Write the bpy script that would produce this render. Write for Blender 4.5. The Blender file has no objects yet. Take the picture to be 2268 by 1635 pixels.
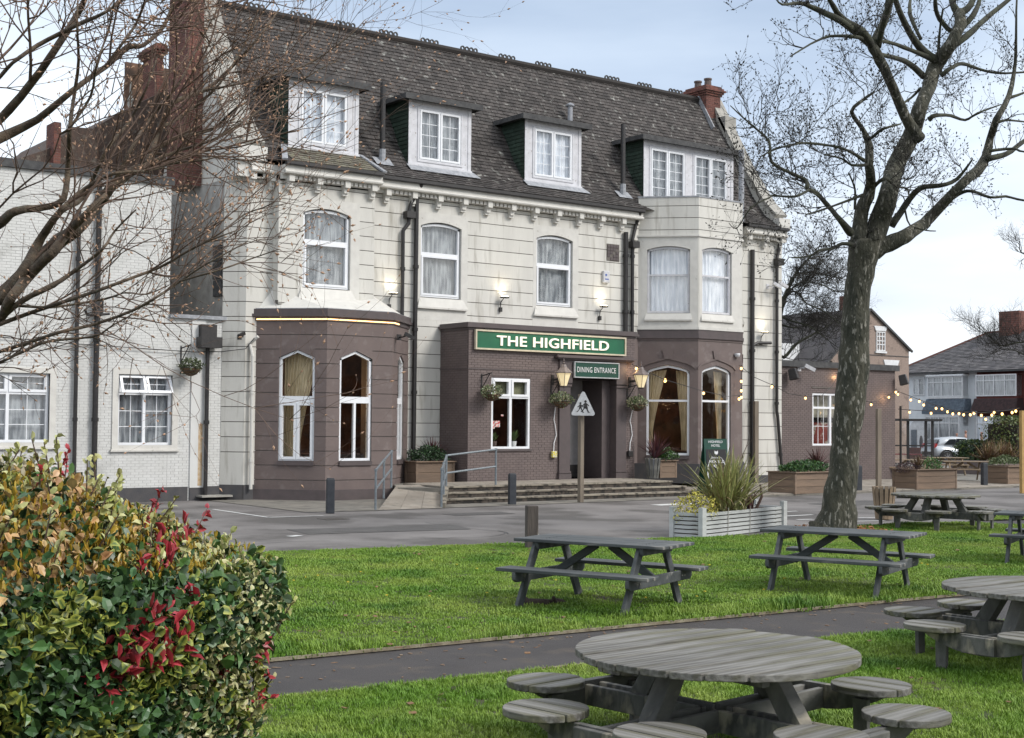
import bpy, math, random
import numpy as np
from mathutils import Vector, Matrix
random.seed(7); np.random.seed(7)
R = math.radians
SC = bpy.context.scene
COL = SC.collection
# ------------------------------------------------------------------ camera
FPX, EYE = 3057.24, 2.25
_y, _p, _r = R(53.41767), R(2.16658), R(.49195)
CF = np.array([math.cos(_y)*math.cos(_p), math.sin(_y)*math.cos(_p), math.sin(_p)])
_r0 = np.array([math.sin(_y), -math.cos(_y), 0.]); _u0 = np.cross(_r0, CF)
CR = _r0*math.cos(_r)+_u0*math.sin(_r); CU = _u0*math.cos(_r)-_r0*math.sin(_r)
C0 = np.array([0, 0, EYE])
cam = bpy.data.cameras.new('camera'); camo = bpy.data.objects.new('camera', cam); COL.objects.link(camo)
cam.sensor_width = 36; cam.lens = FPX/2268*36; cam.clip_start = .1; cam.clip_end = 4000
camo.matrix_world = Matrix(((CR[0], CU[0], -CF[0], 0), (CR[1], CU[1], -CF[1], 0), (CR[2], CU[2], -CF[2], EYE), (0, 0, 0, 1)))
SC.camera = camo
# ------------------------------------------------------------------ world: overcast daylight sky
SUN_EL, SUN_AZ = R(38), math.atan2(-.86, .5)     # sun behind the camera, to its right
w = bpy.data.worlds.new('World'); SC.world = w; w.use_nodes = True
nt = w.node_tree; nt.nodes.clear(); N = nt.nodes.new; L = nt.links.new
sky = N('ShaderNodeTexSky'); sky.sky_type = 'NISHITA'; sky.sun_disc = False
sky.sun_elevation = SUN_EL; sky.sun_rotation = math.pi/2-SUN_AZ; sky.air_density = 1.5; sky.dust_density = 3
tc = N('ShaderNodeTexCoord'); sep = N('ShaderNodeSeparateXYZ'); L(tc.outputs['Generated'], sep.inputs[0])
def ramp(fac, stops):
    r = N('ShaderNodeValToRGB'); L(fac, r.inputs[0]); e = r.color_ramp.elements
    while len(e) < len(stops): e.new(.5)
    for q, (pos, c) in zip(e, stops): q.position = pos; q.color = (*c, 1)
    return r
grad = ramp(sep.outputs['Z'], [(0, (.86, .87, .875)), (.10, (.84, .86, .885)), (.20, (.66, .72, .80)), (.30, (.47, .54, .64)), (.42, (.52, .58, .67)), (.7, (.85, .88, .92)), (1, (1.05, 1.06, 1.08))])
mp = N('ShaderNodeMapping'); mp.inputs['Scale'].default_value = (1.2, 1.2, 5.5); L(tc.outputs['Generated'], mp.inputs[0])
no = N('ShaderNodeTexNoise'); no.inputs['Scale'].default_value = 1.7; no.inputs['Detail'].default_value = 6; no.inputs['Roughness'].default_value = .48; L(mp.outputs[0], no.inputs[0])
cl = ramp(no.outputs['Fac'], [(.3, (.62, .68, .77)), (.45, (.82, .86, .91)), (.54, (1.02, 1.02, 1.01)), (.68, (1.34, 1.31, 1.26))])
mul = N('ShaderNodeMixRGB'); mul.blend_type = 'MULTIPLY'; mul.inputs[0].default_value = .95; L(grad.outputs[0], mul.inputs[1]); L(cl.outputs[0], mul.inputs[2])
bg1 = N('ShaderNodeBackground'); bg1.inputs[1].default_value = .98; L(mul.outputs[0], bg1.inputs[0])
bg2 = N('ShaderNodeBackground'); bg2.inputs[1].default_value = .1; L(sky.outputs[0], bg2.inputs[0])
mx = N('ShaderNodeMixShader'); mx.inputs[0].default_value = .88; L(bg2.outputs[0], mx.inputs[1]); L(bg1.outputs[0], mx.inputs[2])
wo = N('ShaderNodeOutputWorld'); L(mx.outputs[0], wo.inputs[0])
sl = bpy.data.lights.new('sun', 'SUN'); sl.energy = 1.6; sl.angle = R(20); sl.color = (1, .96, .905)
so = bpy.data.objects.new('sun', sl); COL.objects.link(so)
sd = Vector((math.cos(SUN_AZ)*math.cos(SUN_EL), math.sin(SUN_AZ)*math.cos(SUN_EL), math.sin(SUN_EL)))
so.rotation_euler = sd.to_track_quat('Z', 'Y').to_euler()
SC.view_settings.view_transform = 'Standard'; SC.view_settings.look = 'None'
SC.view_settings.exposure = .74; SC.view_settings.gamma = 1; SC.view_settings.use_curve_mapping = False

# ------------------------------------------------------------------ placing helpers (world points on real planes)
def ray(u, v): return CR*(u-1134)/FPX-CU*(v-817.5)/FPX+CF
def on_z(u, v, z=0):
    d = ray(u, v); return C0+d*(z-EYE)/d[2]
def on_y(u, v, Y):
    d = ray(u, v); return C0+d*Y/d[1]
def at(u, v, t): return C0+ray(u, v)*t

# ------------------------------------------------------------------ materials
MATS = {}
def mat(name, c1, c2=None, scale=3., rough=.8, bump=.15, bscale=60., rnd=0., metallic=0., grain=None, c3=None, s3=8., m3=(.55, .65), vcol=False, spec=.5, detail=4., bdist=.02, emit=None, estr=1., space='Object', stops=(.35, .65), sub=0):
    m = bpy.data.materials.new(name); m.use_nodes = True; t = m.node_tree; t.nodes.clear()
    N = t.nodes.new; L = t.links.new
    b = N('ShaderNodeBsdfPrincipled'); o = N('ShaderNodeOutputMaterial'); L(b.outputs[0], o.inputs[0])
    tc = N('ShaderNodeTexCoord'); mp = N('ShaderNodeMapping')
    if space == 'World':
        g = N('ShaderNodeNewGeometry'); L(g.outputs['Position'], mp.inputs[0])
    else: L(tc.outputs['Object'], mp.inputs[0])
    if grain: mp.inputs['Scale'].default_value = grain
    def noise(s, d=detail, src=mp.outputs[0]):
        n = N('ShaderNodeTexNoise'); n.inputs['Scale'].default_value = s; n.inputs['Detail'].default_value = d; L(src, n.inputs[0]); return n.outputs['Fac']
    def mixc(f, a, bb, typ='MIX'):
        x = N('ShaderNodeMixRGB'); x.blend_type = typ
        for i, s in ((0, f), (1, a), (2, bb)):
            if isinstance(s, (int, float)): x.inputs[i].default_value = s
            elif isinstance(s, tuple): x.inputs[i].default_value = (*s, 1)
            else: L(s, x.inputs[i])
        return x.outputs[0]
    def mr(v, a, bb, lo=0., hi=1.):
        x = N('ShaderNodeMapRange'); L(v, x.inputs[0]); x.inputs[1].default_value = a; x.inputs[2].default_value = bb; x.inputs[3].default_value = lo; x.inputs[4].default_value = hi; return x.outputs[0]
    if vcol:
        at_ = N('ShaderNodeAttribute'); at_.attribute_name = 'col'; c = at_.outputs['Color']
        if c2: c = mixc(mr(noise(scale), *stops), c, c2, 'MULTIPLY')
    else:
        c = mixc(mr(noise(scale), *stops), c1, c2 or tuple(x*.8 for x in c1))
    if c3: c = mixc(mr(noise(s3, 6.), *m3), c, c3)
    if rnd:
        oi = N('ShaderNodeObjectInfo'); a = N('ShaderNodeAttribute'); a.attribute_name = 'rnd'
        s = N('ShaderNodeMath'); s.operation = 'ADD'; L(oi.outputs['Random'], s.inputs[0]); L(a.outputs['Fac'], s.inputs[1])
        f = N('ShaderNodeMath'); f.operation = 'FRACT'; L(s.outputs[0], f.inputs[0])
        v = mr(f.outputs[0], 0., 1., 1-rnd, 1+rnd)
        cc = N('ShaderNodeCombineXYZ'); [L(v, cc.inputs[i]) for i in range(3)]
        c = mixc(1., c, cc.outputs[0], 'MULTIPLY')
    L(c, b.inputs['Base Color']); b.inputs['Roughness'].default_value = rough; b.inputs['Metallic'].default_value = metallic
    b.inputs['Specular IOR Level'].default_value = spec
    if bump:
        n = noise(bscale, 5.); bp = N('ShaderNodeBump'); bp.inputs['Strength'].default_value = bump; bp.inputs['Distance'].default_value = bdist
        L(n, bp.inputs['Height']); L(bp.outputs[0], b.inputs['Normal'])
    if emit: b.inputs['Emission Color'].default_value = (*emit, 1); b.inputs['Emission Strength'].default_value = estr
    if sub: b.inputs['Subsurface Weight'].default_value = sub
    MATS[name] = m; return m
def glass_mat(name, tint=(.93, .96, .96), refl=.1):
    m = bpy.data.materials.new(name); m.use_nodes = True; t = m.node_tree; t.nodes.clear(); N = t.nodes.new; L = t.links.new
    lw = N('ShaderNodeLayerWeight'); lw.inputs[0].default_value = .5; fr = N('ShaderNodeMath'); fr.operation = 'POWER'; fr.inputs[1].default_value = 4; L(lw.outputs['Facing'], fr.inputs[0]); ad = N('ShaderNodeMath'); ad.operation = 'ADD'; ad.inputs[1].default_value = refl; L(fr.outputs[0], ad.inputs[0])
    tr = N('ShaderNodeBsdfTransparent'); tr.inputs[0].default_value = (*tint, 1); gl = N('ShaderNodeBsdfGlossy'); gl.inputs['Roughness'].default_value = .02
    n = N('ShaderNodeTexNoise'); n.inputs['Scale'].default_value = 1.3; bp = N('ShaderNodeBump'); bp.inputs['Strength'].default_value = .12; bp.inputs['Distance'].default_value = .05; L(n.outputs[0], bp.inputs['Height']); L(bp.outputs[0], gl.inputs['Normal'])
    mxs = N('ShaderNodeMixShader'); L(ad.outputs[0], mxs.inputs[0]); L(tr.outputs[0], mxs.inputs[1]); L(gl.outputs[0], mxs.inputs[2])
    o = N('ShaderNodeOutputMaterial'); L(mxs.outputs[0], o.inputs[0]); MATS[name] = m; return m
def emit_mat(name, c, s):
    m = bpy.data.materials.new(name); m.use_nodes = True; t = m.node_tree; t.nodes.clear(); e = t.nodes.new('ShaderNodeEmission'); e.inputs[0].default_value = (*c, 1); e.inputs[1].default_value = s
    o = t.nodes.new('ShaderNodeOutputMaterial'); t.links.new(e.outputs[0], o.inputs[0]); MATS[name] = m; return m

M_cream = mat('cream_masonry_paint', (.60, .585, .54), (.54, .525, .485), 1.5, .75, .3, 45, rnd=.03, c3=(.30, .28, .235), s3=3.6, m3=(.54, .82), space='World', bdist=.015, grain=(1.6, 1.6, .22))
M_creamtrim = mat('cream_trim_paint', (.60, .585, .545), (.54, .525, .49), 4, .7, .2, 50, c3=(.33, .31, .27), s3=7, m3=(.66, .76))
M_whitebrick = mat('white_painted_brick', (.60, .60, .585), (.56, .56, .54), 2.2, .7, .3, 60, rnd=.03, c3=(.45, .45, .43), s3=1.6, m3=(.58, .75), space='World', bdist=.01)
M_rust = mat('rust_stain', (.42, .27, .13), (.55, .46, .34), 9, .8)
M_brown = mat('brown_masonry_paint', (.150, .115, .106), (.125, .096, .090), 2., .7, .3, 60, rnd=.05, c3=(.20, .165, .155), s3=4, m3=(.55, .78), space='World', bdist=.012)
M_brownbrick = mat('brown_painted_brick', (.142, .110, .103), (.122, .094, .090), 3., .65, .35, 50, rnd=.05, space='World', bdist=.012)
M_browntrim = mat('brown_trim_paint', (.09, .07, .07), (.075, .06, .06), 5, .55, .2, 60)
M_plinth = mat('grey_plinth_paint', (.055, .055, .06), (.075, .07, .07), 4, .8, .25, 60)
M_bmortar = mat('painted_brown_joint', (.105, .082, .078), (.09, .07, .067), 6, .9)
M_mortar = mat('dark_joint', (.15, .135, .12), (.12, .105, .095), 6, .9)
M_wmortar = mat('painted_joint', (.52, .515, .50), (.48, .475, .46), 6, .9)
M_pvc = mat('white_window_frame', (.76, .775, .80), (.72, .735, .76), 8, .4, .05, 80)
M_oldwhite = mat('weathered_white_wood', (.60, .60, .63), (.52, .52, .54), 6, .7, .2, 50, c3=(.22, .19, .16), s3=14, m3=(.66, .72))
M_glass = glass_mat('window_glass', (1, 1, 1), refl=.075)
M_glassdark = glass_mat('window_glass_ground', (.98, .98, .97), refl=.03)
M_net = mat('net_curtain', (.44, .47, .49), (.15, .17, .19), 9, .9, 0, grain=(1, 1, .15))
M_netw = mat('white_net_curtain', (.88, .92, .97), (.50, .56, .64), 9, .9, 0, grain=(1, 1, .15))
M_drape = mat('cream_drape', (.74, .62, .42), (.45, .36, .22), 16, .9, 0, grain=(1, 1, .12))
M_tile = mat('brown_roof_tile', (.042, .037, .035), (.064, .056, .052), 3.5, .85, .5, 40, rnd=.38, c3=(.24, .24, .22), s3=5.2, m3=(.60, .74), space='World', bdist=.015)
M_tilemoss = mat('mossy_roof_tile', (.11, .095, .075), (.14, .13, .10), 3.5, .85, .5, 40, rnd=.25, c3=(.17, .16, .10), s3=9, m3=(.5, .7), space='World')
M_tileback = mat('roof_underlay', (.028, .024, .022), None, 3, .9)
M_gtile = mat('green_hung_tile', (.020, .038, .027), (.030, .052, .036), 5, .75, .3, 40, rnd=.3)
M_lead = mat('lead_flashing', (.34, .35, .37), (.22, .23, .25), 9, .55, .4, 25)
M_felt = mat('felt_roof', (.045, .045, .047), (.075, .075, .075), 6, .85, .4, 60)
M_blackpipe = mat('black_iron', (.015, .014, .015), (.028, .025, .024), 12, .5, .2, 60)
M_greypipe = mat('grey_plastic_pipe', (.24, .25, .28), (.3, .31, .33), 6, .5)
M_redbrick = mat('red_chimney_brick', (.165, .062, .045), (.12, .050, .040), 4, .85, .5, 60, rnd=.28, c3=(.07, .045, .04), s3=6, m3=(.58, .7))
M_redmortar = mat('old_mortar', (.30, .25, .21), (.22, .18, .16), 20, .95, .3, 60)
M_pot = mat('clay_pot', (.12, .085, .075), (.09, .07, .065), 8, .8)
M_dark = mat('dark_interior', (.035, .022, .018), (.05, .03, .022), 2, .9, 0)
M_room = mat('dining_room_wall', (.17, .095, .06), (.06, .04, .03), 2.6, .9, 0)
M_roomwood = mat('dining_furniture', (.10, .04, .025), (.05, .025, .018), 3, .6, 0)
M_bulb = emit_mat('lit_bulb', (1, .56, .20), 3.0)
M_lampwarm = emit_mat('lit_lamp', (1, .86, .6), 7)
M_led = emit_mat('led_strip', (1, .56, .22), 3.2)
M_coping = mat('weathered_stone_coping', (.36, .345, .31), (.27, .26, .235), 5, .85, .4, 40, c3=(.10, .10, .08), s3=6, m3=(.60, .72))

# ------------------------------------------------------------------ mesh building
def wloc(p):
    v = Vector((0, 0, 0))
    while p is not None: v += p.location; p = p.parent
    return v
class Fr:
    """wall frame: a runs along the wall, n outward, z up"""
    def __init__(s, x, y, ux, uy):
        l = math.hypot(ux, uy); s.o = (x, y); s.u = (ux/l, uy/l); s.n = (s.u[1], -s.u[0])
    def P(s, a, n, z): return (s.o[0]+s.u[0]*a+s.n[0]*n, s.o[1]+s.u[1]*a+s.n[1]*n, z)
    def ang(s): return math.atan2(s.u[1], s.u[0])
WORLD = Fr(0, 0, 1, 0)     # n = -y
class MB:
    def __init__(s): s.v = []; s.f = []; s.c = []; s.r = []; s.usec = False
    def poly(s, verts, faces, col=None, rnd=0.):
        k = len(s.v); s.v.extend(verts)
        for f in faces: s.f.append(tuple(i+k for i in f)); s.r.append(rnd)
        if col is not None: s.usec = True
        s.c.extend([col or (1, 1, 1)]*len(verts)) if not (col and isinstance(col[0], (tuple, list))) else s.c.extend(col)
        return s
    BF = ((0, 3, 2, 1), (4, 5, 6, 7), (0, 1, 5, 4), (1, 2, 6, 5), (2, 3, 7, 6), (3, 0, 4, 7))
    def box(s, F, a0, a1, n0, n1, z0, z1, rnd=0., col=None):
        return s.poly([F.P(a, n, z) for z in (z0, z1) for a, n in ((a0, n1), (a1, n1), (a1, n0), (a0, n0))], s.BF, col, rnd)
    def cbox(s, c, d, m=None, rnd=0., col=None, taper=1.):
        vs = []
        for z in (-1, 1):
            t = taper if z > 0 else 1
            for x, y in ((-1, -1), (1, -1), (1, 1), (-1, 1)):
                p = Vector((x*d[0]/2*t, y*d[1]/2*t, z*d[2]/2)); p = (m @ p if m else p)+Vector(c); vs.append(tuple(p))
        return s.poly(vs, s.BF, col, rnd)
    def beam(s, p, q, w, h, up=(0, 0, 1), col=None, ext=0.):
        p = Vector(p); q = Vector(q); x = (q-p).normalized(); y = Vector(up).cross(x)
        if y.length < 1e-4: y = Vector((0, 1, 0)).cross(x)
        y.normalize(); z = x.cross(y); p = p-x*ext; q = q+x*ext; vs = []
        for e in (p, q):
            for i, j in ((-1, -1), (1, -1), (1, 1), (-1, 1)): vs.append(tuple(e+y*(i*w/2)+z*(j*h/2)))
        return s.poly(vs, ((0, 3, 2, 1), (4, 5, 6, 7), (0, 1, 5, 4), (1, 2, 6, 5), (2, 3, 7, 6), (3, 0, 4, 7)), col)
    def prism(s, F, pts, n0, n1, col=None):
        """pts: (a,z) outline, extruded from n0 to n1"""
        k = len(pts); vs = [F.P(a, n1, z) for a, z in pts]+[F.P(a, n0, z) for a, z in pts]
        fs = [tuple(range(k)), tuple(range(2*k-1, k-1, -1))]+[(i, i+k, (i+1) % k+k, (i+1) % k) for i in range(k)]
        return s.poly(vs, fs, col)
    def strip(s, F, lo, hi, n0, n1):
        """solid between two curves sampled at the same a"""
        for (p, q), (r_, t_) in zip(zip(lo, lo[1:]), zip(hi, hi[1:])): s.prism(F, [p, q, t_, r_], n0, n1)
        return s
    def hprism(s, pts, z0, z1, col=None):
        k = len(pts); vs = [(x, y, z0) for x, y in pts]+[(x, y, z1) for x, y in pts]
        ar = sum(pts[i][0]*pts[(i+1) % k][1]-pts[(i+1) % k][0]*pts[i][1] for i in range(k))
        fs = [tuple(range(k-1, -1, -1)), tuple(range(k, 2*k))]+[(i, (i+1) % k, (i+1) % k+k, i+k) for i in range(k)]
        if ar < 0: fs = [f[::-1] for f in fs]
        return s.poly(vs, fs, col)
    def tube(s, pts, r, n=8, caps=True, col=None):
        P = [Vector(p) for p in pts]; k = len(P); rr = r if isinstance(r, (list, tuple)) else [r]*k
        ref = Vector((0, 0, 1)); vs = []; b = len(s.v)
        d0 = (P[1]-P[0]).normalized()
        if abs(d0.dot(ref)) > .95: ref = Vector((1, 0, 0))
        x = d0.cross(ref).normalized()
        for i in range(k):
            d = (P[min(i+1, k-1)]-P[max(i-1, 0)]).normalized(); x = (x-d*x.dot(d)).normalized(); y = d.cross(x)
            for j in range(n):
                t = 2*math.pi*j/n; vs.append(tuple(P[i]+(x*math.cos(t)+y*math.sin(t))*rr[i]))
        fs = [(i*n+j, i*n+(j+1) % n, (i+1)*n+(j+1) % n, (i+1)*n+j) for i in range(k-1) for j in range(n)]
        if caps: fs += [tuple(range(n-1, -1, -1)), tuple(range((k-1)*n, k*n))]
        return s.poly(vs, fs, col)
    def lathe(s, c, prof, n=12, col=None, sx=1., sy=1.):
        vs = []; k = len(prof)
        for r, z in prof:
            for j in range(n):
                t = 2*math.pi*j/n; vs.append((c[0]+r*math.cos(t)*sx, c[1]+r*math.sin(t)*sy, c[2]+z))
        fs = [(i*n+j, i*n+(j+1) % n, (i+1)*n+(j+1) % n, (i+1)*n+j) for i in range(k-1) for j in range(n)]+[tuple(range(n-1, -1, -1)), tuple(range((k-1)*n, k*n))]
        return s.poly(vs, fs, col)
    def build(s, name, m, parent=None, smooth=False, kind=None, label=None, center=True, bevel=0., normals=False):
        V = np.array(s.v, float).reshape(-1, 3)
        c = np.array([(V[:, 0].min()+V[:, 0].max())/2, (V[:, 1].min()+V[:, 1].max())/2, V[:, 2].min()]) if center else np.zeros(3)
        me = bpy.data.meshes.new(name); me.from_pydata((V-c).tolist(), [], s.f)
        if any(s.r):
            a = me.attributes.new('rnd', 'FLOAT', 'FACE'); a.data.foreach_set('value', s.r)
        if s.usec:
            a = me.attributes.new('col', 'FLOAT_COLOR', 'POINT'); a.data.foreach_set('color', np.hstack([np.array(s.c, float).reshape(-1, 3), np.ones((len(V), 1))]).ravel())
        if smooth: me.polygons.foreach_set('use_smooth', [True]*len(me.polygons))
        me.materials.append(m); me.update()
        o = bpy.data.objects.new(name, me); COL.objects.link(o)
        o.parent = parent; o.location = Vector(c)-wloc(parent)
        if bevel:
            b = o.modifiers.new('bevel', 'BEVEL'); b.width = bevel; b.segments = 2; b.limit_method = 'ANGLE'
        if kind: o['kind'] = kind
        if label: o['label'] = label
        return o
def thing(name, loc, label, cat, group=None, rz=0.):
    o = bpy.data.objects.new(name, None); COL.objects.link(o); o.location = loc; o.rotation_euler = (0, 0, rz); o.empty_display_size = .2
    o['label'] = label; o['category'] = cat
    if group: o['group'] = group
    return o
def tag(o, label, cat, group=None):
    o['label'] = label; o['category'] = cat
    if group: o['group'] = group
    return o
def tree_copy(o, parent=None):
    c = o.copy(); COL.objects.link(c); c.parent = parent
    for ch in list(o.children): tree_copy(ch, c)
    return c
def dup(root, loc, rz, label, scale=None):
    c = tree_copy(root); c.location = loc; c.rotation_euler = (0, 0, rz); c['label'] = label
    if scale: c.scale = scale
    return c
_shared = {}
def unit_mesh(key, fn, m):
    if key not in _shared:
        b = MB(); fn(b); me = bpy.data.meshes.new(key); me.from_pydata(b.v, [], b.f); me.materials.append(m); _shared[key] = me
    return _shared[key]
def place(name, me, parent, loc, rz=0., rot=None, scale=None):
    o = bpy.data.objects.new(name, me); COL.objects.link(o); o.parent = parent; o.location = Vector(loc)-wloc(parent)
    o.rotation_euler = rot if rot is not None else (0, 0, rz)
    if scale: o.scale = scale
    return o
def lamp(name, kind, loc, energy, col, parent=None, size=.05, rot=None, spot=None, blend=.6):
    l = bpy.data.lights.new(name, kind); l.energy = energy; l.color = col
    if kind == 'AREA': l.size = size
    else: l.shadow_soft_size = size
    if spot: l.spot_size = spot; l.spot_blend = blend
    o = bpy.data.objects.new(name, l); COL.objects.link(o); o.parent = parent; o.location = Vector(loc)-wloc(parent)
    if rot: o.rotation_euler = rot
    return o
# =================================================================== THE HOTEL
B = thing('hotel_building', (27.5, 40, 0), 'large cream painted hotel with brown ground floor bays, tiled mansard roof and dormer windows', 'hotel')
YF, YB = 35.3, 33.85
FM = Fr(0, YF, 1, 0); FB = Fr(0, YB, 1, 0); FU = Fr(0, 34.95, 1, 0)
CL1 = Fr(17.26, YF, 1, -1); CL2 = Fr(31.55, YF, 1, -1)
CR1 = Fr(20.85, YB, 1, 1); CR2 = Fr(35.13, YB, 1, 1)
CW = Fr(16.45, 35.78, 1, -1)
FP = Fr(0, 33.8, 1, 0); FPL = Fr(23.46, 35.3, 0, -1); FPR = Fr(30.08, 33.8, 0, 1)
FW = Fr(0, 35.8, 1, 0)
CLEN = 2.05
def breaks(lo, hi, *ls):
    s = sorted({round(x, 4) for l in ls for x in l if lo < x < hi}); return [lo]+s+[hi]
def courses(F, a0, a1, z0, z1, joints, holes, m, parent, mb_back, name='stone_course', proud=0.022, g=.011, thick=.3):
    zb = breaks(z0, z1, joints, [h[2] for h in holes], [h[3] for h in holes]); J = {round(j, 4) for j in joints}
    for lo, hi in zip(zb, zb[1:]):
        hs = sorted((h[0], h[1]) for h in holes if h[2] < hi-1e-4 and h[3] > lo+1e-4)
        x = a0; segs = []
        for h0, h1 in hs:
            if h0 > x+.01: segs.append((x, h0))
            x = max(x, h1)
        if x < a1-.01: segs.append((x, a1))
        for s0, s1 in segs:
            mb_back.box(F, s0, s1, -thick, -proud, lo, hi)
            b = MB(); b.box(F, s0, s1, -proud, 0, lo+(g if lo in J else 0), hi-(g if hi in J else 0)); b.build(name, m, parent)
def arch_curve(a0, a1, zs, rise, kind, n=12):
    P = []
    for i in range(n+1):
        t = i/n; a = a0+(a1-a0)*t; s = abs(2*t-1)
        if kind == 'seg': z = zs+rise*(1-s*s)
        elif kind == 'peak': z = zs+rise*(1-s)
        elif kind == 'tudor': z = zs+rise*(.45*math.sqrt(max(0, 1-s**2.4))+.55*(1-s))
        else: z = zs
        P.append((a, z))
    return P
def surround(F, A0, A1, Z0, Z1, a0, a1, z0, zs, rise, kind, m, parent, n=0.004, thick=.3, name='window_surround'):
    b = MB(); b.box(F, A0, a0, -thick, n, Z0, Z1); b.box(F, a1, A1, -thick, n, Z0, Z1)
    if z0 > Z0: b.box(F, a0, a1, -thick, n, Z0, z0)
    c = arch_curve(a0, a1, zs, rise, kind); b.strip(F, c, [(a, Z1) for a, _ in c], -thick, n); return b.build(name, m, parent)
def curtain(F, a0, a1, z0, z1, n, m, parent, folds=9, amp=.042, gather=None, zfun=None, name='curtain'):
    """hanging cloth with folds; gather(t)->(left,right) fraction of width at height t"""
    b = MB(); K = folds*6; H = 8; vs = []; ph = random.random()*6
    for j in range(H+1):
        t = j/H; g0, g1 = gather(t) if gather else (0, 1)
        for i in range(K+1):
            s = i/K; a = a0+(a1-a0)*(g0+(g1-g0)*s); zt = z1 if not zfun else zfun(a)
            vs.append(F.P(a, n+amp*math.sin(2*math.pi*folds*s+ph+.5*math.sin(3*s+t))*(.6+.4*math.sin(5*s+1)), z0+(zt-z0)*t))
    b.poly(vs, [(j*(K+1)+i, j*(K+1)+i+1, (j+1)*(K+1)+i+1, (j+1)*(K+1)+i) for j in range(H) for i in range(K)]); return b.build(name, m, parent, smooth=True)
def window(parent, F, a0, a1, z0, zs, rise=0., kind='flat', n=-.13, fw=.07, hb=(), vb=(), grids=(), glass=None, m=None, name='window', sash=(), d=.05, curt=None):
    """hb: (z0,z1) horizontal bars; vb: (a,w,z0,z1) vertical bars; sash: (a0,a1,z0,z1,w) raised casement rims; grids: (a0,a1,z0,z1,nx,nz)"""
    m = m or M_pvc; b = MB(); c = arch_curve(a0, a1, zs, rise, kind)
    b.box(F, a0, a0+fw, n-d, n+d, z0, zs); b.box(F, a1-fw, a1, n-d, n+d, z0, zs); b.box(F, a0+fw, a1-fw, n-d, n+d, z0, z0+fw)
    if rise:
        b.strip(F, [(a, z-fw) for a, z in c], c, n-d, n+d)
    else: b.box(F, a0+fw, a1-fw, n-d, n+d, zs-fw, zs)
    for lo, hi in hb: b.box(F, a0+fw, a1-fw, n-d-.002, n+d-.004, lo, hi)
    for a, w_, lo, hi in vb: b.box(F, a-w_/2, a+w_/2, n-d-.003, n+d-.006, lo, hi)
    for x0, x1, y0, y1, w_ in sash:
        for q in ((x0, x1, y0, y0+w_), (x0, x1, y1-w_, y1), (x0, x0+w_, y0+w_, y1-w_), (x1-w_, x1, y0+w_, y1-w_)): b.box(F, q[0], q[1], n-d, n+d+.022, q[2], q[3])
    w = b.build(name, m, parent)
    gl = glass or M_glass
    zl = sorted([z0+fw]+[x for h in hb for x in h]+[zs+rise]); cells = list(zip(zl[0::2], zl[1::2]))
    for lo, hi in cells:
        vs = sorted(v[0] for v in vb if v[2] < (lo+hi)/2 < v[3]); xs = [a0+fw]+vs+[a1-fw]
        for x0, x1 in zip(xs, xs[1:]):
            p = MB()
            if hi > zs and rise:
                cc = [(a, z-fw*.6) for a, z in arch_curve(a0, a1, zs, rise, kind, 24) if x0-1e-6 <= a <= x1+1e-6]; p.prism(F, [(cc[0][0], lo), (cc[-1][0], lo)]+cc[::-1], n-.008, n)
            else: p.box(F, x0, x1, n-.008, n, lo, hi)
            p.build('pane', gl, w)
    for x0, x1, y0, y1, nx, nz in grids:
        g = MB()
        for i in range(1, nx): x = x0+(x1-x0)*i/nx; g.box(F, x-.009, x+.009, n-.002, n+.012, y0, y1)
        for i in range(1, nz): y = y0+(y1-y0)*i/nz; g.box(F, x0, x1, n-.003, n+.010, y-.009, y+.009)
        g.build('glazing_bars', m, w)
    if curt: curtain(F, a0+.02, a1-.02, z0+.05, zs+rise*.6, n-.12, curt, w, folds=max(4, int((a1-a0)*6)), zfun=(lambda a: zs+rise*(1-abs(2*(a-a0)/(a1-a0)-1)**2)-.02) if rise else None)
    return w
def sloped_sill(F, a0, a1, z0, z1, out, m, parent, ext=.12, name='sill'):
    b = MB(); vs = [F.P(a0, 0, z1), F.P(a1, 0, z1), F.P(a1+ext, out, z0+.05), F.P(a0-ext, out, z0+.05), F.P(a0-ext, out, z0), F.P(a1+ext, out, z0), F.P(a1+ext, 0, z0), F.P(a0-ext, 0, z0)]
    b.poly(vs, [(0, 3, 2, 1), (3, 4, 5, 2), (4, 7, 6, 5), (0, 7, 4, 3), (1, 2, 5, 6)]); return b.build(name, m, parent)
BRICK_ME = {}
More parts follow.
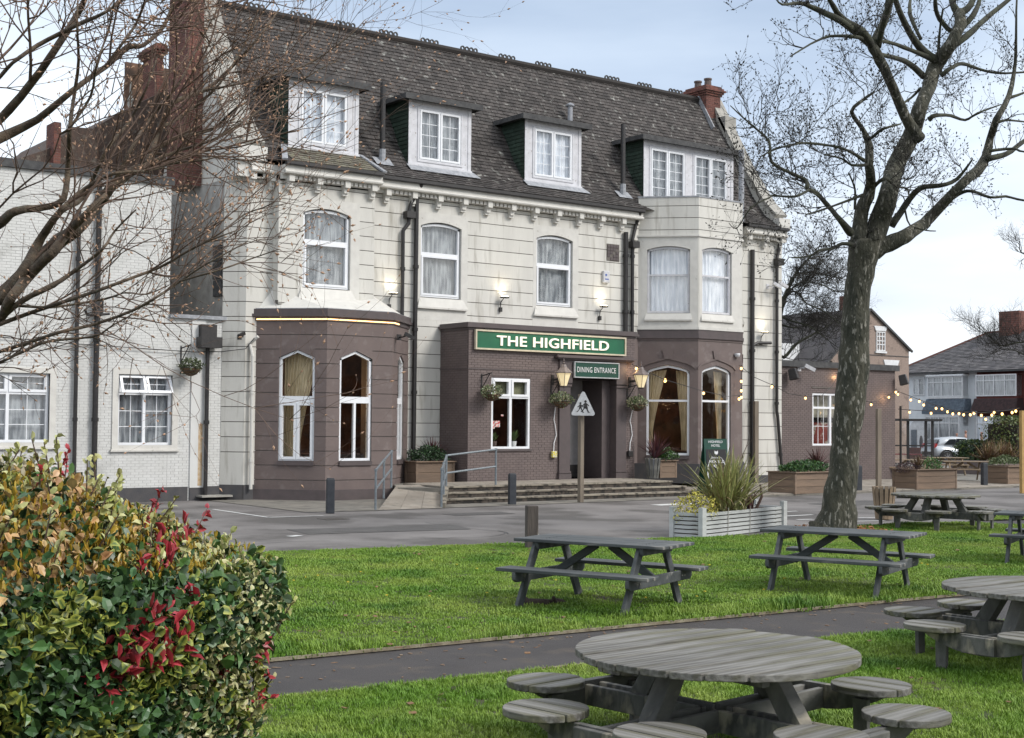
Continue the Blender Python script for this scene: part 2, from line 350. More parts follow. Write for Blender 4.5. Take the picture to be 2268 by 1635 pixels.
def bricks(F, a0, a1, z0, z1, holes, m, mm, parent, n=0., bw=.225, bh=.075, depth=.05, thick=.25, j=.011, proud=.008, quota=300, back=True, cut=None, seed=1, keep=1.):
    """courses of separate bricks over a recessed mortar wall; the nearest ones are parts of their own"""
    rg = random.Random(seed); L = []; nz = int((z1-z0)/bh)
    for k in range(nz+1):
        lo = z0+k*bh; hi = min(lo+bh, z1)
        if hi-lo < .02: continue
        hs = sorted((h[0], h[1]) for h in holes if h[2] < hi-.01 and h[3] > lo+.01)
        x = a0; segs = []
        for h0, h1 in hs:
            if h0 > x+.01: segs.append((x, h0))
            x = max(x, h1)
        if x < a1-.01: segs.append((x, a1))
        for s0, s1 in segs:
            x = s0-(bw/2 if k % 2 else 0)
            while x < s1-.01:
                p, q = max(x, s0), min(x+bw, s1)
                if q-p > .03 and (cut is None or cut((p+q)/2, hi)): L.append((p+j/2, q-j/2, lo+j/2, hi-j/2, abs(q-p-bw) < .002 and abs(hi-lo-bh) < .002))
                x += bw
    key = (m.name, round(bw, 3), round(bh, 3))
    if key not in BRICK_ME:
        b = MB(); b.cbox((0, 0, 0), (bw-j, depth, bh-j)); me = bpy.data.meshes.new('brick'); me.from_pydata(b.v, [], b.f); me.materials.append(m); BRICK_ME[key] = me
    def dist(q): P = F.P((q[0]+q[1])/2, n, (q[2]+q[3])/2); return P[0]**2+P[1]**2+(P[2]-EYE)**2
    full = sorted([q for q in L if q[4]], key=dist); single = full[:quota]; ids = set(id(q) for q in single)
    for q in single:
        off = n+proud-depth/2+rg.uniform(-.002, .002); o = bpy.data.objects.new('brick', BRICK_ME[key]); COL.objects.link(o); o.parent = parent
        o.location = Vector(F.P((q[0]+q[1])/2, off, (q[2]+q[3])/2))-wloc(parent); o.rotation_euler = (0, 0, F.ang())
    b = MB()
    for q in L:
        if id(q) not in ids: e = rg.uniform(-.002, .002); b.box(F, q[0], q[1], n-depth/2, n+proud+e, q[2], q[3], rnd=rg.random())
    if b.v: b.build('brickwork', m, parent, kind='stuff')
    if back:
        w = MB(); zb = breaks(z0, z1, [h[2] for h in holes], [h[3] for h in holes])
        for lo, hi in zip(zb, zb[1:]):
            x = a0
            for h0, h1 in sorted((h[0], h[1]) for h in holes if h[2] < hi-1e-4 and h[3] > lo+1e-4)+[(a1, a1)]:
                if h0 > x+.005: w.box(F, x, h0, n-thick, n, lo, hi)
                x = max(x, h1)
        w.build('wall', mm, parent)
J42 = [1.33+.42*i for i in range(0, 22)]; JB = [5.02-.405*i for i in range(0, 13)]; J5 = [.66+.494*i for i in range(18)]
back = MB()
# ---- main wall, middle: windows 2 and 3
WINS = [(22.7, 24.0), (27.15, 28.46)]
holes = [(a0-.14, a1+.5-.06, 5.32, 8.62) for a0, a1 in WINS]
courses(FM, 20.85, 31.6, 5.1, 9.0, J42, holes, M_cream, B, back)
courses(FM, 20.85, 23.5, .0, 5.1, J42, [], M_cream, B, back)
courses(FM, 30.0, 31.6, .2, 5.1, [], [], M_brown, B, back)
for (a0, a1), h in zip(WINS, holes):
    surround(FM, *h, a0, a1+.2, 6.0, 8.2, .14, 'seg', M_creamtrim, B)
    window(B, FM, a0+.02, a1+.18, 6.03, 8.2, .1, 'seg', hb=((7.28, 7.40),), sash=((a0+.07, a1+.13, 6.08, 7.3, .06),), curt=M_net)
    sloped_sill(FM, a0-.02, a1+.28, 5.66, 6.0, .1, M_creamtrim, B)
# ---- left part with the shallow projection and window 1
courses(FM, 16.93, 17.9, 0, 9.0, J42, [], M_cream, B, back)
courses(CW, 0, .68, 0, 9.2, J42, [], M_cream, B, back)
h1 = (18.35, 20.35, 5.72, 8.58)
courses(FU, 17.75, 20.85, 5.5, 8.98, J42, [h1], M_cream, B, back, thick=.33)
back.box(FM, 17.75, 20.85, -.3, -.02, 4.5, 9.0)
b = MB(); b.box(FU, 17.725, 17.75, -.36, 0, 5.6, 9.0); b.build('projection_side', M_cream, B)
surround(FU, *h1, 18.5, 20.05, 6.0, 8.15, .16, 'seg', M_creamtrim, B)
window(B, FU, 18.52, 20.03, 6.03, 8.15, .12, 'seg', hb=((7.28, 7.40),), sash=((18.58, 19.97, 6.08, 7.3, .06),), curt=M_net)
sloped_sill(FU, 18.45, 20.1, 5.62, 6.0, .12, M_creamtrim, B)
# sloped weathering between bay roof and upper wall
b = MB(); b.poly([(17.3, 35.29, 5.35), (18.75, 33.9, 5.35), (20.8, 33.9, 5.35), (22.2, 35.29, 5.35), (17.75, 35.25, 5.95), (18.3, 34.93, 5.72), (20.4, 34.93, 5.72), (20.95, 35.25, 5.95)],
       [(0, 1, 5, 4), (1, 2, 6, 5), (2, 3, 7, 6), (0, 4, 7, 3), (4, 5, 6, 7), (0, 3, 2, 1)]); b.build('bay_weathering', M_creamtrim, B)
# ---- right wing wall
courses(FM, 36.5, 38.72, .35, 9.0, J5, [], M_cream, B, back, g=.012)
courses(Fr(38.72, YF, 0, 1), .3, 9.5, .3, 9.3, J5, [], M_cream, B, back)
# plinths
for F_, x0, x1, z0, z1 in ((FM, 16.93, 17.26, -.1, .42), (CW, 0, .68, -.1, .42), (FM, 36.5, 38.72, 0, .35)):
    p = MB(); p.box(F_, x0, x1, -.3, .03, z0, z1); p.build('plinth', M_plinth, B)

# ---- the two canted bays, ground floor brown
def bay(FC, FRt, x0, x1, kind, wc, wf, m, z_top, joints, hood):
    for F, a0, a1, (w0, w1) in ((FC, 0, CLEN, wc), (FB, x0, x1, wf), (FRt, 0, CLEN, (.66, 1.5))):
        e = .03 if F is not FB else 0
        zsp, rise = (3.98, .22) if kind == 'peak' else (3.98, .24)
        wz0 = 1.09 if kind == 'peak' else 1.13
        if F is FRt: rise *= .9
        # courses round the opening; head pieces follow the arch
        courses(F, a0, a1, -.15 if kind == 'peak' else .2, z_top, joints if kind == 'peak' else [5.03], [(w0, w1, wz0-.12, zsp+rise+.02)], m, B, back, thick=.28)
        c = arch_curve(w0, w1, zsp, rise, kind); s = MB(); s.strip(F, c, [(a, zsp+rise+.02) for a, _ in c], -.28, -.001); s.build('arch_head', m, B)
        s = MB(); s.box(F, w0, w1, -.28, .05, wz0-.12, wz0-.002); s.build('sill', M_browntrim, B)
        if hood:   # raised drip mould with keystone
            c2 = arch_curve(w0-.2, w1+.2, zsp+.02, rise+.1, kind); s = MB(); s.strip(F, [(a, z+.07) for a, z in c2], [(a, z+.13) for a, z in c2], 0, .035)
            k = (w0+w1)/2; s.prism(F, [(k-.13, zsp+rise+.2), (k+.13, zsp+rise+.2), (k+.2, zsp+rise+.5), (k-.2, zsp+rise+.5)], 0, .045); s.build('hood_mould', m, B)
bay(CL1, CR1, 18.71, 20.85, 'peak', (.67, 1.71), (19.13, 20.18), M_brown, 5.0, JB, False)
bay(CL2, CR2, 33.0, 35.13, 'tudor', (.30, 1.76), (33.17, 34.57), M_brown, 5.12, [], True)
def peakwin(F, w0, w1, two, dr):
    z0 = 1.1; mid = (w0+w1)/2
    w = window(B, F, w0+.005, w1-.005, z0, 3.97, .215, 'peak', hb=((2.72, 2.9),), vb=((mid, .07, z0, 2.75),), sash=((w0+.05, mid-.01, 1.14, 2.71, .07), (mid+.01, w1-.05, 1.14, 2.71, .07)) if two else (), glass=M_glassdark, n=-.1)
    if dr: curtain(F, w0+.05, w1-.02, 1.2, 4.1, -.42, M_drape, w, folds=10, amp=.05, gather=lambda t: (0, .45+.55*t**1.3), zfun=lambda a: 3.95+.2*(1-abs(2*(a-w0)/(w1-w0)-1)))
peakwin(CL1, .67, 1.71, True, True); peakwin(FB, 19.13, 20.18, False, False)
window(B, CR1, .665, 1.495, 1.1, 3.97, .19, 'peak', hb=((2.72, 2.9),), vb=((1.08, .07, 1.1, 2.75),), glass=M_glassdark, n=-.1)
def tudwin(F, w0, w1, sides):
    w = window(B, F, w0+.005, w1-.005, 1.14, 3.97, .235, 'tudor', hb=((2.96, 3.03),), glass=M_glassdark, n=-.11, fw=.075)
    for s in sides:
        W = w1-w0
        if s == 'l': curtain(F, w0+.06, w0+W*.5, 1.3, 4.0, -.4, M_drape, w, folds=6, amp=.04, gather=lambda t: (0, .22+.7*max(0, (t-.25)/.75)**1.2), zfun=lambda a: 4.0+.12*(a-w0)/W)
        else: curtain(F, w1-W*.38, w1-.06, 1.3, 4.0, -.4, M_drape, w, folds=5, amp=.04, gather=lambda t: (.55-.4*max(0, (t-.2)/.8), 1), zfun=lambda a: 4.0+.1*(w1-a)/W)
tudwin(CL2, .30, 1.76, 'lr'); tudwin(FB, 33.17, 34.57, 'r'); window(B, CR2, .665, 1.495, 1.14, 3.97, .2, 'tudor', hb=((2.96, 3.03),), glass=M_glassdark)
# bay cornices
def ring(z0, z1, out, xs, m, name, o=.0):
    """band round a bay: xs = (left end, front left, front right)"""
    a, b_, c_ = xs; b = MB(); k = out*.4142
    pts_in = [(a, YF), (b_, YB), (c_, YB), (c_+1.45, YF)]
    s = out*1.4142
    pts = [(a-s, YF), (b_-k, YB-out), (c_+k, YB-out), (c_+1.45+s, YF)]
    b.hprism(pts, z0, z1); return b.build(name, m, B)
BL = (17.26, 18.71, 20.85); BR = (31.55, 33.0, 35.13)
ring(5.0, 5.12, .03, BL, M_browntrim, 'cornice'); ring(5.12, 5.20, .1, BL, M_browntrim, 'cornice'); ring(5.20, 5.34, .06, BL, M_browntrim, 'cornice'); ring(5.34, 5.36, .02, BL, M_lead, 'bay_roof')
ring(5.12, 5.22, .05, BR, M_browntrim, 'cornice'); ring(5.22, 5.42, .02, BR, M_browntrim, 'cornice')
ring(-.15, .3, .05, BL, M_browntrim, 'plinth'); ring(.2, .86, .09, BR, M_plinth, 'plinth')
# led strip round the left bay (a thing of its own)
led = MB()
for F, a0, a1 in ((CL1, .02, CLEN+.01), (FB, 18.7, 20.86), (CR1, 0, .6)): led.box(F, a0, a1, .034, .05, 5.03, 5.058)
tag(led.build('light_strip', M_led), 'thin glowing orange light strip along the top of the left brown bay', 'light strip')
# ---- right bay, first floor, cream, with parapet
courses(CL2, 0, CLEN, 5.42, 9.95, [8.84, 9.25, 9.66], [(.1, CLEN-.04, 5.5, 8.6)], M_cream, B, back)
courses(FB, 33.0, 35.13, 5.42, 9.95, [8.84, 9.25, 9.66], [(33.04, 35.09, 5.5, 8.6)], M_cream, B, back)
courses(CR2, 0, CLEN, 5.42, 9.95, [8.84, 9.25, 9.66], [(.1, CLEN-.1, 5.5, 8.6)], M_cream, B, back)
for F, A0, A1, a0, a1 in ((CL2, .1, CLEN-.04, .3, 1.76), (FB, 33.04, 35.09, 33.17, 34.6), (CR2, .1, CLEN-.1, .3, 1.7)):
    surround(F, A0, A1, 5.5, 8.6, a0, a1, 5.98, 8.16, .12, 'seg', M_creamtrim, B)
    window(B, F, a0+.01, a1-.01, 6.0, 8.16, .1, 'seg', hb=((7.26, 7.32),), curt=M_netw, m=M_oldwhite, n=-.12)
    sloped_sill(F, a0-.03, a1+.03, 5.72, 5.98, .07, M_creamtrim, B, ext=.05)
ring(8.60, 8.66, .05, BR, M_creamtrim, 'string_course'); ring(5.42, 5.52, .045, BR, M_creamtrim, 'string_course'); ring(9.95, 10.0, .02, BR, M_lead, 'parapet_cap')

# ---- dining porch: brown painted brick box with chamfer-free corners
pw = (24.32, 25.79, 1.41, 3.56); dr_ = (27.33, 29.24, .45, 3.6)
bricks(FP, 23.46, 30.08, .4, 4.98, [pw, dr_, (26.9, 27.33, .4, 3.62), (29.24, 29.66, .4, 3.62)], M_brownbrick, M_bmortar, B, seed=3)
bricks(FPL, 0, 1.48, .3, 4.98, [], M_brownbrick, M_bmortar, B, seed=4, quota=0)
bricks(FPR, .02, 1.5, .3, 4.98, [], M_brownbrick, M_bmortar, B, seed=5, quota=0)
for z0, z1, o_ in ((4.98, 5.05, .03), (5.05, 5.12, .1), (5.12, 5.2, .05)):
    b = MB(); b.hprism([(23.46-o_, 35.28), (23.46-o_, 33.8-o_), (30.08+o_, 33.8-o_), (30.08+o_, 35.28)], z0, z1); b.build('cornice', M_browntrim, B)
b = MB(); b.box(FP, 23.44, 26.7, -.01, .022, 3.8, 3.83); b.box(FPL, 0, 1.52, -.01, .022, 3.8, 3.83); b.build('string_course', M_browntrim, B)
w = window(B, FP, *pw[:2], pw[2], pw[3], n=-.06, hb=((2.94, 3.03),), vb=((25.055, .09, 1.41, 3.56),), sash=((24.38, 25.03, 3.0, 3.52, .07), (25.08, 25.73, 3.0, 3.52, .07)), glass=M_glassdark)
bl = MB(); bl.box(FP, 24.45, 25.0, -.2, -.19, 3.05, 3.5); bl.box(FP, 25.12, 25.7, -.2, -.19, 3.05, 3.5); bl.build('blind', mat('sage_blind', (.20, .21, .13), None, 20, .9), w)
po = MB()
for x0, x1, z0, z1, in ((24.36, 24.5, 2.02, 2.26), (24.52, 24.7, 2.07, 2.26), (24.74, 24.83, 2.4, 2.45)): po.box(FP, x0, x1, -.075, -.07, z0, z1)
po.build('window_notice', mat('paper_notice', (.75, .68, .66), (.6, .15, .15), 14, .8, stops=(.5, .52)), w)
b = MB(); b.box(FP, 24.25, 25.86, -.12, .05, 1.34, 1.40); b.build('sill', M_browntrim, B)
for x_, s_ in ((24.6, .28), (25.35, .36)):
    t = thing('windowsill_plant', FP.P(x_, -.25, 1.48), 'small leafy house plant on the sill behind the porch window, %s' % ('left pane' if s_ < .3 else 'right pane'), 'plant'); b = MB(); b.lathe(FP.P(x_, -.25, 1.48), [(.08, 0), (.1, .16)], 10); b.build('pot', M_pvc if s_ > .3 else M_pot, t)
    b = MB(); rg = random.Random(int(x_*10))
    for i in range(40):
        a = rg.uniform(0, 6.28); P0_ = Vector(FP.P(x_, -.25, 1.62)); d_ = Vector((math.cos(a)*.5, math.sin(a)*.5, rg.uniform(.5, 1.4))).normalized(); q_ = P0_+d_*s_*rg.uniform(.6, 1.3); sd_ = d_.cross(Vector((0, 0, 1))).normalized()*.025
        m_ = P0_.lerp(q_, .6); b.poly([tuple(P0_), tuple(m_+sd_), tuple(q_), tuple(m_-sd_)], [(0, 1, 2, 3)])
    b.build('leaves', mat('house_plant', (.05, .10, .025), (.10, .14, .04), 6, .6, 0) if 'house_plant' not in MATS else MATS['house_plant'], t, kind='stuff')
# door recess
b = MB(); b.box(FP, 27.33, 28.9, -1.35, -1.25, .45, 3.6); b.build('entrance_panel', mat('grey_panel', (.23, .22, .22), (.19, .18, .18), 5, .6), B)
b = MB(); b.box(FP, 27.33, 28.9, -1.25, -1.23, .45, .85); b.build('kick_plate', M_blackpipe, B)
b = MB(); b.box(FP, 28.9, 29.3, -1.35, -.25, .45, 3.6); b.box(FP, 27.2, 27.33, -1.35, -.25, .45, 3.6); b.box(FP, 27.33, 29.24, -1.3, 0, 3.6, 3.7); b.build('door_reveal', M_browntrim, B)
b = MB(); b.box(FP, 27.36, 27.45, -1.2, -.45, .47, 3.2); b.build('door', M_plinth, B)
b = MB(); b.box(FP, 27.52, 27.62, -.5, -.44, .47, 2.9); b.build('door_edge', mat('pale_metal', (.35, .38, .42), None, 9, .4), B)
for x0, x1 in ((26.9, 27.33), (29.24, 29.66)):
    b = MB(); b.box(FP, x0, x1, -.24, .07, .45, 3.5); b.box(FP, x0-.03, x1+.03, -.24, .11, .45, .62); b.box(FP, x0-.02, x1+.02, -.24, .1, .64, .70); b.box(FP, x0-.03, x1+.03, -.24, .11, 3.36, 3.42); b.box(FP, x0-.04, x1+.04, -.24, .12, 3.46, 3.62); b.build('pilaster', M_browntrim, B)
b = MB(); b.box(FP, 26.9, 29.66, 0.001, .07, 3.62, 4.2); b.build('door_frieze', M_browntrim, B)
b = MB(); b.box(FP, 26.72, 29.98, 0.002, .22, 4.25, 4.31); b.box(FP, 26.78, 29.92, 0.003, .15, 4.2, 4.248); b.box(FP, 26.76, 29.94, 0.001, .12, 4.312, 4.34); b.build('door_hood', M_browntrim, B)
b = MB(); b.box(FP, 24.0, 29.4, .04, .09, 5.0, 5.03); b.build('trough_light', M_blackpipe, B)

# ---- eaves: cornice, brackets, gutter
def eaves(F, a0, a1, br, gut=True, ends=True):
    b = MB(); b.box(F, a0, a1, -.1, .30, 9.24, 9.40); b.build('eaves_cornice', M_creamtrim, B)
    b = MB(); b.tube([F.P(a0, .30, 9.2), F.P(a1, .30, 9.2)], .055, 8); b.box(F, a0, a1, -.1, .27, 9.14, 9.24); b.build('eaves_moulding', M_creamtrim, B)
    b = MB(); b.box(F, a0, a1, 0, .12, 9.02, 9.14); b.build('frieze', M_creamtrim, B)
    for x in br:
        b = MB(); b.prism(F, [(x-.085, 9.14), (x-.085, 8.95), (x+.085, 8.95), (x+.085, 9.14)], 0, .26); b.box(F, x-.07, x+.07, 0, .16, 8.80, 8.95); b.box(F, x-.085, x+.085, 0, .11, 8.73, 8.80); b.build('bracket', M_creamtrim, B)
    for p, q in zip(br, br[1:]):
        k = 5
        for i in range(k):
            x = p+(q-p)*(i+1)/(k+1); b = MB(); b.box(F, x-.05, x+.05, .12, .2, 9.03, 9.13); b.build('dentil', M_creamtrim, B)
    if gut:
        b = MB(); b.box(F, a0, a1, .28, .42, 9.405, 9.50); b.box(F, a0, a1, .3, .4, 9.385, 9.404); b.build('gutter', M_blackpipe, B)
eaves(FM, 20.95, 31.5, [21.4+.93*i for i in range(11)])
eaves(FU, 17.75, 20.93, [18.0+.9*i for i in range(4)])
eaves(FM, 16.9, 17.74, [17.0, 17.6], gut=False)
eaves(FM, 36.55, 38.7, [36.8, 37.7, 38.5])

# ---- mansard roof with tile courses
PROF = [(34.9, 9.5), (35.7, 10.0), (36.3, 10.75), (37.1, 12.1), (38.75, 14.85)]
def prof(s):
    for (y0, z0), (y1, z1) in zip(PROF, PROF[1:]):
        l = math.hypot(y1-y0, z1-z0)
        if s <= l or (y1, z1) == PROF[-1]: return (y0+(y1-y0)*s/l, z0+(z1-z0)*s/l, (y1-y0)/l, (z1-z0)/l)
        s -= l
PLEN = sum(math.hypot(b[0]-a[0], b[1]-a[1]) for a, b in zip(PROF, PROF[1:]))
def zroof(y):
    for (y0, z0), (y1, z1) in zip(PROF, PROF[1:]):
        if y <= y1: return z0+(z1-z0)*(y-y0)/(y1-y0)
    return PROF[-1][1]
RX0, RX1 = 17.3, 38.3
b = MB()
for (y0, z0), (y1, z1) in zip(PROF, PROF[1:]): b.poly([(RX0, y0, z0), (RX1, y0, z0), (RX1, y1, z1), (RX0, y1, z1)], [(0, 1, 2, 3)])
b.poly([(RX0, 38.75, 14.85), (RX1, 38.75, 14.85), (RX1, 39.75, 11), (RX0, 39.75, 11)], [(0, 1, 2, 3)]); b.poly([(RX0, 39.75, 11), (RX1, 39.75, 11), (RX1, 44.5, 9.2), (RX0, 44.5, 9.2)], [(0, 1, 2, 3)]); b.build('roof_deck', M_tileback, B)
DORM = [(18.35, 20.62, 35.62), (22.52, 24.8, 35.75), (27.0, 29.32, 35.75), (32.2, 36.56, 35.75)]
def tiles(x0, x1, s0, s1, parent, quota, skip=None, seed=1, m=M_tile, tw=.25, g=.155, P=prof, one='roof_tile', rest='roof_tiles'):
    rg = random.Random(seed); L = []; k = 0; s = s0
    while s < s1:
        y, z, dy, dz = P(s); x = x0-(tw/2 if k % 2 else 0)
        while x < x1-.02:
            p, q = max(x, x0)+.006, min(x+tw, x1)-.006
            if q-p > .05 and not (skip and skip((p+q)/2, y, z)): L.append(((p+q)/2, q-p, y, z, dy, dz, rg.uniform(-.006, .008), rg.random()))
            x += tw
        s += g; k += 1
    def geo(b, t, absx=True):
        cx, wd, y, z, dy, dz, e, rn = t; ln = g*1.25; nx, nz = -dz, dy   # outward normal (y,z)
        lo = .03+e; ox = cx
        pts = [(y+nx*lo, z+nz*lo), (y+dy*ln+nx*.004, z+dz*ln+nz*.004), (y+dy*ln-nx*.01, z+dz*ln-nz*.01), (y+nx*(lo-.018), z+nz*(lo-.018))]
        vs = [(ox-wd/2, *p_) for p_ in pts]+[(ox+wd/2, *p_) for p_ in pts]
        b.poly(vs, [(0, 4, 5, 1), (0, 3, 7, 4), (0, 1, 2, 3), (4, 7, 6, 5)], rnd=rn)
    ids = sorted([i for i, t in enumerate(L) if abs(t[1]-(tw-.012)) < .002], key=lambda i: L[i][0]**2+L[i][2]**2+L[i][3]**2)[:quota]; S = set(ids)
    cache = {}
    for i in ids:
        t = L[i]; key = (round(t[4], 3), round(t[6], 3))
        if key not in cache:
            bb = MB(); geo(bb, (0, t[1], 0, 0, t[4], t[5], t[6], 0)); me = bpy.data.meshes.new(one); me.from_pydata(bb.v, [], bb.f); me.materials.append(m); cache[key] = me
        o = bpy.data.objects.new(one, cache[key]); COL.objects.link(o); o.parent = parent; o.location = Vector((t[0], t[2], t[3]))-wloc(parent)
    b = MB()
    for i, t in enumerate(L):
        if i not in S: geo(b, t)
    b.build(rest, m, parent, kind='stuff')
def roofskip(x, y, z):
    for x0, x1, yf in DORM:
        if x0+.05 < x < x1-.05 and y > yf+.05 and z < 12.1: return True
    if 31.6 < x < 36.5 and y < 35.6: return True
    return 17.75 < x < 20.9 and y < 35.0
tiles(RX0, RX1, .02, PLEN-.05, B, 300, roofskip)
# skirt roof over the left projection
b = MB(); b.poly([(17.72, 34.6, 9.5), (20.98, 34.6, 9.5), (20.75, 35.62, 10.1), (18.2, 35.62, 10.1)], [(0, 1, 2, 3)]); b.build('skirt_roof', M_tileback, B)
def P2(s): return (34.6+.862*s, 9.5+.507*s, .862, .507)
tiles(18.0, 20.75, .02, 1.1, B, 40, None, 5, M_tilemoss, P=P2, g=.17)
for x0, x1 in ((17.72, 18.2), (20.98, 20.75)):
    b = MB(); b.beam((x0, 34.6, 9.53), (x1, 35.65, 10.15), .16, .05); b.build('lead_hip', M_lead, B)
# ridge
b = MB(); b.tube([(RX0+.1, 38.75, 14.87), (RX1-.4, 38.75, 14.87)], .13, 8); b.build('ridge', M_tileback, B)
def ringg(b, cx):
    K = 10
    vs = []
    for i in range(K):
        t = 2*math.pi*i/K
        for rr, yy in ((.048, -.025), (.09, -.025), (.09, .025), (.048, .025)): vs.append((cx+math.cos(t)*rr, yy, math.sin(t)*rr))
    b.poly(vs, [(i*4+j, ((i+1) % K)*4+j, ((i+1) % K)*4+(j+1) % 4, i*4+(j+1) % 4) for i in range(K) for j in range(4)])
crest = unit_mesh('ridge_crest', lambda b: [ringg(b, x) for x in (-.27, -.09, .09, .27)], M_felt)
for i in range(12): place('ridge_crest', crest, B, (18.7+1.62*i, 38.75, 15.03))
# gable walls and copings
def gable(x0, x1, y0=35.25):
    b = MB(); pts = [(y0, 9.0), (y0, 9.95), (35.75, 10.5), (36.75, 11.85), (38.6, 14.9), (39.2, 14.9), (39.75, 11.0), (40.4, 9.5), (44.5, 9.0)]
    F = Fr(x1, 0, 0, 1); b.prism(F, pts, x0-x1, 0); b.build('gable_wall', M_cream, B)
    top = [(y0-.12, 9.97), (35.75, 10.55), (36.75, 11.92), (38.6, 14.96)]
    for (p0, q0), (p1, q1) in zip(top, top[1:]):
        k = max(1, round(math.hypot(p1-p0, q1-q0)/.8))
        for i in range(k):
            A = (p0+(p1-p0)*i/k, q0+(q1-q0)*i/k); C_ = (p0+(p1-p0)*(i+1)/k, q0+(q1-q0)*(i+1)/k)
            b = MB(); b.beam(((x0+x1)/2, A[0], A[1]), ((x0+x1)/2, C_[0], C_[1]), x1-x0+.1, .11, ext=-.006); b.build('coping_stone', M_coping, B)
    b = MB(); b.box(FM, x0-.05, x1+.05, .0, .35, 9.45, 9.86); b.box(FM, x0, x1, 0, .2, 9.0, 9.45); b.build('kneeler', M_creamtrim, B)
gable(38.25, 38.75); gable(16.5, 17.3)
# west wall, return above the low link with dirt and shade painted into its grey, and its chimney breast
b = MB(); b.box(Fr(16.5, 45, 0, -1), 0, 9.2, -.3, 0, 0, 8.997); b.build('west_wall', mat('shaded_dirty_render', (.38, .37, .35), (.25, .24, .225), 3, .85, .3, 40), B)
def chimney(parent, x0, x1, y0, y1, z0, z1, corb=True, m=M_redbrick, bw=.215, bh=.078, q=40, seed=9, shaft='chimney'):
    c = MB(); c.box(WORLD, x0+.012, x1-.012, -y1+.012, -y0-.012, z0, z1); ch = c.build(shaft, M_redmortar, parent)
    for i, (F, l) in enumerate(((Fr(x0, y0, 1, 0), x1-x0), (Fr(x1, y0, 0, 1), y1-y0), (Fr(x0, y1, 0, -1), y1-y0))):
        bricks(F, 0, l, z0, z1, [], m, M_redmortar, ch, n=-.01, bw=bw, bh=bh, quota=q if i == 0 else 0, back=False, seed=seed+i)
    if corb:
        for k, e in enumerate((.05, .1, .16, .1, .04)):
            for F, l in ((Fr(x0-e, y0-e, 1, 0), x1-x0+2*e), (Fr(x1+e, y0-e, 0, 1), y1-y0+2*e), (Fr(x0-e, y1+e, 0, -1), y1-y0+2*e)):
                bricks(F, 0, l, z1+k*bh, z1+(k+1)*bh, [], m, M_redmortar, ch, n=-.01, bw=bw, bh=bh, quota=0, back=False, seed=seed+k)
            b = MB(); b.box(WORLD, x0-e+.02, x1+e-.02, -y1-e+.02, -y0+e-.02, z1+k*bh+.005, z1+(k+1)*bh-.003); b.build('brickwork_core', M_redmortar, ch)
    return ch
ch = chimney(B, 37.72, 38.5, 38.3, 39.4, 13.9, 15.02)
for y in (38.6, 39.15):
    b = MB(); b.lathe((38.1, y, 15.39), [(.15, 0), (.13, .28), (.16, .3), (.16, .36), (.1, .36)], 10); b.build('chimney_pot', M_pot, ch, smooth=False)
b = MB(); b.box(WORLD, 38.2, 38.8, -38.25, -37.75, 13.3, 14.15); b.build('coping_block', M_coping, B)
b = MB(); b.beam((37.70, 37.9, 13.62), (37.70, 38.75, 15.0), .05, .16); b.build('lead_flashing', M_lead, B)
chw = chimney(B, 16.0, 16.5, 37.45, 38.85, 9.0, 17.2, False, q=60, seed=30)
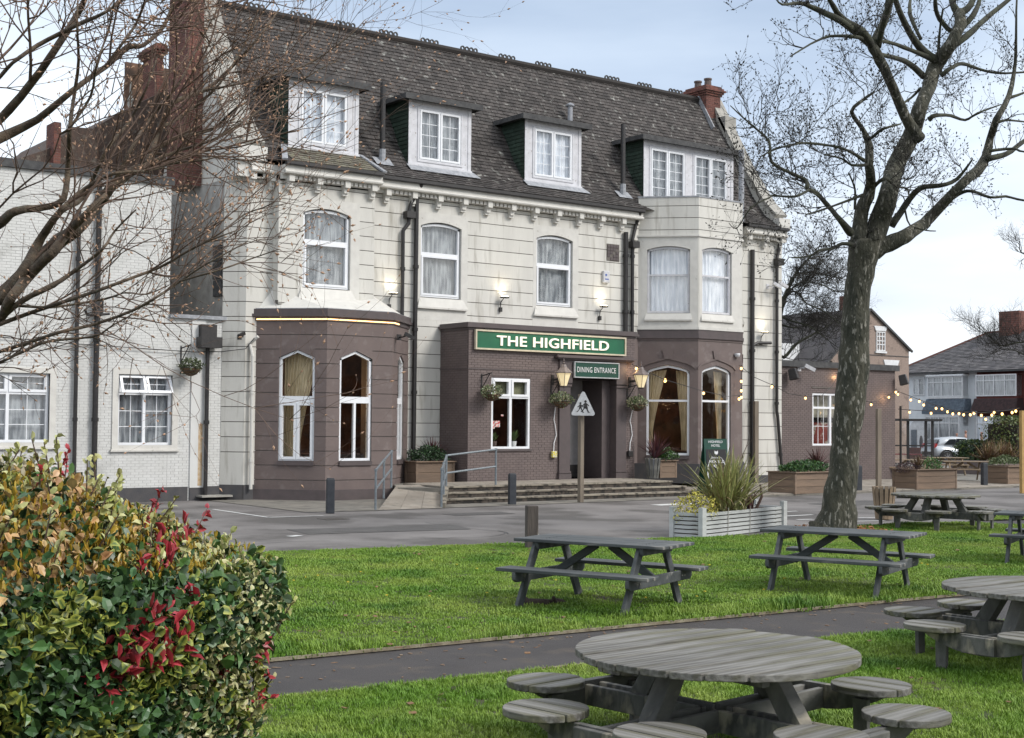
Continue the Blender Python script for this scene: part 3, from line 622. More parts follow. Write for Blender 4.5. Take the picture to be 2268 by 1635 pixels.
# ---- dormers
for k, (x0, x1, yf) in enumerate(DORM):
    zb = 10.1 if k < 3 else 9.95; zt = 12.13; W = x1-x0
    d = MB(); F = Fr(0, yf, 1, 0)
    if k < 3:
        a0, a1, z0, z1 = x0+.36, x1-.36, zb+.2, zt-.24; op = [(a0, a1, z0, z1)]
    else:
        op = [(x0+.3, x0+1.95, zb+.15, zt-.24), (x1-1.95, x1-.3, zb+.15, zt-.24)]
    zs = breaks(zb, zt, [o_[2] for o_ in op[:1]], [o_[3] for o_ in op[:1]])
    for lo, hi in zip(zs, zs[1:]):
        x = x0
        for h in [o_ for o_ in op if o_[2] < hi-.001 and o_[3] > lo+.001]+[(x1, x1)]:
            if h[0] > x+.001: d.box(F, x, h[0], -.1, 0, lo, hi)
            x = h[1]
    dm = d.build('dormer', M_oldwhite, B)
    tr = MB()
    for h in op:
        for q in ((h[0]-.06, h[1]+.06, h[3], h[3]+.05), (h[0]-.06, h[1]+.06, h[2]-.06, h[2]), (h[0]-.06, h[0], h[2], h[3]), (h[1], h[1]+.06, h[2], h[3])): tr.box(F, q[0], q[1], -.02, .025, q[2], q[3])
    tr.box(F, x0-.03, x0+.09, -.02, .02, zb, zt-.003); tr.box(F, x1-.09, x1+.03, -.02, .02, zb, zt-.003); tr.build('architrave', M_oldwhite, dm)
    for h in op:
        mid = (h[0]+h[1])/2
        window(B, F, h[0], h[1], h[2], h[3], n=-.03, fw=.05, d=.035, vb=((mid, .06, h[2], h[3]),), sash=((h[0]+.03, mid-.015, h[2]+.03, h[3]-.03, .06), (mid+.015, h[1]-.03, h[2]+.03, h[3]-.03, .06)),
               grids=((h[0]+.09, mid-.07, h[2]+.09, h[3]-.09, 2, 4 if k != 3 else 5), (mid+.07, h[1]-.09, h[2]+.09, h[3]-.09, 2, 4 if k != 3 else 5)), curt=M_netw if k in (0, 2) else M_net, name='dormer_window')
    for side, xx in ((-1, x0), (1, x1)):
        ys = [yf, 35.9, 36.3, 37.1, 37.2]; ys = [y for y in ys if y >= yf]; top = zt
        pts = [(yf, zt)]+[(yf, zroof(yf)-.1)]+[(y, zroof(y)-.1) for y in ys[1:]]+[(37.2, zt)]
        FS = Fr(xx, 0, 0, 1); b = MB(); b.prism(FS, [(p_, max(q_, zb-.1)) for p_, q_ in pts], -.03, .03); b.build('dormer_cheek', M_gtile, dm)
        if side == -1:
            t = MB(); rg = random.Random(k); z = zb; r_ = 0
            while z < zt-.03:
                y = yf+.02+(.1 if r_ % 2 else 0)-.1
                while y < 37.15:
                    p, q = max(y, yf+.01), y+.2
                    if zroof((p+q)/2) < z+.1 and q-p > .03: t.poly([(xx-.035, p, z+.15), (xx-.035, q-.008, z+.15), (xx-.056, q-.008, z), (xx-.056, p, z), (xx-.03, q-.008, z), (xx-.03, p, z)], [(0, 3, 2, 1), (3, 5, 4, 2)], rnd=rg.random())
                    y += .2
                z += .13; r_ += 1
            t.build('hung_tiles', M_gtile, dm, kind='stuff')
    b = MB(); b.box(F, x0-.28, x1+.28, -1.75, .25, zt+.001, zt+.10); b.build('dormer_roof', M_felt, dm)
    b = MB(); b.box(F, x0-.30, x1+.30, .25, .275, zt-.05, zt+.13); b.box(Fr(x0-.28, yf+1.7, 0, -1), 0, 1.95, 0, .02, zt-.03, zt+.12); b.box(Fr(x1+.28, yf-.25, 0, 1), 0, 1.95, 0, .02, zt-.03, zt+.12); b.build('dormer_fascia', M_felt, dm)
    if k < 3:
        b = MB(); yy = yf-.32; b.poly([(x0-.1, yf-.03, zb+.02), (x1+.1, yf-.03, zb+.02), (x1+.22, yy, zroof(yy)+.07), (x0-.12, yy, zroof(yy)+.07), (x0-.1, yf, zb-.1), (x1+.1, yf, zb-.1)], [(3, 2, 1, 0), (0, 1, 5, 4)]); b.build('lead_apron', M_lead, dm)
        b = MB(); b.box(F, x0-.05, x1+.05, 0, .06, zb-.02, zb+.05); b.build('sill', M_oldwhite, dm)
# vents and pipes through the roof
def roofpipe(x, y, h, r, m, cap=False, sleeve=True):
    z = zroof(y); b = MB(); b.tube([(x, y, z), (x, y, z+h)], r, 10)
    if cap: b.lathe((x, y, z+h-.04), [(r*1.6, 0), (r*1.6, .06), (.02, .12)], 10)
    p_ = b.build('vent_pipe', m, B)
    if sleeve:
        b = MB(); b.tube([(x, y, z), (x, y, z+.42)], r*1.25, 10); b.poly([(x-.3, y-.2, zroof(y-.2)+.06), (x+.3, y-.2, zroof(y-.2)+.06), (x+.3, y+.1, zroof(y+.1)+.06), (x-.3, y+.1, zroof(y+.1)+.06)], [(0, 1, 2, 3)]); b.build('pipe_flashing', M_lead, p_)
roofpipe(21.55, 35.72, 2.45, .085, M_blackpipe); roofpipe(31.2, 35.72, 2.5, .085, M_blackpipe); roofpipe(30.2, 37.4, .75, .09, M_greypipe, True, False); roofpipe(36.2, 34.95, 2.6, .1, M_greypipe, False, False)

# ---- drainpipes
def pipe(name, pts, r=.055, col=True, m=None, every=1.9):
    b = MB(); b.tube(pts, r, 8)
    zs = [p[2] for p in pts]; z = min(zs)+.8; x, y = pts[-1][0], pts[-1][1]
    while col and z < max(zs)-.6:
        # collar at the segment containing z
        for p, q in zip(pts, pts[1:]):
            if min(p[2], q[2]) <= z <= max(p[2], q[2]) and abs(p[2]-q[2]) > .05:
                t = (z-p[2])/(q[2]-p[2]); cx, cy = p[0]+(q[0]-p[0])*t, p[1]+(q[1]-p[1])*t; b.tube([(cx, cy, z-.05), (cx, cy, z+.05)], r*1.35, 8); break
        z += every
    return b.build(name, m or M_blackpipe, B)
PY = 35.2
pipe('drainpipe', [(22.5, 35.0, 9.4), (22.5, PY, 9.1), (22.47, PY, 8.9), (22.45, PY, .4)], .07)
pipe('drainpipe', [(22.35, PY-.02, 8.95), (22.25, PY, 8.75), (22.2, PY, 8.5), (22.2, PY, 8.2), (22.0, PY, 7.95), (22.0, PY, .3)], .06)
b = MB(); b.cbox((22.2, PY-.03, 8.45), (.3, .24, .2)); b.build('rainwater_head', M_blackpipe, B)
pipe('drainpipe', [(30.9, PY, 8.7), (30.9, PY, 5.2)], .08); pipe('drainpipe', [(31.35, 35.0, 9.4), (31.35, PY, 9.0), (31.2, PY, 8.5), (31.2, PY, 5.2)], .06)
b = MB(); b.cbox((31.25, PY-.03, 8.3), (.3, .24, .22)); b.build('rainwater_head', M_blackpipe, B)
pipe('drainpipe', [(37.05, PY, 8.6), (37.05, PY, .3)], .08); pipe('drainpipe', [(38.5, 35.0, 9.4), (38.5, PY, 9.1), (38.42, PY, 8.6), (38.35, PY, 8.4), (38.35, PY, 2.7), (38.4, PY, 2.5), (38.65, PY, .3)], .06)
pipe('branch_pipe', [(37.05, PY-.03, 5.1), (37.3, PY-.03, 5.2), (38.0, PY-.03, 5.22)], .055, False)
b = MB(); b.cbox((38.42, PY-.03, 8.25), (.32, .24, .25)); b.build('rainwater_head', M_blackpipe, B)
pipe('white_downpipe', [CL1.P(.12, .2, 4.55), CL1.P(-.12, .16, 4.35), (17.1, PY-.03, 4.0), (17.1, PY-.03, .3)], .05, True, M_creamtrim)
# recessed vent and small holes
b = MB(); b.box(FM, 30.12, 30.68, -.02, .012, 7.68, 8.26); v = b.build('air_vent', M_mortar, B)
for i in range(4):
    for j in range(5):
        if (i*7+j*3) % 5: bb = MB(); bb.box(FM, 30.15+.125*i, 30.265+.125*i, .012, .03, 7.71+.107*j, 7.8+.107*j); bb.build('vent_brick', M_browntrim, v)
back.build('backing_wall', M_mortar, B)
# ---- rooms seen through the windows
r = MB(); r.box(WORLD, 16.6, 38.6, -44, -43.9, 0, 14.0); r.box(WORLD, 17.0, 38.5, -39.3, -39.2, .45, 9.2); r.build('inner_wall', M_room, B)
r = MB(); r.box(WORLD, 17.0, 38.5, -39.2, -35.6, 4.95, 5.3); r.box(WORLD, 17.4, 38.5, -39.2, -35.7, 9.35, 9.45); r.hprism([(18, 35.6), (19, 34.2), (20.6, 34.2), (21.8, 35.6)], 4.85, 4.95); r.hprism([(32, 35.6), (33.3, 34.2), (34.9, 34.2), (36.1, 35.6)], 4.8, 4.9); r.box(WORLD, 23.8, 29.8, -35.2, -34.2, 4.7, 4.8); r.build('inner_ceiling', M_dark, B)
r = MB(); r.box(WORLD, 17.0, 38.5, -39.2, -35.6, .42, .5); r.hprism([(17.8, 35.6), (19, 34.2), (20.6, 34.2), (21.9, 35.6)], .42, .5); r.hprism([(32, 35.6), (33.3, 34.2), (34.9, 34.2), (36.2, 35.6)], .42, .5); r.box(WORLD, 26.2, 26.3, -35.2, -34.1, .5, 4.8); r.box(WORLD, 29.2, 29.3, -35.2, -34.1, .5, 4.8); r.build('inner_floor', M_dark, B)
r = MB()
for x in (17.9, 19.4, 20.6, 33.0, 34.6, 35.4):
    r.lathe((x, 35.9, .5), [(.25, 0), (.05, .03), (.04, .7), (.5, .72), (.5, .76)], 12); r.cbox((x+.55, 36.2, 1.0), (.42, .42, .06)); r.cbox((x+.55, 36.42, 1.25), (.42, .05, .55)); r.cbox((x-.45, 36.5, .9), (.9, .3, .9))
r.build('dining_furniture', M_roomwood, B)
BULBS = [(33.1, 35.6, 3.65), (33.75, 35.4, 3.45), (32.9, 36.3, 3.1), (34.35, 35.9, 3.3), (20.1, 36.2, 3.5)]
PLAB = dict(zip(BULBS, ('largest warm pendant bulb behind the left pane of the right bay window', 'warm pendant bulb near the right curtain inside the right bay window', 'warm pendant bulb high beside the left curtain inside the right bay window', 'warm pendant bulb behind the narrow front pane of the right bay', 'warm pendant bulb inside the left brown bay')))
for x, y, z in BULBS:
    t = thing('pendant_lamp', (x, y, z), PLAB[(x, y, z)], 'lamp', 'pendant bulbs inside the dining room')
    b = MB(); b.lathe((x, y, z), [(.02, 0), (.055, .04), (.06, .08), (.03, .14)], 8); b.build('bulb', M_bulb, t, smooth=True)
    b = MB(); b.tube([(x, y, z+.14), (x, y, 4.85)], .008, 4); b.build('flex', M_blackpipe, t)
lamp('room_light', 'POINT', (33.8, 36.3, 3.0), 52, (1, .6, .3), size=.3); lamp('room_light', 'POINT', (19.6, 36.3, 3.0), 34, (1, .6, .3), size=.3)

# =================================================================== left wing, painted brick
W = thing('side_wing', (10, 40, 0), 'white painted brick side wing with two small paned windows, left of the hotel', 'building')
wl = (9.6, 11.68, 1.6, 3.38); wr = (13.52, 15.0, 1.52, 3.42)
bricks(FW, 5.0, 14.9, -.1, 8.62, [wl, (13.5, 14.9, 1.52, 3.42)], M_whitebrick, M_wmortar, W, seed=11)
bricks(FW, 14.9, 16.5, -.1, 5.0, [(14.9, 15.02, 1.52, 3.42)], M_whitebrick, M_wmortar, W, quota=0, seed=12)
b = MB(); b.box(FW, 15.55, 15.95, 0, .05, .35, 5.0); b.build('pier', M_whitebrick, W)
for (x0, x1, z0, z1) in (wl, (13.5, 15.02, 1.52, 3.42)):
    b = MB()
    for o_ in ((x0-.16, x0, z0-.12, z1+.14), (x1, x1+.16, z0-.12, z1+.14), (x0, x1, z1, z1+.14), (x0, x1, z0-.12, z0)): b.box(FW, o_[0], o_[1], -.2, .045, o_[2], o_[3])
    b.build('window_surround', M_creamtrim, W); mid = (x0+x1)/2; zt = z1-.52
    op = x0 > 12
    w = window(W, FW, x0, x1, z0, z1, n=-.12, hb=((zt-.03, zt+.05),), vb=((mid, .08, z0, z1),), sash=((x0+.05, mid-.02, zt+.03, z1-.03, .07), (mid+.02, x1-.05, zt+.03, z1-.03, .07)),
           grids=((x0+.08, mid-.05, z0+.08, zt-.04, 2, 3), (mid+.05, x1-.08, z0+.08, zt-.04, 2, 3), (x0+.12, mid-.09, zt+.1, z1-.1, 2, 2), (mid+.09, x1-.12, zt+.1, z1-.1, 2, 2)), curt=M_net)
    if op:
        for p, q in ((x0+.04, mid-.01), (mid+.01, x1-.04)):
            b = MB(); F2 = FW; H = z1-zt-.02
            for s0, s1, t0, t1 in ((p, q, 0, .07), (p, q, H-.07, H), (p, p+.07, .07, H-.07), (q-.07, q, .07, H-.07)):
                vs = []
                for t_ in (t0, t1):
                    for a, e in ((s0, 0), (s1, 0), (s1, .05), (s0, .05)): vs.append(FW.P(a, -.02+(H-t_)*.42-e, z1-.02-(H-t_)*.93))
                b.poly(vs, MB.BF)
            b.build('open_toplight', M_pvc, w)
    b = MB(); b.box(FW, x0-.2, x1+.2, -.01, .09, z0-.17, z0-.12); b.build('sill', M_creamtrim, W)
b = MB(); b.box(FW, 5, 15.5, 0, .04, -.15, .38); b.box(FW, 15.55, 16.5, -.01, .04, -.15, .38); b.build('plinth', M_plinth, W)
b = MB(); b.box(FW, 4.95, 14.95, -.3, .1, 8.62, 8.84); b.build('parapet_capping', M_felt, W)
b = MB(); b.box(Fr(14.9, 35.85, 0, 1), 0, 6, -.25, 0, 5, 8.62); b.build('return_wall', M_whitebrick, W)
b = MB(); b.poly([(5, 36.1, 8.6), (14.9, 36.1, 8.6), (14.9, 42, 8.6), (5, 42, 8.6)], [(0, 1, 2, 3)]); b.poly([(14.9, 35.78, 5.02), (16.5, 35.78, 5.02), (16.5, 42, 5.25), (14.9, 42, 5.25)], [(0, 1, 2, 3)]); b.build('flat_roof', M_felt, W)
b = MB(); b.box(FW, 14.9, 16.55, -.1, .12, 5.0, 5.1); b.build('lead_ledge', M_lead, W)
b = MB(); b.poly([(5, 41.5, 0), (14.8, 41.5, 0), (14.8, 41.5, 8.6), (5, 41.5, 8.6)], [(0, 1, 2, 3)]); b.poly([(5, 35.8, 0), (5, 42, 0), (5, 42, 8.6), (5, 35.8, 8.6)], [(0, 1, 2, 3)]); b.poly([(5, 37.2, 0), (16.4, 37.2, 0), (16.4, 37.2, 4.9), (5, 37.2, 4.9)], [(0, 1, 2, 3)]); b.build('back_wall', M_dark, W)
def wpipe(x, z0, z1, r, bend=None):
    b = MB(); pts = [(x, 35.68, z1), (x, 35.68, z0)]; b.tube(pts if not bend else bend+pts[1:], r, 8)
    for z in (2.2, 4.3, 6.4): b.tube([(x, 35.68, z-.05), (x, 35.68, z+.05)], r*1.3, 8)
    b.build('drainpipe', M_blackpipe, W)
wpipe(12.32, 0, 7.7, .055); wpipe(12.85, 0, 8.5, .075)
b = MB(); b.tube([(12.5, 35.6, 5.05), (12.55, 35.6, 4.95), (12.85, 35.6, 4.95)], .04, 6); b.tube([(13.15, 35.6, 5.0), (12.85, 35.6, 4.95)], .04, 6); b.cbox((12.85, 35.62, 5.15), (.22, .2, .4)); b.build('pipe_junction', M_blackpipe, W)
b = MB(); b.tube([(15.97, 35.65, 4.3), (15.97, 35.65, .15)], .06, 8); b.tube([(15.97, 35.65, 2.1), (15.97, 35.65, 2.2)], .085, 8); b.build('drainpipe', M_blackpipe, W)
b = MB(); b.cbox((15.97, 35.55, 4.35), (.62, .35, .3)); b.cbox((15.97, 35.66, 4.65), (.46, .2, .4)); b.build('hopper', M_blackpipe, W)
b = MB(); b.box(FW, 15.78, 15.9, .051, .053, .4, 2.1); b.build('rust_streak', M_rust, W)
b = MB(); b.tube([(5, 35.76, 4.45), (8, 35.76, 4.4), (12, 35.7, 4.18), (15.6, 35.7, 4.08), (16.4, 35.6, 4.12), (16.9, 35.2, 4.2), (17.1, 35.1, 4.5)], .012, 5); tag(b.build('wall_cable', M_blackpipe), 'black cable running along the white brick wing to the left bay', 'cable')
b = MB(); b.cbox((16.2, 35.6, .12), (.9, .5, .05)); b.build('drain_cover', M_coping, W)
b = MB(); rg = random.Random(2)
for i, (x, y) in enumerate(((0, 0), (.0, -.5), (.05, -1.0))): b.box(Fr(16.48, 36.35, 0, -1), -.1+x, .42+x, 0, .05, 6.7+y, 7.15+y)
b.build('hanging_slates', M_felt, B)

# rear roofs and chimneys behind the side wing
RW = thing('rear_wing', (14, 44, 0), 'dark tiled rear roofs with old brick chimneys, behind the white side wing', 'building')
def rearprism(pts, Y, dep, m, nm, mt):
    F = Fr(0, Y, 1, 0); P_ = [(on_y(u, v, Y)[0], on_y(u, v, Y)[2]) for u, v in pts]; b = MB(); b.prism(F, P_, -dep, 0); o = b.build(nm, m, RW)
    return P_
M_oldroof = mat('old_brown_roof', (.10, .065, .05), (.055, .042, .036), 6, .9, .6, 30, c3=(.18, .15, .12), s3=6, m3=(.55, .7), space='World')
rearprism([(150, 420), (384, 430), (384, 205), (367, 200), (267, 249), (204, 286)], 41, 5, M_oldroof, 'gable_roof', 0)
rearprism([(60, 400), (230, 400), (204, 285), (162, 281), (107, 330), (46, 350)], 40.5, 5, M_oldroof, 'hipped_roof', 0)
p0_ = on_y(316, 231, 42); p1_ = on_y(363, 100, 42); chimney(RW, p0_[0]+.45, p1_[0]+.0, 42, 43.2, 10.5, p1_[2]-.35, True, q=60, seed=71)
p0_ = on_y(111, 330, 40.2); p1_ = on_y(144, 265, 40.2); chimney(RW, p0_[0]+.1, p1_[0]-.1, 40.2, 40.9, 9.3, p1_[2]-.1, False, q=30, seed=72)
p0_ = on_y(289, 234, 41.5); b = MB(); b.lathe((p0_[0], 41.5, p0_[2]-.3), [(.14, 0), (.10, .4), (.13, .45), (.05, .6), (.02, 1.2)], 8); b.build('finial', M_coping, RW)
b = MB(); p0_ = on_y(372, 300, 40.6); b.tube([(p0_[0], 40.3, 9), (p0_[0], 40.3, 17)], .06, 8); b.build('white_soil_pipe', M_creamtrim, RW)
# =================================================================== GROUND, ROAD, LAWNS, PAVEMENT
M_asphalt = mat('asphalt', (.125, .115, .110), (.185, .172, .165), .6, .85, .8, 90, c3=(.085, .078, .073), s3=.45, m3=(.50, .60), space='World', bdist=.01)
M_path = mat('path_asphalt', (.036, .031, .030), (.052, .045, .043), .8, .75, .8, 110, c3=(.085, .066, .050), s3=2.6, m3=(.55, .75), space='World', bdist=.012)
M_soil = mat('lawn_soil', (.035, .055, .012), (.05, .045, .02), 2.5, .95, .6, 30, space='World')
M_paint = mat('road_paint', (.62, .62, .60), (.42, .42, .41), 6, .8, .3, 60, space='World')
M_slab = mat('paving_slab', (.225, .195, .16), (.28, .25, .21), 2.5, .85, .35, 50, rnd=.10, c3=(.12, .11, .09), s3=5, m3=(.58, .75), space='World')
M_conc = mat('concrete_apron', (.20, .185, .16), (.15, .14, .12), .9, .9, .4, 60, c3=(.09, .085, .075), s3=2.2, m3=(.5, .7), space='World')
M_step = mat('stone_step', (.27, .24, .19), (.20, .175, .14), 3, .85, .4, 40, c3=(.06, .052, .042), s3=4, m3=(.50, .62), space='World')
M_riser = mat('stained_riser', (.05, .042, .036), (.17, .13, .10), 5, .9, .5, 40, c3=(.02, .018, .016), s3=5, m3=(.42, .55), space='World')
M_edge = mat('path_edging', (.27, .24, .17), (.15, .12, .08), 8, .9, .4, 60, space='World')
def zg(x, y):
    return 0.
def sheet(name, pts, z, m, sub=None, zf=None):
    b = MB(); b.poly([(x, y, z+(zf(x, y) if zf else 0)) for x, y in pts], [tuple(range(len(pts)))]); o = b.build(name, m); o['kind'] = 'structure'; return o
# ground sheet, finely cut where it dips towards the far street
xs = sorted(set([-900, -200, -60, -20, 0, 10, 20, 30, 40, 46, 48, 50, 52, 54, 56, 58, 60, 62, 80, 150, 400, 1200])); ys = [-700, -100, 0, 30, 60, 120, 300, 1500]
b = MB(); V = [(x, y, zg(x, y)-.004) for y in ys for x in xs]; n_ = len(xs)
b.poly(V, [(j*n_+i, j*n_+i+1, (j+1)*n_+i+1, (j+1)*n_+i) for j in range(len(ys)-1) for i in range(n_-1)]); o = b.build('road', M_asphalt, center=False); o['kind'] = 'structure'
KERB = [(-14, 26.0), (-5, 24.0), (5.0, 22.3), (10.9, 21.0), (14.6, 20.2), (18.2, 19.5), (20.4, 19.1), (22.3, 19.55), (24.2, 19.7), (26.0, 19.75), (27.3, 19.1)]
PF = [(-14, 12.7), (-2, 12.05), (6.06, 11.61), (10.2, 11.38), (14.4, 11.16), (17.5, 10.95), (30, 10.2)]
PN = [(-14, 11.1), (-2, 10.4), (4.92, 10.03), (8.2, 9.8), (11.58, 9.56), (14.5, 9.2), (18, 8.4), (30, 6.2)]
lawnA = KERB+[(27.6, 18.2), (30, 17.2), (38, 15.5), (38, 9.9)]+PF[::-1]
lawnC = PN+[(30, -8), (-14, -8)]
lawnB = [(27.9, 19.6), (28.8, 20.1), (31.3, 20.5), (36, 21.4), (42, 22.5), (42, 19.5), (36, 18.6), (31, 18.6)]
pathpoly = [(x, y) for x, y in PF]+PN[::-1]
sheet('path', pathpoly, .006, M_path)
sheet('path', [(27.3, 19.1), (27.9, 19.6), (31, 18.6), (36, 18.6), (42, 19.5), (42, 17), (38, 15.6), (30, 17.3), (27.6, 18.3)], .006, M_path)
LA = sheet('lawn', lawnA, .035, M_soil); LB = sheet('lawn', lawnB, .035, M_soil); LC = sheet('lawn', lawnC, .035, M_soil)
for P_ in (PF, PN[:7]):
    for p, q in zip(P_, P_[1:]):
        d = math.hypot(q[0]-p[0], q[1]-p[1]); k = max(1, int(d/3)) if abs(p[0]) < 20 else 1
        for i in range(k):
            A = (p[0]+(q[0]-p[0])*i/k, p[1]+(q[1]-p[1])*i/k, .03); C_ = (p[0]+(q[0]-p[0])*(i+1)/k, p[1]+(q[1]-p[1])*(i+1)/k, .03)
            b = MB(); b.beam(A, C_, .022, .03); o = b.build('path_edging', M_edge); o['kind'] = 'structure'
# road markings
def line(pts, w_, name='road_marking'):
    for p, q in zip(pts, pts[1:]):
        d = Vector((q[0]-p[0], q[1]-p[1])).normalized(); nx, ny = -d.y*w_/2, d.x*w_/2
        b = MB(); b.poly([(p[0]-nx, p[1]-ny, .004), (q[0]-nx, q[1]-ny, .004), (q[0]+nx, q[1]+ny, .004), (p[0]+nx, p[1]+ny, .004)], [(0, 1, 2, 3)]); o = b.build(name, M_paint); o['kind'] = 'structure'
g = lambda u, v: tuple(on_z(u, v, .004)[:2])
line([g(472, 1128), g(595, 1146), g(716, 1142)], .10)
line([g(1452, 1119), g(1536, 1115)], .45)
for a_, c_ in (((1742, 1133), (1765, 1132)), ((1742, 1143), (1800, 1140)), ((1900, 1147), (1960, 1146)), ((1765, 1151), (1800, 1150)), ((1885, 1155), (1960, 1153))): line([g(*a_), g(*c_)], .13)
line([g(640, 1188), g(665, 1186)], .2)
M_patch = mat('tarmac_patch', (.075, .07, .068), (.10, .095, .09), 1.5, .85, .7, 90, space='World')
for pts in ([(13, 24.2), (16.5, 23.6), (16.8, 24.8), (13.2, 25.5)], [(21.5, 22.3), (26.5, 23.0), (26.4, 23.5), (21.4, 22.9)], [(30, 25), (33, 25.3), (32.8, 26.6), (29.9, 26.3)], [(18.5, 27.1), (20.2, 27.0), (20.3, 27.8), (18.6, 27.9)]): sheet('tar_patch', pts, .003, M_patch)
for x, y in ((15.2, 27.4), (25.2, 25.4), (36.5, 27.2)):
    b = MB(); b.box(WORLD, x, x+.6, -y-.45, -y, -.02, .006); o = b.build('manhole_cover', mat('iron_cover', (.05, .045, .042), (.07, .06, .05), 20, .6, .8, 60) if 'iron_cover' not in MATS else MATS['iron_cover']); tag(o, {15.2: 'iron inspection cover in the tarmac near the left bollard', 25.2: 'iron inspection cover in the tarmac in front of the crossing sign', 36.5: 'iron inspection cover in the tarmac near the annex'}[x], 'drain cover')
rg = random.Random(77)
for k in range(9):   # thin cracks
    x, y = rg.uniform(9, 34), rg.uniform(21.6, 28.6); a = rg.uniform(-.4, .8); b = MB(); P_ = [(x, y)]
    for i in range(9): a += rg.uniform(-.5, .5); P_.append((P_[-1][0]+.4*math.cos(a), P_[-1][1]+.4*math.sin(a)))
    for p, q in zip(P_, P_[1:]): n_ = Vector((-(q[1]-p[1]), q[0]-p[0])).normalized()*.012; b.poly([(p[0]-n_.x, p[1]-n_.y, .005), (q[0]-n_.x, q[1]-n_.y, .005), (q[0]+n_.x, q[1]+n_.y, .005), (p[0]+n_.x, p[1]+n_.y, .005)], [(0, 1, 2, 3)])
    o = b.build('tarmac_crack', M_felt); o['kind'] = 'structure'
# pavement
pv = [(16.0, 29.9), (18.0, 29.6), (31.0, 29.9), (31.0, 35.5), (16.0, 36)]
sheet('pavement', pv, .008, M_conc)
b = MB(); X = [31.0, 34, 38, 42, 46]+list(range(48, 64, 2)); X = X+[70]
for p, q in zip(X, X[1:]): b.poly([(p, 29.4, .05+zg(p, 0)), (q, 29.4, .05+zg(q, 0)), (q, 44, .1+zg(q, 0)), (p, 44, .1+zg(p, 0)), (p, 29.4, -.1), (q, 29.4, -.1)], [(0, 1, 2, 3), (0, 4, 5, 1)])
pav = b.build('pavement', M_conc); pav['kind'] = 'structure'
rg = random.Random(1); k = 0
for j in range(9):
    y0 = 29.45+.62*j; x = 31.05+(.3 if j % 2 else 0)
    while x < 46 and k < 300:
        wd = .88; b = MB(); z0 = .05+(y0-29.4)*.0034+zg(x, 0); b.box(WORLD, x+.008, x+wd-.008, -(y0+.606), -(y0+.01), z0, z0+.022+rg.uniform(0, .008)); b.build('paving_slab', M_slab, pav); x += .9; k += 1
# entrance platform, steps and ramp
E_ = thing('entrance_steps', (25.5, 32.3, 0), 'three worn stone steps and landing in front of the dining entrance', 'steps')
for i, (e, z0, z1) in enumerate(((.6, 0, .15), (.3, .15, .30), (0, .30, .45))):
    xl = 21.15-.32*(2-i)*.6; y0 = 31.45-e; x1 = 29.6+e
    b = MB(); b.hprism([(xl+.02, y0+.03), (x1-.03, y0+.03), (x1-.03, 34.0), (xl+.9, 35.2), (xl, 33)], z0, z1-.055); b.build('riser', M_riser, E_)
    x = xl
    while x < x1-.01:
        q = min(x+1.35, x1); b = MB(); b.box(WORLD, x+.004, q-.004, -(y0+.42), -y0, z1-.05, z1); b.build('stair_tread', M_step, E_, bevel=.008); x = q
    b = MB(); b.box(WORLD, x1-.42, x1, -(33.9), -(y0+.425), z1-.05, z1); b.build('stair_tread', M_step, E_, bevel=.008)
y = 31.87; j = 0; rg = random.Random(4)
while y < 33.75:
    x = 21.2-(.3 if j % 2 else 0)
    while x < 29.1:
        p, q = max(x, 21.2), min(x+.62, 29.17)
        if q-p > .1: b = MB(); b.box(WORLD, p+.005, q-.005, -min(y+.62, 33.78), -(y+.008), .40, .447+rg.uniform(-.004, .002)); b.build('paving_slab', M_slab, E_)
        x += .62
    y += .62; j += 1
RA = thing('entrance_ramp', (19.6, 31, 0), 'sloping paved ramp between two metal handrails up to the entrance', 'ramp')
c_ = Vector((17.95, 29.75)); ud = Vector((.62, .785)); vd = Vector((1.9, -.05))
for i in range(6):
    for j in range(3):
        q = []
        for (s, t) in ((i, j), (i+1, j), (i+1, j+1), (i, j+1)):
            P = c_+ud*(s*.68)+vd*(t/3)*(1-.04*s); q.append((P.x, P.y, max(.012, .41*s/5.6)))
        m_ = Vector((sum(p[0] for p in q)/4, sum(p[1] for p in q)/4, 0)); q = [(m_.x+(p[0]-m_.x)*.985, m_.y+(p[1]-m_.y)*.985, p[2]) for p in q]
        b = MB(); b.poly(q+[(p[0], p[1], p[2]-.04) for p in q], [(0, 3, 2, 1), (0, 1, 5, 4), (1, 2, 6, 5), (2, 3, 7, 6), (3, 0, 4, 7)]); b.build('paving_slab', M_slab, RA)
b = MB(); P = [c_, c_+vd, c_+vd*.8+ud*4.1, c_+ud*4.1]
zz = [0, 0, .40, .40]; b.poly([(p.x, p.y, z-.03) for p, z in zip(P, zz)]+[(p.x, p.y, -.1) for p in P], [(0, 1, 2, 3), (0, 4, 5, 1), (1, 5, 6, 2), (2, 6, 7, 3), (3, 7, 4, 0)]); b.build('ramp_base', M_conc, RA)
b = MB(); b.beam((19.9, 29.75, .06), (21.1, 31.4, .40), .14, .14); b.build('ramp_kerb', M_step, RA)
b = MB(); b.hprism([(20.2, 32.4), (21.2, 31.6), (21.9, 33.0), (23.46, 33.85), (23.46, 35.28), (21.9, 35.28), (20.95, 33.85)], 0, .395); b.build('landing', M_conc, E_)
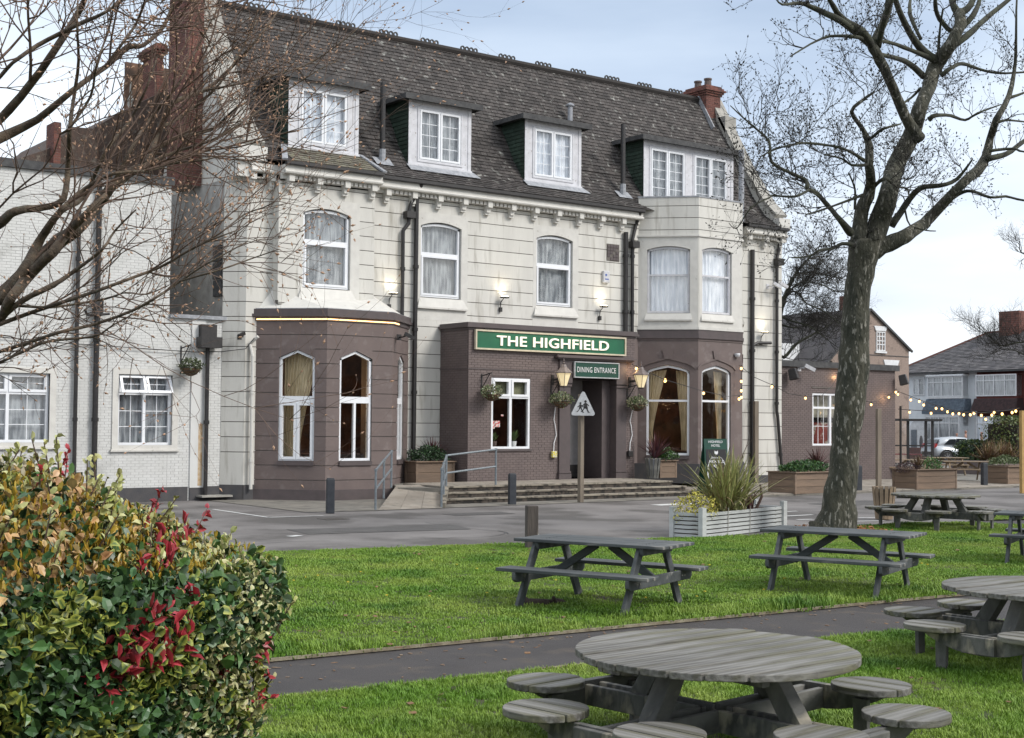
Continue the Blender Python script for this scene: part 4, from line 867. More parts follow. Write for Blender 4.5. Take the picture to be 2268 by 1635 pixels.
# handrails
M_galv = mat('galvanised_steel', (.21, .24, .26), (.15, .17, .19), 14, .45, .15, 60, metallic=.3)
def handrail(pts, label, h=1.0):
    t = thing('handrail', pts[0], label, 'handrail', 'galvanised handrails of the ramp')
    for p in pts:
        b = MB(); b.tube([p, (p[0], p[1], p[2]+h)], .03, 8); b.lathe((p[0], p[1], p[2]+h-.03), [(.042, 0), (.042, .06)], 8); b.build('post', M_galv, t, smooth=False)
    for e in (h, h*.52):
        b = MB(); b.tube([(p[0], p[1], p[2]+e) for p in pts], .028, 8); b.build('rail', M_galv, t)
handrail([(17.93, 29.84, 0), (18.95, 31.13, .2), (19.98, 32.43, .4)], 'grey tubular handrail on the left side of the ramp, beside the brown bay')
handrail([(19.85, 29.75, 0), (20.45, 30.55, .12), (21.1, 31.4, .3), (22.95, 31.65, .45)], 'grey tubular handrail between the ramp and the steps, bending along the porch')

# =================================================================== annex to the right
A = thing('annex_building', (42.2, 38, 0), 'low brown painted brick annex with a white paned window, behind the tree', 'building')
FA = Fr(0, 35.5, 1, 0); aw = (40.65, 42.75, 1.42, 3.42)
bricks(FA, 38.85, 45.6, 0, 4.4, [aw], M_brownbrick, M_bmortar, A, seed=21)
bricks(Fr(45.6, 35.5, 0, 1), .02, 5, 0, 4.4, [], M_brownbrick, M_bmortar, A, seed=22, quota=0)
b = MB(); b.box(FA, 38.8, 45.75, -.3, .12, 4.4, 4.63); b.box(Fr(45.6, 35.5, 0, 1), 0, 5, -.3, .12, 4.4, 4.628); b.poly([(38.8, 35.6, 4.5), (45.6, 35.6, 4.5), (45.6, 40.5, 4.5), (38.8, 40.5, 4.5)], [(0, 1, 2, 3)]); b.build('roof_fascia', M_felt, A)
b = MB(); b.box(FA, 40.6, 42.8, 0, .03, 3.62, 3.66); b.build('lintel_line', M_mortar, A)
mid = 41.7
window(A, FA, *aw, n=-.06, hb=((2.83, 2.91),), vb=((mid, .1, 1.42, 3.42),), grids=((40.72, mid-.05, 1.49, 2.83, 3, 2), (mid+.05, 42.68, 1.49, 2.83, 3, 2), (40.72, mid-.05, 2.91, 3.35, 3, 1), (mid+.05, 42.68, 2.91, 3.35, 3, 1)), glass=M_glassdark)
b = MB(); b.box(FA, 40.7, 42.7, -.5, -.48, 2.5, 3.4); b.build('blind', mat('cream_blind', (.5, .48, .40), None, 9, .9), A)
b = MB(); b.box(FA, 40.7, 42.7, -.6, -.58, 1.45, 2.3); b.build('red_seat_back', mat('red_leather', (.20, .03, .02), (.4, .36, .3), 3, .5, 0, stops=(.55, .6)), A)
b = MB(); b.box(FA, 39.5, 45.0, -1.6, -1.5, .1, 4.4); b.build('inner_wall', M_dark, A)
b = MB(); b.tube([(45.85, 35.42, 3.0), (45.85, 35.42, .3)], .05, 6); b.build('drainpipe', M_blackpipe, A)

# =================================================================== houses beyond
M_pebble = mat('brown_pebbledash', (.31, .24, .20), (.25, .195, .165), 12, .95, .7, 80, c3=(.16, .12, .1), s3=2, m3=(.55, .7), space='World')
M_slate = mat('grey_slate', (.085, .08, .085), (.13, .12, .12), 1.2, .7, .3, 30, rnd=.3, c3=(.25, .25, .24), s3=2.4, m3=(.68, .76), space='World')
M_blue = mat('pale_blue_render', (.70, .73, .75), (.66, .69, .71), 3, .85, .3, 60)
M_brick2 = mat('dark_red_brick', (.13, .035, .028), (.09, .03, .025), 5, .9, .4, 60, rnd=.2)
M_wp = mat('white_house_paint', (.70, .71, .72), (.6, .61, .62), 5, .7)
M_reddark = mat('dark_red_hung_tile', (.055, .025, .025), (.035, .02, .02), 8, .8, .4, 40, rnd=.3)
M_bluegrey = mat('blue_grey_hung_tile', (.12, .155, .19), (.08, .10, .13), 8, .8, .4, 40, rnd=.2)
def gridwin(parent, F, a0, a1, z0, z1, cols, rows, n=.02, fw=.07, m=None, curt=True, name='window'):
    """far window: frame, mullions, one pane per light"""
    m = m or M_wp; b = MB()
    for q in ((a0, a1, z0, z0+fw), (a0, a1, z1-fw, z1), (a0, a0+fw, z0+fw, z1-fw), (a1-fw, a1, z0+fw, z1-fw)): b.box(F, q[0], q[1], -.04, n+.04, q[2], q[3])
    for c in cols: b.box(F, a0+(a1-a0)*c-fw*.45, a0+(a1-a0)*c+fw*.45, -.04, n+.035, z0+fw, z1-fw)
    for r_ in rows: b.box(F, a0+fw, a1-fw, -.04, n+.03, z0+(z1-z0)*r_-fw*.45, z0+(z1-z0)*r_+fw*.45)
    w = b.build(name, m, parent); xs = [a0+fw]+[a0+(a1-a0)*c for c in cols]+[a1-fw]
    for p, q in zip(xs, xs[1:]): b = MB(); b.box(F, p, q, n-.02, n-.01, z0+fw, z1-fw); b.build('pane', M_glass, w)
    if curt: b = MB(); b.box(F, a0+.03, a1-.03, n-.035, n-.028, z0+.03, z1-.03); b.build('curtain', M_netw if curt == 2 else M_net, w)
    return w
# pebbledashed house with its gable end to the viewer
PG = 52.; H_ = thing('gabled_house', (62, 56, 0), 'brown pebbledashed gable ended house with a slate roof, behind the annex', 'house')
FG = Fr(0, PG, 1, 0); xr, xl, xa = 68.1, 60.9, 64.45
za, ze = 8.95, 6.72
gz_ = [(xl, -.8), (xr, -.8), (xr, ze), (xa, za), (xl, ze-.9)]
b = MB(); b.prism(FG, gz_, -.3, 0); b.build('gable_wall', M_pebble, H_)
b = MB(); b.box(FG, xl, xr, 0, .03, 6.27, 6.31); b.build('string_line', M_felt, H_)
FLs = Fr(xl, PG+18, 0, -1)
b = MB(); b.box(FLs, 0, 18, -.3, 0, -.8, ze-.9); b.build('wall', M_wp, H_)
b = MB(); b.poly([(xl-.2, PG-.1, ze-1.0), (xl-.2, PG+18, ze-1.0), (xa, PG+18, za+.03), (xa, PG-.1, za+.03)], [(0, 3, 2, 1), (0, 1, 2, 3)]); b.poly([(xr+.2, PG-.1, ze-.1), (xr+.2, PG+18, ze-.1), (xa, PG+18, za+.03), (xa, PG-.1, za+.03)], [(0, 1, 2, 3)]); b.build('roof', M_slate, H_)
b = MB(); b.beam((xa, PG-.1, za), (xr+.2, PG-.1, ze-.12), .1, .12); b.beam((xa, PG-.1, za), (xl-.2, PG-.1, ze-1.0), .1, .12); b.build('verge', M_felt, H_)
gw = gridwin(H_, FG, 65.05, 65.85, 6.55, 7.68, [.33, .66], [.33, .52, .75], fw=.06, curt=1)
b = MB(); b.prism(FG, [(65.0, 7.72), (65.9, 7.72), (66.05, 8.0), (64.85, 8.0)], 0, .06); b.build('lintel', M_wp, H_); b = MB(); b.box(FG, 64.95, 65.95, 0, .1, 6.42, 6.53); b.build('sill', M_wp, H_)
b = MB(); b.prism(FG, [(65.85, 5.72), (67.0, 5.72), (67.15, 6.05), (65.7, 6.05)], 0, .06); b.build('lintel', M_wp, H_)
b = MB(); b.box(FLs, 8.5, 15.3, -.6, .9, 5.0, 6.9); b.build('dormer', M_wp, H_); FLd = Fr(xl-.9, PG+18, 0, -1); gridwin(H_, FLd, 9.0, 14.7, 5.2, 6.7, [.25, .5, .75], [.7])
for i in range(3): gridwin(H_, FLs, 2+5.2*i, 4+5.2*i, 1.5, 3.6, [.5], [.6])
chimney(H_, 64.9, 65.9, PG+1.5, PG+2.6, 8.2, 9.9, False, bw=.3, bh=.12, q=20, seed=50)
b = MB(); b.lathe((65.2, PG+2, 9.95), [(.14, 0), (.12, .5), (.15, .52), (.1, .55)], 8); b.build('chimney_pot', M_pot, H_)
# semi-detached pair across the street: long wall running away from the viewer on the left end
S0 = at(1995, 822, 100.); dirv = Vector((-.115, -.993)); FS = Fr(S0[0], S0[1], dirv.x, dirv.y)
GZ = 0.; EV = 5.95
def upos(u, v=900):   # distance along the wall plane where image column u meets it
    d = ray(u, v); n = FS.n; t = (FS.o[0]*n[0]+FS.o[1]*n[1])/(d[0]*n[0]+d[1]*n[1]); P = C0+d*t; return (P[0]-FS.o[0])*FS.u[0]+(P[1]-FS.o[1])*FS.u[1], P[2]
SE = thing('semi_detached_houses', (S0[0], S0[1], GZ), 'pair of houses, left pale blue, right red brick, under one hipped slate roof', 'house')
a_ = lambda u: upos(u)[0]
LW = 16.5; PW = a_(2163)
b = MB(); b.box(FS, 0, PW, -.3, 0, GZ, EV); b.build('blue_wall', M_blue, SE)
b = MB(); b.box(FS, PW, LW, -.3, 0, GZ, EV); b.build('brick_wall', M_brick2, SE)
b = MB(); b.box(FS, PW-.14, PW+.05, 0, .04, GZ, EV-.1); b.build('pilaster', M_wp, SE)
b = MB(); b.box(Fr(S0[0], S0[1], -FS.n[0], -FS.n[1]), 0, 8, -.3, 0, GZ, EV); b.build('side_wall', M_blue, SE)
def PP(a, n, z): return FS.P(a, n, z)
rz_ = 8.85; rv = [PP(-.5, .5, EV-.02), PP(LW+.5, .5, EV-.02), PP(LW+.5, -9.5, EV-.02), PP(-.5, -9.5, EV-.02), PP(4.05, -4.5, rz_), PP(LW-3, -4.5, rz_)]
b = MB(); b.poly(rv, [(0, 1, 5, 4), (3, 0, 4), (2, 3, 4, 5), (1, 2, 5)]); b.build('roof', M_tileback, SE)
# slate courses on the front and left slopes
rg = random.Random(8); sl_ = MB()
def slope(P0, P1, Q0, Q1, rows, wd):
    """P0-P1 eave, Q0-Q1 ridge"""
    P0, P1, Q0, Q1 = map(Vector, (P0, P1, Q0, Q1)); nrm = (P1-P0).cross(Q0-P0).normalized()
    if nrm.z < 0: nrm = -nrm
    for r_ in range(rows):
        A0 = P0.lerp(Q0, r_/rows); A1 = P1.lerp(Q1, r_/rows); B0 = P0.lerp(Q0, (r_+1.15)/rows); B1 = P1.lerp(Q1, (r_+1.15)/rows); n = max(1, int((A1-A0).length/wd))
        for i in range(n):
            s, t = i/n, (i+1)/n-.03/n*wd
            up = nrm*(.05+rg.uniform(-.01, .012)); sl_.poly([tuple(A0.lerp(A1, s)+up), tuple(A0.lerp(A1, t)+up), tuple(B0.lerp(B1, t)+nrm*.02), tuple(B0.lerp(B1, s)+nrm*.02)], [(0, 1, 2, 3)], rnd=rg.random())
slope(rv[0], rv[1], rv[4], rv[5], 26, .32); slope(rv[3], rv[0], rv[4], rv[4], 26, .32)
sl_.build('roof_slates', M_slate, SE, kind='stuff')
b = MB(); b.tube([rv[0], rv[4]], .13, 6); b.tube([rv[4], rv[5]], .13, 6); b.build('hip_tiles', M_redbrick, SE)
b = MB(); b.box(FS, -.5, LW+.5, .42, .55, EV-.12, EV+.0); b.build('gutter', M_felt, SE)
ua, ub = a_(2066), a_(2144)
chimney(SE, PP(6.3, -4.5, 0)[0]-.6, PP(6.3, -4.5, 0)[0]+.6, PP(6.3, -4.5, 0)[1]-.8, PP(6.3, -4.5, 0)[1]+.8, 8.3, 10.25, False, bw=.45, bh=.15, q=60, seed=60)
gridwin(SE, FS, a_(2023), a_(2049), 4.35, 5.55, [.5], [.72]); gridwin(SE, FS, ua, ub, 4.2, 5.6, [.17, .40, .72], [.72], n=.5)
b = MB(); b.box(FS, ua, ub, 0, .46, 2.2, 5.65); b.build('bay', M_blue, SE)
b = MB(); b.box(FS, ua-.1, ub+.1, 0, .62, 5.62, 5.75); b.box(FS, ua-.05, ub+.05, 0, .58, 4.08, 4.18); b.build('bay_trim', M_wp, SE)
def skirt(a0, a1, z0, z1, m):
    b = MB(); vs = [FS.P(a0, .52, z1), FS.P(a1, .52, z1), FS.P(a1+.1, .85, z0), FS.P(a0-.1, .85, z0), FS.P(a0, 0, z1), FS.P(a1, 0, z1), FS.P(a1+.1, 0, z0), FS.P(a0-.1, 0, z0)]
    b.poly(vs, [(0, 3, 2, 1), (0, 4, 7, 3), (1, 2, 6, 5), (3, 7, 6, 2)]); s = b.build('bay_skirt', m, SE)
    t = MB(); rg = random.Random(3)
    for r_ in range(7):
        f0, f1 = r_/7, (r_+1)/7; n = 22
        for i in range(n):
            s0 = (i+(.5 if r_ % 2 else 0))/n*(a1-a0)+a0; s1 = min(s0+(a1-a0)/n-.02, a1)
            if s1 > s0: t.poly([FS.P(s0, .53+.33*f1+.03, z1-(z1-z0)*f1), FS.P(s1, .53+.33*f1+.03, z1-(z1-z0)*f1), FS.P(s1, .53+.33*f0, z1-(z1-z0)*f0), FS.P(s0, .53+.33*f0, z1-(z1-z0)*f0)], [(0, 1, 2, 3)], rnd=rg.random())
    t.build('hung_tiles', m, s, kind='stuff')
skirt(ua-.1, ub+.25, 3.25, 4.05, M_bluegrey)
b = MB(); b.box(FS, ua-.2, ub+.3, 0, .88, 3.0, 3.24); b.build('bay_trim', M_bluegrey, SE); b = MB(); b.box(FS, ua, ub, 0, .84, 2.85, 2.99); b.build('bay_trim', M_wp, SE)
gridwin(SE, FS, ua+.05, ub-.05, 1.2, 2.84, [.17, .40, .72], [.72], n=.8); b = MB(); b.box(FS, ua, ub, 0, .76, GZ, 2.85); b.build('bay', M_blue, SE)
gridwin(SE, FS, a_(2173), a_(2263), 4.2, 5.65, [.2, .45, .72], [.72], n=.5); b = MB(); b.box(FS, a_(2173), a_(2263), 0, .46, 3.9, 5.68); b.build('bay', M_brick2, SE)
skirt(a_(2170), a_(2266), 3.2, 4.05, M_reddark)
gridwin(SE, FS, a_(2176), a_(2215), 1.2, 2.84, [.4], [.72], n=.6, curt=2); gridwin(SE, FS, 11.5, 14.5, 4.2, 5.6, [.3, .7], [.7])
ad = (a_(2015)+a_(2052))/2
b = MB(); pts = [(ad-.75, GZ), (ad+.75, GZ), (ad+.75, 1.9)]+[(ad+.75*math.cos(t), 1.9+.75*math.sin(t)) for t in np.linspace(0, math.pi, 10)[1:-1]]+[(ad-.75, 1.9)]
b.prism(FS, pts, .0, .03); b.build('arched_porch', mat('porch_white', (.55, .56, .57), None, 4, .8), SE); b = MB(); b.box(FS, ad-.62, ad-.1, .03, .06, GZ, 1.9); b.build('side_light', M_bluegrey, SE)
b = MB(); b.box(FS, ad, ad+.7, .03, .07, GZ, 1.85); dw = b.build('door', M_wp, SE); b = MB(); b.prism(FS, [(ad+.35+.17*math.cos(t), 1.0+.5*math.sin(t)) for t in np.linspace(0, 2*math.pi, 13)[:-1]], .07, .08); b.build('pane', M_plinth, dw)
gw_ = MB(); gw_.box(Fr(FS.P(0, 6, 0)[0], FS.P(0, 6, 0)[1], FS.u[0], FS.u[1]), 0, 16, -.2, 0, GZ, GZ+.75); tag(gw_.build('garden_wall', M_brick2), 'low dark red brick garden wall in front of the pale blue house', 'wall')

# ------------------------------------------------------------------ bus shelter
t = thing('bus_shelter', at(2030, 1005, 79), 'black framed glass bus shelter with a red bench, in front of the pale blue house', 'bus shelter')
D_ = 79.; vd_ = Vector((CR[0], CR[1], 0)).normalized(); o_ = Vector(at(1984, 1000, D_)); o_.z = 0.
def sp(s, dz, n=0): return tuple(o_+vd_*s+Vector((0, 0, dz))+Vector((CF[0], CF[1], 0))*n)
for s in (-.6, .7, 1.72, 2.1):
    for n in ((0,) if s != -.6 else (0, 1.2)):
        b = MB(); b.beam(sp(s, 0, n), sp(s, 2.5, n), .13, .13, up=tuple(vd_)); b.build('post', M_blackpipe, t)
b = MB(); b.beam(sp(-.8, 2.52, .5), sp(2.6, 2.52, .5), 1.5, .13); b.build('shelter_roof', M_blackpipe, t)
b = MB(); b.beam(sp(-.6, 1.05), sp(2.1, 1.05), .06, .08); b.build('rail', M_blackpipe, t)
b = MB(); b.beam(sp(-.6, 1.3, .02), sp(2.1, 1.3, .02), .01, 2.1); b.build('pane', M_glass, t)
b = MB(); b.beam(sp(0, .55, .4), sp(1.6, .55, .4), .3, .06); b.beam(sp(0, .28, .5), sp(0, .55, .5), .05, .05, up=(1, 0, 0)); b.beam(sp(1.6, .0, .5), sp(1.6, .55, .5), .05, .05, up=(1, 0, 0)); b.build('bench', mat('red_bench', (.35, .06, .07), None, 8, .5), t)
for k, (s, h) in enumerate(((1.0, 1.62),)): pass

# ------------------------------------------------------------------ silver car
M_car = mat('silver_car_paint', (.46, .49, .52), (.44, .47, .50), 1, .28, 0, metallic=.35); M_tyre = mat('tyre', (.02, .02, .02), None, 9, .8)
M_rim = mat('alloy_rim', (.5, .5, .52), None, 5, .3, 0, metallic=.8); M_carglass = mat('car_glass', (.02, .025, .03), None, 5, .08, 0)
def make_car(loc, rz):
    t = thing('parked_car', (0, 0, 0), 'silver small hatchback with bulging wheel arches parked behind the low hedge', 'car')
    S = [(-2.02, .48, .62, .72), (-2.0, .36, .98, .84), (-1.86, .30, 1.08, .88), (-1.3, .28, 1.06, .90), (-.6, .26, .98, .88), (.2, .26, .99, .88), (.9, .28, 1.0, .9), (1.5, .3, .96, .88), (1.9, .34, .82, .80), (2.05, .42, .62, .68)]
    def loft(S, name, m, parent, yk=1.):
        b = MB(); vs = []; k = 12
        for x, z0, z1, hw in S:
            for i in range(k):
                a = 2*math.pi*i/k; cx = math.copysign(abs(math.cos(a))**.45, math.cos(a)); cz = math.copysign(abs(math.sin(a))**.5, math.sin(a)); vs.append((x, cx*hw*(1 if cz < .4 else yk), (z0+z1)/2+cz*(z1-z0)/2))
        fs = [(i*k+j, (i+1)*k+j, (i+1)*k+(j+1) % k, i*k+(j+1) % k) for i in range(len(S)-1) for j in range(k)]+[tuple(range(k)), tuple(range((len(S)-1)*k, len(S)*k))[::-1]]
        b.poly(vs, fs); return b.build(name, m, parent, smooth=True)
    body = loft(S, 'body', M_car, t, .96)
    cab = [(-1.8, .9, 1.06, .72), (-1.55, .9, 1.36, .70), (-1.2, .9, 1.50, .68), (-.4, .9, 1.565, .67), (.2, .9, 1.52, .67), (.75, .9, 1.25, .69), (1.05, .9, 1.02, .72)]
    loft(cab, 'cabin', M_car, t)
    for s in (-1, 1):
        b = MB(); F = Fr(0, -.70 if s < 0 else .70, 1, 0)
        for q in ([(-1.35, 1.08), (-.62, 1.06), (-.6, 1.42), (-1.0, 1.40)], [(-.56, 1.06), (.2, 1.06), (.1, 1.43), (-.54, 1.44)], [(.26, 1.06), (.8, 1.07), (.45, 1.32), (.2, 1.42)]): b.prism(F, q, -.03, .03)
        b.build('side_window', M_carglass, t)
        for x in (-1.28, 1.3):
            w = MB(); w.tube([(x, s*.68, .34), (x, s*.93, .34)], .34, 20); wh = w.build('wheel', M_tyre, t)
            w = MB(); w.tube([(x, s*.935, .34), (x, s*.945, .34)], .235, 16)
            w.build('rim', mat('wheel_hub', (.05, .05, .05), None) if 'wheel_hub' not in MATS else MATS['wheel_hub'], wh)
            w = MB()
            for i in range(7): a = 2*math.pi*i/7; w.beam((x, s*.95, .34), (x+.235*math.cos(a), s*.95, .34+.235*math.sin(a)), .02, .05, up=(0, 1, 0))
            w.build('spokes', M_rim, wh)
            w = MB(); w.tube([(x+.42*math.cos(a), s*.895, .34+.42*math.sin(a)) for a in np.linspace(-.15, math.pi+.15, 12)], .06, 6); w.build('arch_trim', M_tyre, t)
        b = MB(); b.cbox((-1.93, s*.66, 1.0), (.12, .2, .28), Matrix.Rotation(.3, 3, 'Y')); b.build('tail_light', mat('tail_light', (.35, .02, .02), None, 3, .2) if 'tail_light' not in MATS else MATS['tail_light'], t)
    b = MB(); b.cbox((-1.72, 0, 1.25), (.03, 1.15, .34), Matrix.Rotation(.75, 3, 'Y')); b.build('rear_window', M_carglass, t)
    b = MB(); b.cbox((-2.03, 0, .55), (.06, 1.3, .2)); b.build('bumper', M_tyre, t)
    t.location = loc; t.rotation_euler = (0, 0, rz)
P = at(2080, 1024, 83.); va = math.atan2(CR[1], CR[0])
make_car((P[0]+1.27*math.cos(va+.25), P[1]+1.27*math.sin(va+.25), 0.), va+.25)

# ------------------------------------------------------------------ three people behind the car
M_skin = mat('skin', (.42, .24, .18), None, 5, .6, 0, sub=.1); M_navy = mat('navy_coat', (.03, .05, .13), None, 5, .9); M_olive = mat('olive_coat', (.035, .035, .03), None, 5, .9); M_hair = mat('dark_hair', (.03, .02, .018), None, 20, .8); M_jeans = mat('dark_trousers', (.03, .035, .05), None, 9, .9)
def person(loc, rz, h, coat, hair, label):
    t = thing('person', loc, label, 'person'); k = h/1.75
    V = [(0, 0, .95), (0, 0, 1.2), (0, 0, 1.42), (0, 0, 1.5), (0, 0, 1.56), (0, .01, 1.66), (0, 0, 1.74), (.19, 0, 1.4), (.26, 0, 1.12), (.27, .06, .86), (-.19, 0, 1.4), (-.26, 0, 1.12), (-.27, .06, .86), (.1, 0, .88), (.11, .02, .5), (.11, 0, .08), (.12, .14, .04), (-.1, 0, .88), (-.11, .02, .5), (-.11, 0, .08), (-.12, .14, .04)]
    E = [(0, 1), (1, 2), (2, 3), (3, 4), (4, 5), (5, 6), (2, 7), (7, 8), (8, 9), (2, 10), (10, 11), (11, 12), (0, 13), (13, 14), (14, 15), (15, 16), (0, 17), (17, 18), (18, 19), (19, 20)]
    Rr = [.12, .11, .10, .055, .055, .10, .07, .065, .05, .035, .065, .05, .035, .09, .065, .045, .035, .09, .065, .045, .035]
    me = bpy.data.meshes.new('body'); me.from_pydata([(x*k, y*k, z*k) for x, y, z in V], E, []); o = bpy.data.objects.new('body', me); COL.objects.link(o); o.parent = t
    m = o.modifiers.new('s', 'SKIN'); bpy.context.view_layer.update()
    if not me.skin_vertices: me.update()
    for i, r_ in enumerate(Rr): me.skin_vertices[0].data[i].radius = (r_*k, r_*k*(.75 if i in (0, 1, 2) else 1))
    me.skin_vertices[0].data[0].use_root = True
    o.modifiers.new('u', 'SUBSURF').levels = 1; o.modifiers[-1].render_levels = 1; me.materials.append(M_skin)
    b = MB(); b.lathe((0, 0, 0), [(.21*k, .78*k), (.23*k, 1.1*k), (.25*k, 1.38*k), (.19*k, 1.48*k), (.09*k, 1.56*k)], 12, sy=.75)
    for s in (-1, 1): b.tube([(s*.17*k, 0, 1.42*k), (s*.26*k, 0, 1.12*k), (s*.27*k, .06*k, .9*k)], [.11*k, .09*k, .07*k], 8)
    b.build('coat', coat, t, smooth=True)
    b = MB()
    for s in (-1, 1): b.tube([(s*.09*k, 0, .95*k), (s*.11*k, .02*k, .5*k), (s*.11*k, 0, .06*k)], [.11*k, .085*k, .065*k], 8)
    b.build('trousers', M_jeans, t, smooth=True)
    if hair: b = MB(); b.lathe((0, -.025*k, 1.60*k), [(.125*k, 0), (.14*k, .09*k), (.11*k, .18*k), (.01, .22*k)], 10); b.build('hair', M_hair, t, smooth=True)
    b = MB(); b.cbox((0, .105*k, 1.65*k), (.025*k, .04*k, .04*k)); b.build('nose', M_skin, t)
    t.rotation_euler = (0, 0, rz)
for u_, h_, coat, hair, lab in ((2119, 1.62, M_olive, True, 'person in dark clothes standing farthest left behind the car, only dark hair showing'), (2139, 1.80, M_navy, False, 'bald person in a navy blue jacket standing behind the car'), (2174, 1.72, M_olive, True, 'person with dark hair and a dark coat standing right of the car')):
    P = at(u_, 1000, 88.5); person((P[0], P[1], .12), va+math.pi/2+2.8, h_, coat, hair, lab)

# ------------------------------------------------------------------ picnic tables
M_slatewood = mat('slate_painted_wood', (.046, .052, .055), (.078, .085, .086), 9, .7, .5, 30, rnd=.10, grain=(.25, 1, 1), c3=(.20, .195, .18), s3=6, m3=(.62, .70), bdist=.008)
M_greywood = mat('weathered_grey_wood', (.195, .188, .172), (.072, .067, .058), 26, .72, .9, 30, rnd=.2, grain=(.06, 1, 1), c3=(.115, .11, .06), s3=9, m3=(.48, .72), bdist=.01, stops=(.32, .62))
M_greyside = mat('grey_painted_wood', (.155, .152, .138), (.06, .06, .055), 8, .75, .9, 25, rnd=.16, grain=(.3, 1, .5), c3=(.30, .27, .21), s3=7, m3=(.54, .68), bdist=.012)
M_tanwood = mat('tan_picnic_wood', (.27, .20, .13), (.18, .135, .09), 4, .8, .4, 30, rnd=.12, grain=(.25, 1, 1))
def part(t, name, m, fn, bevel=.006, **k):
    b = MB(); fn(b); return b.build(name, m, t, bevel=bevel, **k)
def frame_table(label, m, group, L=1.78, seed=1):
    t = thing('picnic_table', (0, 0, 0), label, 'picnic table', group); rg = random.Random(seed); h = L/2; wd = .78/5
    for i in range(5):
        y = -.39+wd*(i+.5); e = rg.uniform(-.008, .008); part(t, 'table_plank', m, lambda b: b.cbox((e, y, .735+rg.uniform(-.002, .002)), (L, wd-.008, .035)))
    for s in (-1, 1):
        for i in range(2): part(t, 'bench_plank', m, lambda b: b.cbox((rg.uniform(-.006, .006), s*(.545+.14*i), .44), (L, .132, .038)))
        for u in (-1, 1): part(t, 'leg', m, lambda b: b.beam((u*.62, s*.27, .715), (u*.62, s*.68, .0), .042, .10, up=(1, 0, 0)) if False else b.prism(Fr(u*.62-.021, 0, 0, 1), [(s*.22, .715), (s*.34, .715), (s*.735, 0), (s*.61, 0)], -.042, 0))
        x = s*.62
        part(t, 'top_bearer', m, lambda b: b.prism(Fr(x+.024*s, 0, 0, 1), [(-.34, .64), (.34, .64), (.37, .716), (-.37, .716)], -.042 if s > 0 else 0, 0 if s > 0 else .042))
        part(t, 'cross_beam', m, lambda b: b.prism(Fr(x+.066*s, 0, 0, 1), [(-.70, .31), (.70, .31), (.755, .34), (.755, .42), (-.755, .42), (-.755, .34)], -.042 if s > 0 else 0, 0 if s > 0 else .042))
        part(t, 'brace', m, lambda b: b.beam((s*.08, 0, .70), (s*.60, 0, .36), .04, .085))
    for s in (-1, 1):
        for y in [-.39+wd*(i+.5) for i in range(5)]:
            b = MB(); [b.lathe((s*.60, y+d, .752), [(.007, 0), (.007, .003)], 6) for d in (-.03, .03)]; b.build('screw_heads', M_blackpipe, t, kind='stuff')
        for y in (-.56, -.50, .50, .56): b = MB(); b.tube([(s*.66, y, .365), (s*.672+s*.02, y, .365)], .011, 6); b.build('bolt', M_coping, t)
    return t
G1 = 'long slate grey picnic tables on the lawn'
AT = R(-68)
t1 = frame_table('long slate grey picnic table nearest the building entrance, with a root lying under it', M_slatewood, G1)
t2 = dup(t1, (14.63, 12.24, .0), AT, 'long slate grey picnic table beside the path, in front of the big tree'); t3 = dup(t1, (20.56, 12.68, .0), AT+.03, 'long slate grey picnic table cut off by the right edge of the photo')
t1.scale = t2.scale = t3.scale = (1.13, 1.13, 1.1); t1.location = (10.88, 12.77, .0); t1.rotation_euler = (0, 0, AT-.01)
G2 = 'tan wooden picnic tables on the far patio'
f1 = frame_table('tan wooden picnic table beside the annex corner, on the far patio', M_tanwood, G2, seed=5)
for i, (u, v, d, rz, lab) in enumerate(((2138, 1030, 54, -.12, 'tan wooden picnic table on the far patio, behind the middle wooden planter'), (2095, 1020, 60, .1, 'tan wooden picnic table farthest back, directly below the low hedge'))):
    P = at(u, v, d); dup(f1, (P[0], P[1], .09+zg(P[0], 0)), va+rz, lab)
P = at(2012, 1030, 56); f1.location = (P[0], P[1], .09+zg(P[0], 0)); f1.rotation_euler = (0, 0, va-.1)
def clip_plank(r, y0, y1, n=8):
    y0 = max(y0, -r+.001); y1 = min(y1, r-.001)
    ys = [y0+(y1-y0)*i/n for i in range(n+1)]; return [(math.sqrt(max(0, r*r-y*y)), y) for y in ys]+[(-math.sqrt(max(0, r*r-y*y)), y) for y in ys[::-1]]
